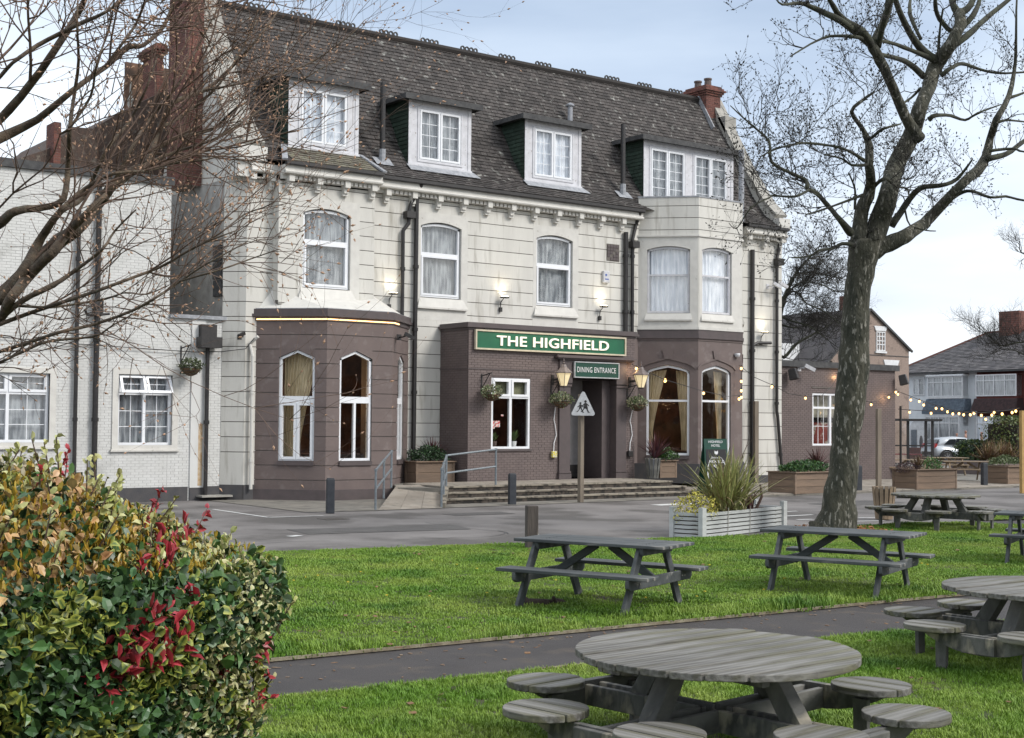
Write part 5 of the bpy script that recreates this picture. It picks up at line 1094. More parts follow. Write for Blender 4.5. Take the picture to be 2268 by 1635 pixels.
def round_table(label, group, plankang, seed=1, top=M_greywood, side=M_greyside, alpha=0.):
    """alpha: direction of the first arm; everything built in place about the table centre"""
    t = thing('round_picnic_table', (0, 0, 0), label, 'picnic table', group); rg = random.Random(seed)
    def rot(pts, a, c=(0, 0)): return [(c[0]+x*math.cos(a)-y*math.sin(a), c[1]+x*math.sin(a)+y*math.cos(a)) for x, y in pts]
    Rt = .93; n = 10; wd = 2*Rt/n
    for i in range(n):
        y0 = -Rt+wd*i; dz = rg.uniform(-.006, .006); b = MB(); b.hprism(clip_plank(Rt, y0+.008, y0+wd-.008), .715+dz, .76+dz); o = b.build('table_plank', top, t, bevel=.006)
        c = Vector((o.location.x, o.location.y)); q = rot([(c.x, c.y)], plankang)[0]; o.location = (q[0], q[1], o.location.z); o.rotation_euler = (0, 0, plankang)
    for k in range(4):
        a = alpha+k*math.pi/2; F = Fr(0, 0, math.cos(a), math.sin(a)); F.n = (math.sin(a), -math.cos(a))
        rb = 1.12
        for s in (-1, 1):   # doubled arm with rounded end
            prof_ = [(.04, .24), (1.12, .24)]+[(1.12+.07*math.cos(q), .31+.07*math.sin(q)) for q in np.linspace(-1.2, 1.4, 6)]+[(1.12, .385), (.04, .385)]
            if k < 2 or True: part(t, 'arm', side, lambda b: b.prism(F, prof_, s*.075-.022, s*.075+.022))
        # curved bearer under the two seats
        G = Fr(rb*math.cos(a), rb*math.sin(a), -math.sin(a), math.cos(a)); G.n = (math.cos(a), math.sin(a))
        lo = [(x, .235+.17*abs(x/.62)**2.2) for x in np.linspace(-.62, .62, 11)]
        part(t, 'seat_bearer', side, lambda b: b.prism(G, lo+[(.62, .408), (-.62, .408)], -.025, .025))
        part(t, 'arm_end_block', side, lambda b: b.prism(G, [(-.16, .25), (.16, .25), (.16, .40), (-.16, .40)], .03, .075))
        # table leg, splayed, from arm up to the top
        part(t, 'table_leg', side, lambda b: b.prism(F, [(.30, .70), (.45, .70), (.80, .30), (.66, .30)], -.05, .05) if False else b.prism(F, [(.34, .715), (.48, .715), (.80, .25), (.63, .25)], -.065, .065))
        for s in (-1, 1):
            part(t, 'post', side, lambda b: b.prism(G, [(s*.42-.055, 0), (s*.42+.045, 0), (s*.42+.06, .36), (s*.42-.06, .36)], -.07, -.027))
            th = a+s*math.pi/8; cx, cy = 1.215*math.cos(th), 1.215*math.sin(th)
            st = part(t, 'seat', side, lambda b: b.cbox((cx, cy, .405), (.3, .3, .02)))
            sa = a+math.pi/2+rg.uniform(-.03, .03)
            for i in range(3):
                r_ = .272; y0 = -r_+i*2*r_/3; b = MB(); b.hprism(clip_plank(r_, y0+.006, y0+2*r_/3-.006), .415, .462+rg.uniform(-.002, .002)); o = b.build('seat_plank', top, None, bevel=.006)
                q = rot([(o.location.x, o.location.y)], sa, (cx, cy))[0]; o.parent = st; o.rotation_euler = (0, 0, sa); o.location = Vector((q[0], q[1], .415))-wloc(st)
    for a in (plankang+math.pi/2,):
        for d in (-.36, .36):
            x, y = -d*math.sin(a), d*math.cos(a); part(t, 'top_bearer', side, lambda b: b.beam((x-.72*math.cos(a), y-.72*math.sin(a), .685), (x+.72*math.cos(a), y+.72*math.sin(a), .685), .07, .055))
    return t
GR = 'round picnic tables with eight attached seats'
p0, p1 = on_z(1371, 1438, .76), on_z(1545, 1414, .76); pa = math.atan2(p1[1]-p0[1], p1[0]-p0[0])
r1 = round_table('big round grey picnic table with eight round seats, nearest in the foreground', GR, pa-R(187), 3)
r2 = tree_copy(r1); r2.location = (11.68, 7.38, 0); r2.rotation_euler = (0, 0, R(184)); r2['label'] = 'round grey picnic table cut off by the right edge, beside the path'
r3 = tree_copy(r1); r3.location = (25.2, 18.55, .0); r3.rotation_euler = (0, 0, R(16)); r3['label'] = 'round picnic table farthest away, right of the big tree trunk'
r1.location = (6.56, 6.55, 0); r1.rotation_euler = (0, 0, R(187))
# root and stump piece under the first long table
M_bark0 = mat('dead_root', (.035, .025, .02), (.06, .045, .035), 8, .95, .8, 30)
b = MB(); p = on_z(1160, 1332, .05); q = on_z(1245, 1336, .05)
rr = [on_z(1158, 1322, .12), on_z(1168, 1334, .06), on_z(1190, 1336, .06), on_z(1215, 1336, .06), on_z(1228, 1334, .07), on_z(1226, 1322, .15)]
b.tube([tuple(x) for x in rr], [.03, .05, .055, .05, .05, .015], 8); b.tube([tuple(on_z(1228, 1334, .06)), tuple(on_z(1245, 1334, .05)), tuple(on_z(1262, 1339, .02))], [.05, .04, .015], 7)
tag(b.build('fallen_root', M_bark0, smooth=True), 'dark knobbly fallen root lying in the grass under the long table', 'root')
b = MB(); rg = random.Random(3)
for i in range(10): P = on_z(1215+rg.uniform(-60, 110), 1342+rg.uniform(-4, 2), .03); b.cbox(tuple(P), (.14*rg.random()+.05, .1, .02), Matrix.Rotation(rg.random()*3, 3, 'Z'))
o = b.build('bark_chips', M_bark0); o['kind'] = 'stuff'

# ------------------------------------------------------------------ signs
M_sgreen = mat('sign_green', (.006, .105, .05), (.005, .09, .045), 3, .45, 0); M_sdark = mat('sign_dark_green', (.004, .055, .035), None, 3, .45, 0)
M_sframe = mat('sign_frame_cream', (.55, .49, .37), None, 5, .5, 0); M_sletter = mat('sign_letter_cream', (.80, .76, .66), None, 5, .5, 0, emit=(1, .93, .78), estr=.25)
M_white = mat('sign_white', (.75, .75, .76), None, 5, .5, 0); M_silver = mat('silver_frame', (.55, .56, .57), None, 8, .4, 0, metallic=.3)
def text(name, s, F, a0, a1, z0, h, n, m, parent, bold=.0, ext=.008, spacing=1., lean=0.):
    cu = bpy.data.curves.new(name, 'FONT'); cu.body = s; cu.size = 1; cu.extrude = 0; cu.offset = bold; cu.space_character = spacing; cu.resolution_u = 3
    o = bpy.data.objects.new(name, cu); COL.objects.link(o); dg = bpy.context.evaluated_depsgraph_get(); me = bpy.data.meshes.new_from_object(o.evaluated_get(dg)); bpy.data.objects.remove(o)
    V = np.array([v.co[:] for v in me.vertices]); mn, mxx = V.min(0), V.max(0); sx = (a1-a0)/(mxx[0]-mn[0]); sy = h/(mxx[1]-mn[1])
    b = MB(); fr = []; vs = [F.P(a0+(v[0]-mn[0])*sx, n-lean*(z0+(v[1]-mn[1])*sy), z0+(v[1]-mn[1])*sy) for v in V]
    fs = [tuple(p.vertices) for p in me.polygons]; b.poly(vs, fs)
    # give the letters thickness
    ed = {}
    for f in fs:
        for i in range(len(f)): e = (f[i], f[(i+1) % len(f)]); ed[e] = 1
    k = len(b.v); b.v.extend([F.P(a0+(v[0]-mn[0])*sx, n-ext-lean*(z0+(v[1]-mn[1])*sy), z0+(v[1]-mn[1])*sy) for v in V]); b.c.extend([(1, 1, 1)]*len(V))
    for (i, j) in ed:
        if (j, i) not in ed: b.f.append((i, i+k, j+k, j)); b.r.append(0)
    bpy.data.meshes.remove(me); return b.build(name, m, parent)
def board(name, F, a0, a1, z0, z1, n, d, fw, mp, mf, label, cat='sign'):
    t = thing(name, F.P((a0+a1)/2, n, z0), label, cat)
    b = MB(); b.box(F, a0+fw, a1-fw, n-.02, n+d*.5, z0+fw, z1-fw); b.build('panel', mp, t)
    b = MB()
    for q in ((a0, a1, z0, z0+fw), (a0, a1, z1-fw, z1), (a0, a0+fw, z0+fw, z1-fw), (a1-fw, a1, z0+fw, z1-fw)): b.box(F, q[0], q[1], n-.02, n+d, q[2], q[3])
    b.build('frame', mf, t); return t
s1 = board('pub_sign', FP, 23.64, 29.6, 4.39, 4.99, .06, .07, .05, M_sgreen, M_sframe, 'long green fascia sign reading THE HIGHFIELD in cream letters over the porch')
text('lettering', 'THE HIGHFIELD', FP, 24.42, 28.86, 4.53, .31, .135, M_sletter, s1, bold=.012, ext=.035, spacing=1.06)
s2 = board('entrance_sign', FP, 27.42, 29.28, 3.64, 4.15, .12, .04, .03, M_sdark, M_silver, 'small green sign reading DINING ENTRANCE above the doorway')
text('lettering', 'DINING ENTRANCE', FP, 27.54, 29.14, 3.815, .17, .15, M_white, s2, bold=.0, ext=.006, spacing=1.12)
lamp('sign_light', 'AREA', (26.6, 33.3, 5.15), 14, (1, .78, .5), size=.3, rot=(R(-15), 0, 0))
bpy.data.objects['sign_light'].data.shape = 'RECTANGLE'; bpy.data.objects['sign_light'].data.size = 5.2; bpy.data.objects['sign_light'].data.size_y = .05
# crossing sign on a wooden post
t = thing('crossing_sign', (24.62, 29.9, 0), 'white triangular sign with two black walking children on a wooden post', 'sign')
M_postwood = mat('grey_post_wood', (.20, .165, .125), (.14, .115, .09), 5, .85, .6, 30, grain=(1, 1, .2), c3=(.12, .14, .06), s3=2, m3=(.6, .7))
b = MB(); b.box(WORLD, 24.555, 24.685, -29.97, -29.84, 0, 3.02); b.build('post', M_postwood, t, bevel=.01)
vx = Vector((CR[0], CR[1])).normalized(); FT = Fr(24.60-.02, 29.77, vx.x, vx.y)
tri = []
for (cx, cz) in ((0, 3.04), (-.27, 2.48), (.27, 2.48)):
    base = math.atan2(cz-2.66, cx)
    for q in np.linspace(-1.05, 1.05, 6): tri.append((cx+.055*math.cos(base+q), cz+.055*math.sin(base+q)))
tri = sorted(tri, key=lambda p: math.atan2(p[1]-2.66, p[0]))
b = MB(); b.prism(FT, tri, 0, .02); b.build('plate', mat('sign_grey_white', (.52, .53, .54), None, 9, .5, 0), t)
def kid(cx, z, s, skirt):
    b = MB(); n0, n1 = .021, .025; P_ = lambda q: [(cx+x*s, z+y*s) for x, y in q]
    b.prism(FT, P_([(.035*math.cos(a), .30+.035*math.sin(a)) for a in np.linspace(0, 6.28, 9)[:-1]]), n0, n1)
    b.prism(FT, P_([(-.03, .26), (.03, .26), (.045, .13), (-.045, .13)] if not skirt else [(-.025, .26), (.025, .26), (.07, .10), (-.06, .10)]), n0, n1)
    for q in ([(-.03, .14), (.0, .14), (-.075, .03), (-.12, .0), (-.13, .02), (-.09, .05)], [(0, .14), (.035, .14), (.10, .01), (.13, -.01), (.07, -.015)], [(-.03, .25), (-.02, .22), (-.085, .16), (-.1, .18)], [(.03, .25), (.02, .215), (.09, .17), (.105, .185)]): b.prism(FT, P_(q), n0, n1)
    return b.build('child_figure', M_blackpipe, t)
kid(-.075, 2.515, .85, False); kid(.065, 2.52, 1.0, True)
# A-board
pA = on_z(1588, 1096, .0); FA2 = Fr(pA[0]-.36*.93, pA[1]+.36*.37, .93, -.37)
t = thing('pavement_board', (pA[0], pA[1], 0), 'green and black standing board reading HIGHFIELD HOTEL behind the spiky plant', 'sign board')
le = .12; W2 = .78
def quadp(a0, a1, z0, z1, n, m, name, th=.02):
    b = MB(); b.poly([FA2.P(a, nn-le*z, z) for nn in (n, n-th) for a, z in ((a0, z0), (a1, z0), (a1, z1), (a0, z1))], [(0, 1, 2, 3), (7, 6, 5, 4), (0, 4, 5, 1), (1, 5, 6, 2), (2, 6, 7, 3), (3, 7, 4, 0)]); return b.build(name, m, t)
quadp(0, W2, 0, 1.75, 0, M_sdark, 'board'); quadp(.05, W2-.05, .12, 1.42, .012, mat('chalk_black', (.012, .012, .014), None, 9, .6, 0), 'black_panel', .01)
b = MB(); b.poly([FA2.P(a, n, z) for a, n, z in ((0, -.75, 0), (W2, -.75, 0), (W2, -le*1.75-.03, 1.75), (0, -le*1.75-.03, 1.75), (0, -.78, 0), (W2, -.78, 0), (W2, -le*1.75-.06, 1.75), (0, -le*1.75-.06, 1.75))], [(0, 1, 2, 3), (7, 6, 5, 4), (0, 3, 7, 4), (1, 5, 6, 2)]); b.build('back_board', M_sdark, t)
text('lettering', 'HIGHFIELD', FA2, .15, .63, 1.62, .075, .006, M_white, t, bold=.01, lean=le); text('lettering', 'HOTEL', FA2, .24, .54, 1.50, .075, .006, M_white, t, bold=.01, lean=le)
text('lettering', 'Welcome To', FA2, .22, .52, 1.13, .06, .022, M_white, t, lean=le); text('lettering', 'HIGHFIELD', FA2, .15, .65, .99, .095, .022, M_white, t, bold=.02, lean=le); text('lettering', 'HOTEL', FA2, .24, .56, .85, .095, .022, M_white, t, bold=.02, lean=le)
b = MB(); Fx = lambda q: [FA2.P(a, n_-le*z, z) for n_ in (.024, .018) for a, z in q]
em = [(.33, 1.30), (.335, 1.38), (.365, 1.36), (.39, 1.345), (.415, 1.36), (.445, 1.38), (.45, 1.30), (.42, 1.26), (.36, 1.26)]
k = len(em); b.poly(Fx(em), [tuple(range(k))[::-1], tuple(range(k, 2*k))]); b.build('emblem', M_white, t)
b = MB()
for sgn, cx in ((-1, .39), (1, .39)):
    pts = []
    for q in np.linspace(-1.15, 1.15, 10): pts.append((cx+sgn*.33*math.cos(q), .68+.55*math.sin(q)))
    inn = [(cx+sgn*(.33-.035*(1-abs(i-4.5)/5.5))*math.cos(q), .68+.54*math.sin(q)) for i, q in enumerate(np.linspace(-1.15, 1.15, 10))]
    ol = pts+inn[::-1]; k = len(ol)
    vs = Fx(ol); b.poly(vs, [(i, i+1, k-2-i, k-1-i) for i in range(9)])
b.build('brush_ring', M_white, t)

# ------------------------------------------------------------------ wall lights
def uplight(x, z, lab, y=35.3):
    t = thing('wall_uplight', (x, y-.2, z), lab, 'wall light', 'lit uplighters on the hotel wall')
    b = MB(); b.cbox((x, y-.2, z), (.24, .16, .05)); b.build('lamp_head', M_blackpipe, t)
    b = MB(); b.cbox((x, y-.2, z+.032), (.2, .12, .012)); b.build('lens', M_lampwarm, t)
    b = MB(); b.tube([(x-.02, y-.18, z-.02), (x-.08, y-.1, z-.15), (x-.05, y-.04, z-.3), (x-.06, y-.03, z-.45)], .014, 5); b.cbox((x-.05, y-.05, z-.38), (.09, .08, .14)); b.build('arm', M_blackpipe, t)
    lamp('uplight_glow', 'SPOT', (x, y-.2, z+.05), 15, (1, .88, .66), t, size=.06, rot=(R(180-14), 0, 0), spot=R(130), blend=1)
uplight(21.62, 6.02, 'lit black uplighter on the cream wall, right above the left brown bay'); uplight(25.74, 6.16, 'lit black uplighter above the left half of the green fascia sign'); uplight(29.85, 6.1, 'lit black uplighter above the right half of the green fascia sign'); uplight(37.6, 5.58, 'lit black uplighter on the cream wall, right of the right bay')
M_lantcap = mat('lantern_metal', (.16, .13, .12), (.11, .09, .085), 9, .5, .2, 50)
def lantern(x, z, lab):
    t = thing('wall_lantern', (x, 33.35, z), lab, 'lantern', 'old style wall lanterns by the entrance'); c = (x, 33.35)
    def fr(z0, z1, r0, r1, nm, m, n=6):
        b = MB(); b.lathe((c[0], c[1], z), [(r0, z0), (r1, z1)], n); return b.build(nm, m, t)
    g = mat('lantern_glass', (.62, .55, .38), None, 9, .35, 0, emit=(1, .78, .42), estr=.32) if 'lantern_glass' not in MATS else MATS['lantern_glass']
    fr(-.24, .15, .11, .24, 'glass_body', g); fr(.15, .175, .29, .29, 'rim', M_lantcap); fr(.175, .34, .28, .10, 'cap', M_lantcap); fr(.34, .42, .11, .07, 'crown', M_lantcap)
    b = MB(); b.lathe((c[0], c[1], z+.42), [(.03, 0), (.045, .04), (.015, .08), (.03, .11), (.005, .2)], 8); b.build('finial', M_browntrim, t)
    b = MB()
    for i in range(6):
        a = 2*math.pi*i/6; b.tube([(c[0]+.105*math.cos(a), c[1]+.105*math.sin(a), z-.24), (c[0]+.245*math.cos(a), c[1]+.245*math.sin(a), z+.15)], .009, 4)
    b.lathe((c[0], c[1], z-.29), [(.06, 0), (.12, .035), (.11, .05)], 6); b.build('cage', M_browntrim, t)
    b = MB(); b.beam((c[0]-.02, c[1]+.1, z-.02), (c[0]-.1, 33.8, z-.05), .04, .06); b.beam((c[0]-.1, 33.79, z-.2), (c[0]-.1, 33.79, z+.1), .05, .1, up=(1, 0, 0)); b.build('bracket', M_blackpipe, t)
    b = MB(); b.lathe((c[0], c[1], z-.06), [(.025, 0), (.045, .05), (.03, .12)], 8); b.build('bulb', emit_mat('lantern_bulb', (1, .84, .5), 6) if 'lantern_bulb' not in MATS else MATS['lantern_bulb'], t, smooth=True)
    lamp('lantern_glow', 'POINT', (c[0], c[1]-.02, z-.1), 5, (1, .8, .5), t, size=.05)
lantern(26.75, 3.60, 'lit black and glass wall lantern left of the DINING ENTRANCE sign'); lantern(29.95, 3.62, 'lit black and glass wall lantern right of the DINING ENTRANCE sign')
# ------------------------------------------------------------------ cameras, alarm, sockets
def cctv(p, d, lab, m=M_blackpipe, s=1.):
    t = thing('security_camera', p, lab, 'camera'); p = Vector(p); d = Vector(d).normalized()
    b = MB(); b.beam(p, p+d*.26*s, .085*s, .085*s); b.build('housing', m, t); b = MB(); b.tube([p+d*.26*s, p+d*.27*s], .03*s, 8); b.build('lens', M_carglass, t)
    b = MB(); b.tube([tuple(p+d*.08*s), tuple(p+Vector((0, .08, -.1))), tuple(p+Vector((0, .28, -.1)))], .02*s, 6); b.cbox(tuple(p+Vector((0, .3, -.1))), (.12*s, .04, .14*s)); b.build('mount', m, t)
cctv((16.75, 35.0, 4.62), (-.8, -.5, -.35), 'small black camera on the cream corner left of the brown bay')
cctv((21.15, 33.7, 4.75), (.8, -.4, -.45), 'black camera projecting from the top right corner of the left brown bay', s=1.2)
M_whitecam = mat('white_plastic', (.6, .6, .62), None, 9, .4, 0)
cctv((37.95, 35.0, 7.42), (.85, -.3, -.45), 'left one of the two white cameras high on the right wing', M_whitecam, 1.3); cctv((38.3, 35.0, 7.45), (.85, -.3, -.45), 'right one of the two white cameras high on the right wing', M_whitecam, 1.3)
cctv((39.9, 35.2, 4.45), (.75, -.5, -.45), 'long white camera under the roof edge of the annex', M_whitecam, 1.6)
def speaker(x, y, z, lab):
    b = MB(); b.cbox((x, y, z), (.34, .34, .42), Matrix.Rotation(.5, 3, 'Z') @ Matrix.Rotation(-.25, 3, 'X'), taper=.8); tag(b.build('outdoor_speaker', M_blackpipe, bevel=.03), lab, 'loudspeaker')
speaker(39.25, 35.2, 4.1, 'black outdoor speaker at the left end of the annex wall'); speaker(45.75, 35.2, 4.05, 'black outdoor speaker on the right corner of the annex')
b = MB(); b.lathe((34.81, 33.78, 4.62), [(.02, -.1), (.08, -.07), (.1, 0), (.1, .05)], 12); tag(b.build('dome_camera', M_whitecam, smooth=True), 'small white dome camera on the right brown bay', 'camera')
t = thing('alarm_box', (30.05, 35.25, 6.95), 'white alarm box on the cream wall beside the black drainpipes', 'alarm box')
b = MB(); b.cbox((30.05, 35.24, 7.12), (.27, .1, .4)); b.build('casing', M_whitecam, t, bevel=.02)
b = MB(); b.box(FM, 29.97, 30.13, .112, .115, 7.02, 7.06); b.prism(FM, [(30.02+.05*math.cos(a), 7.18+.04*math.sin(a)) for a in np.linspace(.4, 5.5, 9)], .112, .114); b.build('logo', mat('logo_blue', (.1, .15, .4), None), t)
def socket(x, z, m, zt, lab, xt):
    t = thing('outdoor_socket', (x, 33.72, z), lab, 'socket box')
    b = MB(); b.cbox((x, 33.72, z), (.19, .1, .2)); b.build('box', m, t, bevel=.02)
    b = MB(); b.tube([(x, 33.74, z+.1), (x+.02, 33.75, z+.35), (x+.12, 33.76, z+.6), (x+.07, 33.76, z+.9), (x+.02, 33.76, (z+zt)/2+.35), (xt, 33.75, zt)], .015, 5); b.build('cable', M_white, t)
socket(26.68, 1.23, mat('yellow_plastic', (.60, .50, .03), None, 9, .5, 0, c3=(.5, .5, .45), s3=30, m3=(.5, .52)), 2.7, 'yellow socket box with a white cable on the brown wall left of the doorway', 26.75)
socket(29.83, 1.23, M_blackpipe, 2.65, 'black socket box with a white cable on the brown wall right of the doorway', 29.95)
# ------------------------------------------------------------------ bollards, posts
M_boll = mat('bollard_paint', (.022, .026, .034), (.035, .04, .048), 6, .6, .3, 50)
def bollard(p, lab, h=.82, w_=.19):
    t = thing('bollard', (0, 0, 0), lab, 'bollard', 'dark grey square bollards'); b = MB(); b.cbox((0, 0, h/2), (w_, w_, h)); b.build('post', M_boll, t, bevel=.015); b = MB(); b.cbox((0, 0, h+.012), (w_-.03, w_-.03, .024)); b.build('cap', M_boll, t, bevel=.008)
    t.location = (p[0], p[1], p[2]); t.rotation_euler = (0, 0, R(-20)); return t
b0 = bollard(on_z(731, 1137, 0), 'dark square bollard in front of the left brown bay')
for (u, v, z, lab) in ((1134, 1118, 0, 'dark square bollard in front of the entrance steps'), (1901, 1088, .05, 'dark square bollard just right of the big tree trunk'), (2180, 1076, .05, 'dark square bollard at the far right, between two wooden planters')):
    P = on_z(u, v, z); dup(b0, tuple(P), R(-20), lab)
t = thing('wooden_stump_post', on_z(1177, 1219, 0), 'thick weathered wooden post at the lawn edge behind the nearest long table', 'post')
P = on_z(1177, 1219, 0); m3 = Matrix.Rotation(R(-25), 3, 'Z')
M_dkpost = mat('dark_post_wood', (.085, .07, .062), (.05, .042, .038), 6, .9, .8, 25, grain=(1, 1, .2), c3=(.16, .13, .11), s3=4, m3=(.6, .7))
b = MB(); b.cbox((P[0], P[1], .39), (.2, .2, .78), m3); b.build('post', M_dkpost, t, bevel=.012)
b = MB(); b.tube([(P[0]+.02, P[1]-.12, .2), (P[0]+.06, P[1]-.14, .12), (P[0]+.08, P[1]-.12, .25), (P[0]+.04, P[1]-.13, .28)], .02, 6); b.build('hook', M_coping, t)
b = MB(); P = on_z(1946, 1086, .05); b.box(WORLD, P[0]-.1, P[0]+.1, -P[1]-.05, -P[1]+.05, .03, 2.78); tag(b.build('light_post', M_postwood, bevel=.008), 'tall square wooden post for the string lights in front of the annex', 'post')
b = MB(); b.box(WORLD, 36.72, 36.92, -34.85, -34.75, .03, 3.05); tag(b.build('light_post', M_postwood, bevel=.008), 'tall wooden post standing against the cream wall right of the right bay', 'post')
PR = at(2264, 960, 46); b = MB(); b.box(WORLD, PR[0]-.09, PR[0]+.09, -PR[1]-.05, -PR[1]+.05, 0, 2.75); tag(b.build('light_post', mat('new_wood', (.42, .27, .10), None, 5, .8)), 'yellowish wooden post at the far right end of the string lights', 'post')
# litter bin with slats
P = at(1958, 1125, 32.6); t = thing('litter_bin', (P[0], P[1], 0), 'slatted wooden litter bin behind the farthest round table', 'bin')
b = MB(); b.lathe((P[0], P[1], .05), [(.17, 0), (.24, .68)], 12); b.build('liner', M_tyre, t)
for i in range(14):
    a = 2*math.pi*i/14; b = MB(); b.beam((P[0]+.19*math.cos(a), P[1]+.19*math.sin(a), .02), (P[0]+.27*math.cos(a), P[1]+.27*math.sin(a), .78), .085, .02, up=(math.cos(a), math.sin(a), 0)); b.build('slat', M_tanwood, t)
# ------------------------------------------------------------------ string lights
def string(pts, label, bulbs, name='string_lights'):
    t = thing(name, pts[0], label, 'string lights', 'festoon strings of warm bulbs')
    b = MB(); b.tube([tuple(p) for p in pts], .012, 4); b.build('cable', M_blackpipe, t)
    for p in bulbs:
        b = MB(); b.lathe(tuple(Vector(p)+Vector((0, 0, -.07))), [(.01, -.05), (.036, -.025), (.042, .01), (.026, .045)], 8); bb = b.build('bulb', M_bulb, t, smooth=True)
        b = MB(); b.lathe(tuple(Vector(p)+Vector((0, 0, -.03))), [(.025, 0), (.022, .07)], 6); b.build('socket', M_blackpipe, bb)
def swag(A, B_, sag, n=14): A = Vector(A); B_ = Vector(B_); return [A.lerp(B_, i/n)+Vector((0, 0, -sag*4*(i/n)*(1-i/n))) for i in range(n+1)]
def Z8(x, y): return (1800+x/2.18)/1.31702, (850+y/2.18)/1.31702
def Z9(x, y): return (2250+x/2.335)/1.31702, (850+y/2.335)/1.31702
q = lambda z, Y: Vector(on_y(*z, Y))
A1 = q(Z8(100, 470), 33.5); s_ = [A1, q(Z8(122, 480), 33.45)]
S1 = [q(Z8(95, 465), 33.6), q(Z8(122, 478), 33.4), q(Z8(300, 560), 32.9), q(Z8(480, 615), 32.9), q(Z8(550, 635), 33.0), q(Z8(700, 668), 33.4), q(Z8(793, 660), 33.6)]
string(S1, 'string of warm bulbs drooping in front of the right bay windows', [S1[1], S1[4]])
S2 = [q(Z8(790, z), 33.62) for z in (478, 560, 620, 662)]
string([q(Z8(775, 470), 33.62)]+S2, 'short vertical string of warm bulbs on the corner of the right bay', S2+[q(Z8(776, 672), 33.55)])
S3 = [q(Z8(790, 480), 33.7), q(Z8(870, 545), 34.0), q(Z8(985, 595), 34.4), q(Z8(1090, 650), 34.8), q(Z8(1198, 668), 35.0), q(Z8(1300, 665), 35.1), q(Z8(1370, 600), 35.2), q(Z8(1408, 530), 35.3)]
string(S3, 'string of warm bulbs from the right bay to the annex wall', [S3[2], S3[4], S3[7]])
S4 = [q(Z8(1395, 520), 35.3), q(Z9(580, 720), 35.0), q(Z9(680, 760), 34.9), q(Z9(800, 710), 35.2), q(Z9(848, 675), 35.3)]
string(S4, 'string of warm bulbs crossing the annex wall right of the tree', [S4[2], S4[3], S4[4]])
A_ = q(Z9(862, 685), 35.2); E2 = Vector(at(*Z9(1690, 795), 46)); cur = swag(A_, E2, 0, 20); dA = (A_-Vector(C0)).dot(Vector(CF)); dE = 46.
def inter(zpts):
    out = []
    for (x, y) in zpts:
        u, v = Z9(x, y); s = (x-862)/(1690-862); out.append(Vector(at(u, v, dA+(dE-dA)*s)))
    return out
BL4 = [(862, 700), (950, 738), (1008, 748), (1038, 772), (1122, 795), (1162, 798), (1200, 818), (1236, 832), (1278, 830), (1310, 838), (1355, 838), (1380, 828), (1430, 842), (1460, 868), (1502, 840), (1518, 822), (1572, 832), (1640, 822), (1665, 812)]
cab = inter([(862, 682), (950, 715), (1038, 750), (1122, 776), (1200, 802), (1278, 816), (1355, 822), (1430, 826), (1502, 820), (1572, 815), (1640, 806), (1690, 795)])
string(cab, 'long sagging string of warm bulbs from the annex corner towards the hedge on the right', inter([(x, y-10) for x, y in BL4]))
string(inter([(862, 802), (942, 808), (1088, 815), (1250, 822), (1400, 826), (1560, 830)]), 'lower straight string of warm bulbs from the annex corner', inter([(942, 812), (1088, 818)]))
for P in (S1[1], S3[7], S4[3]): lamp('bulb_glow', 'POINT', tuple(P+Vector((0, .1, -.1))), 3.0, (1, .6, .28), None, size=.05)
# =================================================================== PLANTERS, PLANTS, HEDGES, TREES, GRASS
M_leaf = mat('leaf', (1, 1, 1), (.75, .75, .75), 30, .42, .0, vcol=True, spec=.5)
M_leafmatt = mat('matt_leaf', (1, 1, 1), (.7, .7, .7), 30, .7, .0, vcol=True, spec=.3)
M_soil2 = mat('planter_soil', (.035, .025, .02), None, 12, .95, .5, 30)
M_stem = mat('brown_stem', (.10, .06, .045), (.07, .045, .03), 9, .8, 0)
M_plankwood = mat('planter_wood', (.21, .145, .10), (.13, .095, .07), 3, .8, .5, 25, rnd=.14, grain=(.25, .25, 1.5), c3=(.28, .23, .17), s3=4, m3=(.6, .75))
M_whitewood = mat('flaking_white_wood', (.47, .485, .475), (.38, .395, .385), 4, .7, .4, 25, rnd=.06, grain=(.5, .5, 1.5), c3=(.13, .10, .08), s3=5, m3=(.63, .70))
LEAF_T = [(0, 0, 0), (-.28, .33, .05), (0, .33, -.03), (.28, .33, .05), (-.24, .68, .05), (0, .68, -.01), (.24, .68, .05), (0, 1, .0)]
LEAF_F = [(0, 3, 2), (0, 2, 1), (1, 2, 5, 4), (2, 3, 6, 5), (4, 5, 7), (5, 6, 7)]
nprng = np.random.default_rng(11)
def leaf_arrays(pos, dirs, nrm, size, cm, ce, width=1.):
    """leaves: pos, direction of growth, face normal, length, colour along the rib and at the edge"""
    N_ = len(pos); d = dirs/np.linalg.norm(dirs, axis=1, keepdims=True); x = np.cross(d, nrm); x /= np.linalg.norm(x, axis=1, keepdims=True)+1e-9; n = np.cross(x, d)
    T = np.array(LEAF_T); V = np.zeros((N_, 8, 3)); fold = nprng.uniform(.3, 5, N_); curl = nprng.uniform(-.35, .2, N_); width = np.broadcast_to(np.asarray(width, float), (N_,))
    for k in range(8): V[:, k] = pos+size[:, None]*(x*(T[k, 0]*width)[:, None]+d*T[k, 1]+n*(T[k, 2]*fold+curl*T[k, 1]**2)[:, None])
    V[:, 7] -= np.array([0, 0, 1])*(size*.12)[:, None]
    C_ = np.zeros((N_, 8, 3)); C_[:] = ce[:, None, :]
    for k in (0, 2, 5): C_[:, k] = cm
    return V.reshape(-1, 3), C_.reshape(-1, 3)
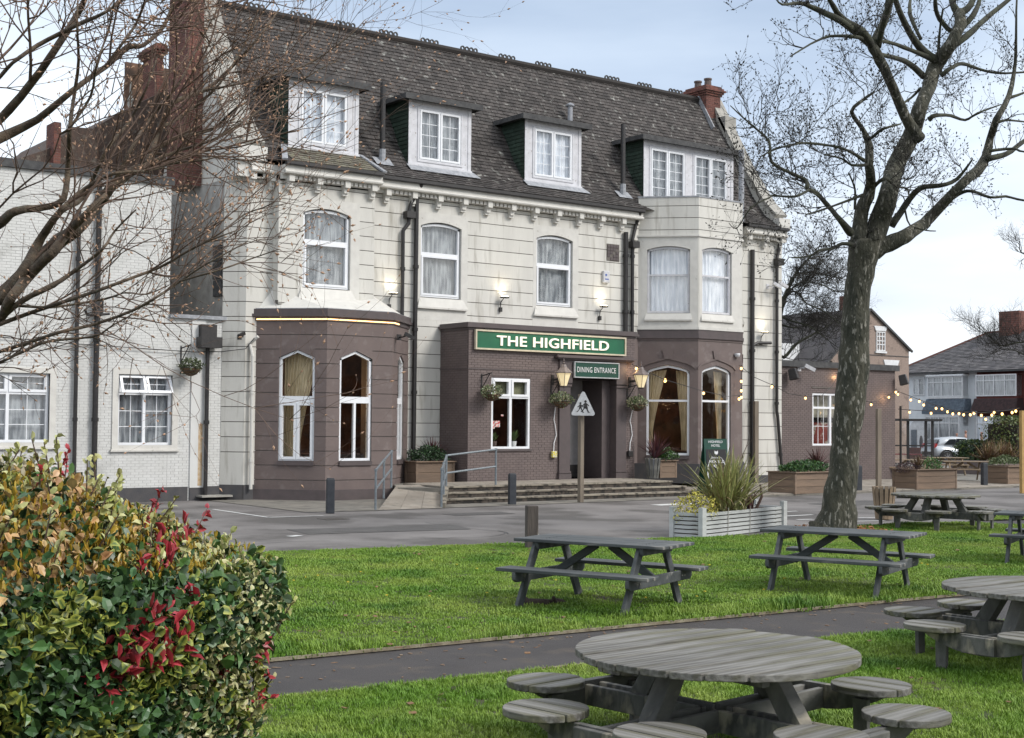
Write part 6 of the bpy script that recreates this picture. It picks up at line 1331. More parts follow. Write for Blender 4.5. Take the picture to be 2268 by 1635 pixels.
def big_mesh(name, V, F, m, parent=None, col=None, kind='stuff'):
    V = np.asarray(V, float); c = np.array([V[:, 0].mean(), V[:, 1].mean(), V[:, 2].min()])
    me = bpy.data.meshes.new(name); me.from_pydata((V-c).tolist(), [], F)
    if col is not None: a = me.attributes.new('col', 'FLOAT_COLOR', 'POINT'); a.data.foreach_set('color', np.hstack([col, np.ones((len(V), 1))]).ravel())
    me.materials.append(m); o = bpy.data.objects.new(name, me); COL.objects.link(o); o.parent = parent; o.location = Vector(c)-wloc(parent)
    if kind: o['kind'] = kind
    return o
def leaf_faces(n): return [tuple(i*8+k for k in f) for i in range(n) for f in LEAF_F]
def jitter(c, n, a=.25):
    c = np.asarray(c, float); return np.clip(c*(1+nprng.uniform(-a, a, (n, 1))+nprng.uniform(-a*.3, a*.3, (n, 3))), 0, 1)
def blob(c, rad, n, size, cols, ce=None, parent=None, name='foliage', box=False, m=None, lump=.18, up=.3, half=False):
    """leafy mass: leaves in a shell through the outer part of a lumpy ellipsoid (or clipped box)"""
    u = nprng.normal(size=(n, 3)); u /= np.linalg.norm(u, axis=1, keepdims=True)
    if half: u[:, 2] = np.abs(u[:, 2])*1.0-.15
    if box: s = np.max(np.abs(u), axis=1, keepdims=True)**.85; q = u/s
    else: q = u.copy()
    ph = nprng.uniform(0, 6, 6); bump = 1+lump*(np.sin(u[:, 0]*5+ph[0])*np.sin(u[:, 1]*5+ph[1])+.6*np.sin(u[:, 2]*8+u[:, 0]*7+ph[2]))
    dep = nprng.uniform(0, 1, n)**2*.35
    pos = np.asarray(c)+q*np.asarray(rad)*(bump*(1-dep))[:, None]
    nr = u+nprng.normal(size=(n, 3))*.55; dr = np.cross(nr, nprng.normal(size=(n, 3)))+u*.4+np.array([0, 0, up])
    sz = size*nprng.uniform(.55, 1.25, n); pick = nprng.integers(0, len(cols), n); cm = np.array(cols)[pick]*nprng.uniform(.7, 1.3, (n, 1))
    e = cm*1.12 if ce is None else np.array(ce)[nprng.integers(0, len(ce), n)]*nprng.uniform(.8, 1.2, (n, 1))
    V, C_ = leaf_arrays(pos, dr, nr, sz, cm, np.clip(e, 0, 1)); return big_mesh(name, V, leaf_faces(n), m or M_leaf, parent, C_, 'stuff')
def spiky(c, n, L0, L1, w0, cols, droop=.5, parent=None, spread=.08, up=1.2, name='blades', tipcol=None, seg=6, edge=None):
    V = []; F = []; K = []; rg = random.Random(int(c[0]*100+n))
    for i in range(n):
        a = rg.uniform(0, 2*math.pi); tilt = rg.uniform(.02, 1)**.8*up; Lh = rg.uniform(L0, L1); col = np.array(rg.choice(cols))*rg.uniform(.75, 1.25)
        p = Vector(c)+Vector((rg.uniform(-1, 1)*spread, rg.uniform(-1, 1)*spread, 0)); d = Vector((math.cos(a)*math.sin(tilt), math.sin(a)*math.sin(tilt), math.cos(tilt)))
        side = Vector((-math.sin(a), math.cos(a), 0)); kink = rg.random() < .12; b0 = len(V); dr = droop*rg.uniform(.4, 1.5)
        for s in range(seg+1):
            t = s/seg; w_ = w0*(1-t**2.2)*(.7+.6*math.sin(min(1, t*2)*1.57)); e = np.array(edge if edge is not None else col*1.1); tc_ = (e if tipcol is None else e*(1-t)+np.array(tipcol)*t)
            nn = d.cross(side)*.25*w_
            for q, cc in ((-1, tc_), (0, col), (1, tc_)): V.append(tuple(p+side*(q*w_/2)+(nn if q else Vector((0, 0, 0))))); K.append(cc)
            p = p+d*(Lh/seg); d = (d+Vector((0, 0, -1))*(dr*t*.45+(1.5 if kink and s == seg//2+1 else 0))).normalized()
        for s in range(seg):
            for q in (0, 1): i0 = b0+s*3+q; F.append((i0, i0+1, i0+4, i0+3))
    return big_mesh(name, V, F, M_leaf, parent, np.clip(np.array(K), 0, 1), 'stuff')
def planter(c, ux, L, Wd, H, z, label, m=M_plankwood, rows=3, posts=True, group='wooden box planters', slat=False, gap=.01):
    """box planter: c = near left corner, ux = direction of the long near side"""
    t = thing('planter', (c[0], c[1], z), label, 'planter', group); l = math.hypot(*ux); u = (ux[0]/l, ux[1]/l)
    F1 = Fr(c[0], c[1], *u); A = Fr(c[0]-u[1]*0, c[1], *u)
    F2 = Fr(c[0]-u[1]*Wd, c[1]+u[0]*Wd, u[1], -u[0])       # left short side, running towards the viewer
    F3 = Fr(c[0]+u[0]*L, c[1]+u[1]*L, -u[1], u[0]); F4 = Fr(F3.P(Wd, 0, 0)[0], F3.P(Wd, 0, 0)[1], -u[0], -u[1]); h = H/rows
    for F, ln in ((F1, L), (F2, Wd), (F3, Wd), (F4, L)):
        for i in range(rows): b = MB(); b.box(F, .03, ln-.03, -.03+.001*(i % 2), .001*(i % 2), z+i*h+gap/2, z+(i+1)*h-gap/2); b.build('plank', m, t)
        if posts: b = MB(); b.box(F, -.012, .07, -.05, .016, z, z+H+.012); b.build('corner_board', m, t)
    b = MB(); q = [F1.P(-.02, .03, 0)[:2], F1.P(L+.02, .03, 0)[:2], F4.P(-.02, .03, 0)[:2], F4.P(L+.02, .03, 0)[:2]]
    if not slat:
        for p0, p1 in zip(q, q[1:]+q[:1]): bb = MB(); bb.beam((*p0, z+H+.015), (*p1, z+H+.015), .08, .03, ext=.02); bb.build('rim_board', m, t)
    b.hprism([F1.P(.02, -.03, 0)[:2], F1.P(L-.02, -.03, 0)[:2], F4.P(.02, -.03, 0)[:2], F4.P(L-.02, -.03, 0)[:2]], z+.02, z+H-.05); b.build('soil', M_soil2, t); return t, F1
GREEN = [(.045, .10, .022), (.07, .14, .03), (.03, .07, .02)]; DGREEN = [(.022, .05, .02), (.035, .07, .025), (.02, .04, .018)]
# flaking white planter at the lawn edge
wc = on_z(1553, 1194, 0); wr_ = on_z(1738, 1172, 0); wl_ = on_z(1507, 1195, 0)
ux = (wr_[0]-wc[0], wr_[1]-wc[1]); LW_ = math.hypot(*ux)
wp, FWp = planter((wc[0], wc[1]), ux, LW_, .66, .50, .0, 'long flaking white slatted planter at the lawn edge, full of spiky leaves', M_whitewood, rows=6, posts=False, group=None, slat=True, gap=.022)
for F, a in ((FWp, 0), (FWp, LW_-.1)):
    for n0 in (0.002, -.66): b = MB(); b.box(F, a-.03, a+.12, n0-.05, n0+.045, 0, .60); b.build('corner_post', M_whitewood, wp)
for a in (1.0, 1.9): b = MB(); b.tube([FWp.P(a, .02, .03), FWp.P(a+.02, .02, .56)], .008, 5); b.build('tie', M_coping, wp)
def on_planter(F, a, n, z): return F.P(a, -n, z)
c = on_planter(FWp, 1.6, .35, .45); t = thing('spiky_phormium', c, 'big clump of yellow striped sword leaves in the white planter', 'plant')
spiky(c, 130, .9, 1.45, .05, [(.17, .23, .06), (.24, .29, .09), (.12, .17, .045)], .42, t, .25, .95, edge=(.46, .46, .18), tipcol=(.44, .38, .16)); spiky(c, 60, .8, 1.5, .045, [(.22, .24, .08), (.3, .3, .12)], 1.1, t, .3, 1.3, edge=(.36, .34, .16), tipcol=(.30, .2, .1))
spiky(c, 30, .9, 1.3, .03, [(.22, .14, .07)], 1.8, t, .3, 1.4, name='dead_blades')
c = on_planter(FWp, .35, .35, .52); t = thing('yellow_shrub', c, 'small yellow leaved shrub at the left end of the white planter', 'plant')
blob(c, (.42, .38, .34), 900, .055, [(.48, .42, .03), (.55, .50, .06), (.14, .17, .03)], [(.58, .52, .12)], t); spiky(c, 26, .3, .6, .008, [(.07, .08, .03)], .2, t, .1, 1.0, name='stems')
c = on_planter(FWp, 2.75, .45, .45); t = thing('red_cordyline', c, 'small dark red spiky plant at the right end of the white planter', 'plant'); spiky(c, 34, .3, .5, .03, [(.09, .03, .03), (.13, .05, .04)], .5, t, .05, 1.1)
b = MB(); b.tube([on_planter(FWp, 2.9, .4, .4), on_planter(FWp, 3.0, .3, .7), on_planter(FWp, 3.02, .35, .95)], [.035, .03, .02], 7); tag(b.build('cut_stem', M_stem), 'short brown cut stem standing at the right end of the white planter', 'stem')
b = MB(); pts = [on_planter(FWp, 1.9, .45, .6), on_planter(FWp, 2.2, .4, 1.4), on_planter(FWp, 2.5, .4, 1.75), on_planter(FWp, 2.62, .4, 1.95)]; b.tube(pts, [.012, .009, .007, .004], 5); b.tube([pts[2], on_planter(FWp, 2.75, .4, 1.9)], [.006, .003], 4); tag(b.build('flower_stalk', M_stem), 'thin bare flower stalk rising from the white planter', 'plant')
# planters round the building
def prow(name, p, u2, L, Wd, H, z, lab, **k): return planter(p, u2, L, Wd, H, z, lab, **k)
c0 = on_y(884, 1050, 34.2); tL, F_ = planter((21.95, 34.25), (1, 0), 1.35, .6, .62, .40, 'wooden planter between the left brown bay and the porch', rows=2)
c = (22.75, 34.6, 1.0); t = thing('green_shrub', (22.6, 34.6, 1.0), 'dark green feathery shrub in the planter beside the porch', 'plant'); blob((22.55, 34.5, 1.15), (.62, .35, .38), 1500, .07, DGREEN+[(.05, .10, .04)], None, t, half=True)
t = thing('red_cordyline', c, 'dark red spiky plant behind the green shrub beside the porch', 'plant'); spiky((22.8, 34.7, 1.15), 60, .5, .75, .035, [(.09, .025, .03), (.14, .05, .045), (.06, .02, .025)], .35, t, .05, 1.15)
tR, F_ = planter((30.62, 33.15), (1, 0), .72, .6, .55, .45, 'wooden planter on the steps between the porch and the right bay', rows=3)
t = thing('green_shrub', (30.95, 33.4, 1.0), 'rounded green shrub in the small planter left of the right bay', 'plant'); blob((31.05, 33.4, 1.12), (.45, .35, .30), 1100, .07, GREEN, None, t, half=True)
t = thing('red_cordyline', (30.5, 33.35, 1.05), 'tall dark red spiky plant right of the doorway', 'plant'); spiky((30.55, 33.3, 1.1), 80, .6, .95, .04, [(.10, .03, .035), (.14, .05, .05), (.06, .02, .03)], .35, t, .05, 1.1)
t = thing('slatted_tub', (30.35, 33.1, .45), 'dark slatted tub holding the red spiky plant right of the doorway', 'tub')
for i in range(10):
    a = 2*math.pi*i/10; b = MB(); b.beam((30.35+.17*math.cos(a), 33.2+.17*math.sin(a), .45), (30.35+.25*math.cos(a), 33.2+.25*math.sin(a), 1.1), .1, .02, up=(math.cos(a), math.sin(a), 0)); b.build('stave', M_greyside, t)
b = MB(); b.lathe((30.35, 33.2, .47), [(.15, 0), (.22, .6)], 12); b.build('liner', M_greypipe, t)
b = MB(); b.lathe((30.0, 33.3, .45), [(.02, 0), (.02, .02)], 5)
def at_corner(u, v, z): P = on_z(u, v, z); return (P[0], P[1])
p = at_corner(1761, 1095, .05); planter(p, (1.0, .06), 2.5, 1.05, .66, .05, 'wooden planter against the cream corner, left of the tree trunk', rows=3)
t = thing('low_conifer', (p[0]+.9, p[1]+.5, .7), 'spreading bright green conifer in the planter left of the tree trunk', 'plant'); blob((p[0]+.95, p[1]+.5, .80), (.95, .45, .30), 2200, .075, GREEN+[(.06, .15, .05)], None, t, half=True)
t = thing('red_cordyline', (p[0]+1.7, p[1]+.5, .8), 'dark red spiky plant in the planter left of the tree trunk', 'plant'); spiky((p[0]+1.75, p[1]+.6, .85), 60, .5, .85, .04, [(.10, .04, .04), (.14, .07, .06)], .3, t, .05, 1.15)
p = at_corner(2030, 1085, .05); planter(p, (1.0, -.02), 2.15, 1.0, .66, .05, 'weathered wooden planter in the middle of the right side patio', rows=3)
t = thing('red_cordyline', (p[0]+.9, p[1]+.5, .7), 'bronze spiky plant in the middle planter of the patio', 'plant'); spiky((p[0]+.75, p[1]+.5, .7), 45, .4, .7, .03, [(.13, .08, .05), (.16, .12, .06)], .3, t, .05, .9)
t = thing('green_shrub', (p[0]+1.3, p[1]+.5, .7), 'bright green round shrub at the right of the middle planter', 'plant'); blob((p[0]+1.4, p[1]+.4, .85), (.32, .3, .28), 700, .06, [(.08, .18, .04), (.05, .12, .03)], None, t)
t = thing('purple_shrub', (p[0]+.2, p[1]+.5, .7), 'dark purple low shrub at the left of the middle planter', 'plant'); blob((p[0]+.1, p[1]+.45, .78), (.5, .3, .18), 500, .06, [(.05, .03, .035), (.08, .04, .04)], None, t)
p = at_corner(2232, 1074, .05); planter(p, (1.0, -.05), 2.6, 1.0, .66, .05, 'wooden planter cut off by the right edge of the photo', rows=3)
t = thing('green_shrub', (p[0]+.6, p[1]+.5, .7), 'olive green shrub in the rightmost wooden planter', 'plant'); blob((p[0]+.7, p[1]+.5, .85), (.9, .4, .28), 1300, .07, [(.09, .13, .05), (.12, .15, .06)], None, t, half=True)
P = at(2188, 1055, 60.6); b = MB(); b.box(WORLD, P[0], P[0]+5, -P[1]-.0, -P[1]+.25, 0, .68); gw2 = thing('raised_bed', (P[0], P[1], 0), 'low dark brick raised bed under the big bronze spiky plant', 'wall'); b.build('wall', M_mortar, gw2)
bricks(Fr(P[0], P[1]-.25, 1, 0), 0, 5, .05, .6, [], M_brownbrick, M_mortar, gw2, quota=80, back=False, n=.01); b = MB(); b.box(WORLD, P[0]-.05, P[0]+5, -P[1]-.05, -P[1]+.3, .68, .74); b.build('coping_board', M_plankwood, gw2); b = MB(); b.box(WORLD, P[0]+.26, P[0]+5, -P[1]-2, -P[1]-.01, 0, .62); b.build('soil', M_soil2, gw2); b = MB(); b.box(WORLD, P[0], P[0]+.25, -P[1]-2, -P[1]-.002, 0, .68); b.build('wall', M_brownbrick, gw2)
t = thing('bronze_phormium', (P[0]+1.2, P[1]+.9, .62), 'large bronze and orange spiky plant in the raised bed at the right', 'plant')
for dx in (1.3, 2.0, 2.8): spiky((P[0]+dx, P[1]+.9, .62), 90, .7, 1.2, .05, [(.12, .08, .06), (.10, .06, .05), (.2, .13, .05), (.10, .10, .04)], .45, t, .2, 1.25, tipcol=(.30, .18, .06))
# hedges
def hedge(c, rad, n, lab, cols, sz, label_name='hedge', rz=0):
    t = thing(label_name, (c[0], c[1], 0), lab, 'hedge'); b = MB(); b.cbox((c[0], c[1], c[2]), tuple(x*1.45 for x in rad)); b.build('branches', M_soil2, t); blob(c, rad, n, sz, cols, None, t, box=True, lump=.06); return t
P = at(2162, 1000, 68); hedge((P[0], P[1], .74), (1.15, .6, .74), 4200, 'low trimmed dark green hedge in front of the silver car', DGREEN+[(.05, .09, .02), (.10, .13, .03)], .13)
P = at(2240, 950, 67); hedge((P[0]+.2, P[1], 1.35), (1.3, 1.1, 1.33), 4200, 'taller trimmed hedge behind the bronze spiky plant at the right', [(.05, .08, .02), (.09, .12, .025), (.13, .15, .03)], .12)
# hanging baskets
def basket(c, r_, lab, br=None, cols=None, wall=None):
    t = thing('hanging_basket', c, lab, 'hanging basket', 'hanging baskets'); c = Vector(c)
    b = MB(); b.lathe(tuple(c), [(.05*r_/.25, -r_*.8), (r_*.6, -r_*.62), (r_*.92, -r_*.2), (r_, 0)], 14); b.build('coir_bowl', mat('coir', (.14, .085, .045), (.09, .055, .03), 30, .95, .6, 60) if 'coir' not in MATS else MATS['coir'], t, smooth=True)
    b = MB()
    for z, rr in ((0, 1.02), (-.3*r_, .95), (-.6*r_, .66)): b.tube([(c.x+rr*r_*math.cos(a), c.y+rr*r_*math.sin(a), c.z+z) for a in np.linspace(0, 2*math.pi, 15)], .006, 4)
    for a in (0, 2.1, 4.2): b.tube([(c.x+r_*math.cos(a), c.y+r_*math.sin(a), c.z), (c.x, c.y, c.z+.62)], .005, 3)
    b.build('wire_frame', M_blackpipe, t)
    blob(tuple(c+Vector((0, 0, .06))), (r_*1.22, r_*1.2, r_*.75), 520, .075, cols or [(.12, .16, .07), (.20, .22, .11), (.07, .10, .04), (.28, .26, .16)], None, t)
    if br is not None:
        w_ = wall; x = c.x; b = MB(); b.beam((x, c.y, c.z+.64), (x-.1, w_, c.z+.55), .03, .03); b.beam((x-.1, w_-.01, c.z+.1), (x-.1, w_-.01, c.z+.62), .03, .04, up=(1, 0, 0)); b.beam((x-.1, w_, c.z+.15), (x-.02, c.y+.08, c.z+.62), .02, .02); b.build('bracket', M_blackpipe, t)
basket((24.05, 33.4, 3.05), .26, 'hanging basket on a black bracket left of the porch window', 1, wall=33.8); basket((26.7, 33.4, 2.88), .27, 'hanging basket under the left lantern, beside the doorway', 1, wall=33.8); basket((29.85, 33.4, 2.82), .27, 'hanging basket under the right lantern, beside the doorway', 1, wall=33.8)
basket((15.35, 35.35, 3.62), .27, 'brown hanging basket on the white brick wing near the drainpipe', 1, cols=[(.06, .08, .03), (.10, .12, .06)], wall=35.8)

# ------------------------------------------------------------------ foreground mixed hedge
CRx = np.array([CR[0], CR[1], 0]); CRx /= np.linalg.norm(CRx); CFx = np.array([CF[0], CF[1], 0]); CFx /= np.linalg.norm(CFx)
HC = CRx*-2.78+CFx*5.35; AX, AD, ZB, ZT = 1.80, 1.65, 1.28, .83
HG = thing('mixed_hedge', (HC[0], HC[1], 0), 'big rounded foreground hedge of green, yellow variegated, copper and red leaves', 'hedge')
def hsurf(u, k=1.):
    """u: unit vectors (lateral, depth, up) -> point on the bush"""
    n = 2.25; s = (np.abs(u)**n).sum(1)**(-1/n); q = u*s[:, None]*k
    z = np.where(q[:, 2] > 0, ZB+q[:, 2]*ZT, ZB+q[:, 2]*1.3); sh = np.where(q[:, 2] < 0, 1+.29*q[:, 2], 1.)
    return HC+CRx*(q[:, 0]*AX*sh)[:, None]+CFx*(q[:, 1]*AD*sh)[:, None]+np.array([0, 0, 1.])*z[:, None], q
def lumps(q): return .035*np.sin(q[:, 0]*7+1)*np.sin(q[:, 1]*6)+.03*np.sin(q[:, 2]*11+q[:, 0]*5)+.02*np.sin(q[:, 0]*17+q[:, 2]*13)
def project(P): X = P-C0; d = X@CF; return 1134+FPX*(X@CR)/d, 817.5-FPX*(X@CU)/d
NL = 78000
u = nprng.normal(size=(int(NL*3.2), 3)); u /= np.linalg.norm(u, axis=1, keepdims=True); u = u[(u[:, 1] < .35)][:NL*2]
P0, q0 = hsurf(u); uu, vv = project(P0); vis = (uu > -260) & (vv < 1800); u, P0, q0 = u[vis][:NL], P0[vis][:NL], q0[vis][:NL]; N_ = len(u)
uu, vv = project(P0)
nrmW = CRx*u[:, [0]]/AX+CFx*u[:, [1]]/AD+np.array([0, 0, 1.])*u[:, [2]]; nrmW /= np.linalg.norm(nrmW, axis=1, keepdims=True)
inn = nprng.uniform(0, 1, N_)**1.1*.30; pos = P0+nrmW*(lumps(q0)*1.6-inn+nprng.uniform(-.01, .03, N_))[:, None]
f1 = np.sin(uu*.021+vv*.013)+np.sin(uu*.009-vv*.024+2)+nprng.normal(size=N_)*.7      # drifting patches of each shrub
cm = np.array(GREEN[0])*np.ones((N_, 1))*nprng.uniform(.5, 1.5, (N_, 1)); cm[:, 2] *= nprng.uniform(.8, 1.8, N_); cm *= np.where(nprng.random(N_) < .3, .55, 1)[:, None]; ce = cm*1.15; sz = nprng.uniform(.025, .058, N_)*np.where(nprng.random(N_) < .12, 1.4, 1)
edge_d = uu-np.interp(vv, [1000, 1100, 1200, 1310, 1500, 1650], [20, 360, 560, 640, 590, 540])
def setc(mask, a, b, s0, s1, w=.2):
    k = mask.sum(); cm[mask] = jitter(a, k, w); ce[mask] = jitter(b, k, w); sz[mask] = nprng.uniform(s0, s1, k)
low = vv > 1330
setc(low & (f1 > .3), (.035, .075, .02), (.34, .36, .06), .028, .058)          # yellow margined leaves
setc((~low) & (f1 > 1.5), (.07, .13, .03), (.36, .38, .07), .028, .055)
cop = (vv < 1330-.35*uu) & (uu < 330) & (vv > 1065) & (nprng.random(N_) < .40) & (f1 < .9)
setc(cop, (.42, .25, .10), (.54, .36, .16), .026, .055, .3)
gold = (vv < 1300-.1*uu) & (uu > -200) & (uu < 560) & (nprng.random(N_) < .60) & ~cop; setc(gold, (.34, .25, .03), (.46, .30, .04), .026, .05, .3)
crm = (edge_d > -130) & (vv > 1080) & (nprng.random(N_) < .50); setc(crm, (.36, .36, .14), (.50, .48, .26), .022, .040, .35)
topc = (vv < 1075) & (uu < 330) & (nprng.random(N_) < .6) & ~cop; setc(topc, (.42, .38, .24), (.55, .5, .36), .03, .05)
redc = [(430, 1110, 46), (520, 1165, 34), (395, 1190, 34), (350, 1390, 50), (300, 1430, 60), (250, 1500, 45), (400, 1440, 35), (600, 1440, 28), (415, 1320, 30)]
redm = np.zeros(N_, bool)
for x, y, r_ in redc: redm |= ((uu-x)**2+(vv-y)**2 < r_**2) & (nprng.random(N_) < .30)
redm |= (np.abs(edge_d+18) < 20) & (vv > 1080) & (vv < 1190) & (nprng.random(N_) < .5)
setc(redm & (inn < .1), (.30, .022, .03), (.42, .05, .065), .045, .085)
nr = nrmW+nprng.normal(size=(N_, 3))*.5; dr = np.cross(nr, nprng.normal(size=(N_, 3)))+nrmW*.5+np.array([0, 0, .35]); wid = np.where(gold, .45, np.where(redm, .62, nprng.uniform(.8, 1.3, N_))); dr[gold] = np.array([0, 0, 1.])+nprng.normal(size=(gold.sum(), 3))*.3
# the largest, outermost leaves are separate parts
score = sz*(inn < .04)*((uu > 0) & (vv < 1620)); ids = np.argsort(-score)[:300]; mask = np.ones(N_, bool); mask[ids] = False
for i in ids:
    V, C_ = leaf_arrays(pos[[i]], dr[[i]], nr[[i]], sz[[i]]*1.0, cm[[i]], ce[[i]], wid[[i]]); big_mesh('leaf', V, leaf_faces(1), M_leaf, HG, C_, None)
V, C_ = leaf_arrays(pos[mask], dr[mask], nr[mask], sz[mask], cm[mask], ce[mask], wid[mask]); big_mesh('foliage', V, leaf_faces(mask.sum()), M_leaf, HG, C_)
uc = nprng.normal(size=(1500, 3)); uc /= np.linalg.norm(uc, axis=1, keepdims=True)
b = MB(); K1, K2 = 40, 24; vs = []
for j in range(K2+1):
    for i in range(K1):
        a, e = 2*math.pi*i/K1, -math.pi/2+math.pi*j/K2; vs.append((math.cos(e)*math.cos(a), math.cos(e)*math.sin(a), math.sin(e)))
Pc, qc = hsurf(np.array(vs)+1e-6, .86); b.poly([tuple(p) for p in Pc], [(j*K1+i, j*K1+(i+1) % K1, (j+1)*K1+(i+1) % K1, (j+1)*K1+i) for j in range(K2) for i in range(K1)]); b.build('light_blocking_core', mat('hedge_core', (.012, .014, .008), (.02, .014, .01), 14, 1., .8, 20), HG)  # solid dark core added inside the leaves to block light
# shoots standing out of the top and right side
sv, sc_, sf = [], [], MB()
for i in range(900):
    k = nprng.integers(0, N_)
    if not (vv[k] < 1120 or edge_d[k] > -60 or (gold[k] and nprng.random() < .6)): continue
    if inn[k] > .08: continue
    p = pos[k]; d = nrmW[k]*.6+np.array([0, 0, .9])+nprng.normal(size=3)*.3; d /= np.linalg.norm(d); Ls = nprng.uniform(.04, .17); q = p+d*Ls
    sf.tube([tuple(p-d*.1), tuple(p+d*Ls*.5), tuple(q)], [.004, .003, .002], 4); m_ = 9
    tt = np.linspace(.1, 1, m_)[:, None]; pp = p+d*Ls*tt; dd_ = d+nprng.normal(size=(m_, 3))*.8; col = jitter((.36, .36, .14) if nprng.random() < .88 else (.35, .03, .04), m_, .15)
    V, C_ = leaf_arrays(pp, dd_, nprng.normal(size=(m_, 3)), nprng.uniform(.025, .045, m_), col, np.clip(col*1.25, 0, 1)); sv.append(V); sc_.append(C_)
big_mesh('shoot_leaves', np.vstack(sv), leaf_faces(sum(len(x) for x in sv)//8), M_leaf, HG, np.vstack(sc_)); sf.build('shoots', M_stem, HG, kind='stuff')

# ------------------------------------------------------------------ bare trees
M_bark = mat('grey_green_bark', (.075, .072, .052), (.034, .036, .026), 5, .95, 1., 14, grain=(1, 1, .35), c3=(.22, .21, .18), s3=15, m3=(.585, .63), space='World', bdist=.10)
M_bark.node_tree.nodes  # lichen patches come from the third colour
M_limb = mat('backlit_bark', (.035, .035, .028), (.06, .065, .04), 5, .95, .8, 30, space='World', bdist=.02)  # darker than the trunk: backlit look of the limbs put into the colour
M_twig = mat('dark_twig', (.030, .027, .022), None, 5, .9, 0)
M_bark2 = mat('olive_bark', (.135, .098, .066), (.07, .053, .038), 14, .9, .7, 60, c3=(.13, .12, .09), s3=20, m3=(.58, .7), space='World')
M_twig2 = mat('brown_twig', (.14, .088, .062), (.09, .06, .045), 20, .85, 0)
M_bud = mat('tan_bud', (.32, .19, .12), (.46, .29, .19), 40, .7, 0)
def smooth_path(pts, rs, step=3):
    """Catmull-Rom through the points"""
    P = [Vector(p) for p in pts]; out = []; ro = []; n = len(P)
    for i in range(n-1):
        p0, p1, p2, p3 = P[max(i-1, 0)], P[i], P[i+1], P[min(i+2, n-1)]
        for s in range(step):
            t = s/step; out.append(.5*((2*p1)+(-p0+p2)*t+(2*p0-5*p1+4*p2-p3)*t*t+(-p0+3*p1-3*p2+p3)*t**3)); ro.append(rs[i]+(rs[i+1]-rs[i])*t)
    out.append(P[-1]); ro.append(rs[-1]); return out, ro
class Tree:
    def __init__(s, label, base, group=None, seed=1, name='bare_tree'): s.t = thing(name, base, label, 'tree', group); s.tw = MB(); s.bud = []; s.rg = random.Random(seed); s.paths = []
    def limb(s, pts, rs, m, n=10, name='limb', step=3, gnarl=.0):
        P, r = smooth_path(pts, rs, step)
        if gnarl: P = [p+Vector((s.rg.uniform(-1, 1), s.rg.uniform(-1, 1), s.rg.uniform(-1, 1)))*gnarl*q for p, q in zip(P, r)]; r = [q*s.rg.uniform(1-gnarl*.5, 1+gnarl*.6) for q in r]
        b = MB(); b.tube(P, r, n); b.build(name, m, s.t, smooth=True); s.paths.append((P, r)); return P, r
    def twig(s, p, d, Ln, r, lev, up=.25, wig=.28, n=4, bud=0.):
        rg = s.rg; k = max(2, min(6, int(Ln/.12))) if Ln > .12 else 2; P = [p]; d = d.normalized(); kids = []
        for i in range(k):
            d = (d+Vector((rg.gauss(0, wig), rg.gauss(0, wig), rg.gauss(0, wig)))+Vector((0, 0, up*.3))).normalized(); P.append(P[-1]+d*(Ln/k)); kids.append((P[-1], d))
        s.tw.tube(P, [r*(1-.6*i/k) for i in range(k+1)], n if r > .006 else 3, caps=False)
        if bud: s.bud.append((P[-1], d)); 
        if lev > 0:
            for q, dd in kids:
                for _ in range(rg.choice((0, 1, 1, 2)) if lev > 1 else rg.choice((0, 1, 1, 1))):
                    ax = dd.cross(Vector((rg.gauss(0, 1), rg.gauss(0, 1), rg.gauss(0, 1))))
                    if ax.length < .01: continue
                    nd = (dd*.75+ax.normalized()*rg.uniform(.5, 1.0)+Vector((0, 0, up))).normalized(); s.twig(q, nd, Ln*rg.uniform(.4, .7), r*.6, lev-1, up, wig, n, bud)
        elif bud:
            for q, dd in kids[:-1]:
                if rg.random() < bud: s.bud.append((q, (dd+Vector((rg.gauss(0, .8), rg.gauss(0, .8), rg.gauss(0, .8)))).normalized()))
    def sprout(s, num, L0, L1, lev, r0=.012, rmax=.09, bias=None, bud=0., up=.25, wig=.28, sel=None):
        Q = [(P[i], (P[min(i+1, len(P)-1)]-P[max(i-1, 0)]).normalized(), r[i]) for P, r in s.paths for i in range(1, len(P)) if r[i] < rmax and (sel is None or sel(P[i]))]
        for _ in range(num):
            p, d, r = s.rg.choice(Q); ax = d.cross(Vector((s.rg.gauss(0, 1), s.rg.gauss(0, 1), s.rg.gauss(0, 1)))).normalized(); nd = d*.55+ax*.8+Vector((0, 0, up*1.5))
            if bias is not None: nd += bias
            Ln = s.rg.uniform(L0, L1); s.twig(p, nd, Ln, min(r0, r*.7), lev, up, wig, bud=bud)
    def done(s, m, budm=None, bs=.02):
        s.tw.build('twigs', m, s.t, kind='stuff')
        if s.bud:
            V = []; F = []
            for p, d in s.bud:
                k = len(V); a = d.cross(Vector((0, 0, 1)));  a = (a if a.length > .1 else Vector((1, 0, 0))).normalized(); c_ = a.cross(d); l = bs*s.rg.uniform(.6, 1.4)
                V += [p, p+d*l*.4+a*l*.22, p+d*l*.4+c_*l*.22, p+d*l*.4-a*l*.22, p+d*l*.4-c_*l*.22, p+d*l]
                F += [(k, k+2, k+1), (k, k+3, k+2), (k, k+4, k+3), (k, k+1, k+4), (k+5, k+1, k+2), (k+5, k+2, k+3), (k+5, k+3, k+4), (k+5, k+4, k+1)]
            big_mesh('buds', [tuple(v) for v in V], F, budm, s.t)
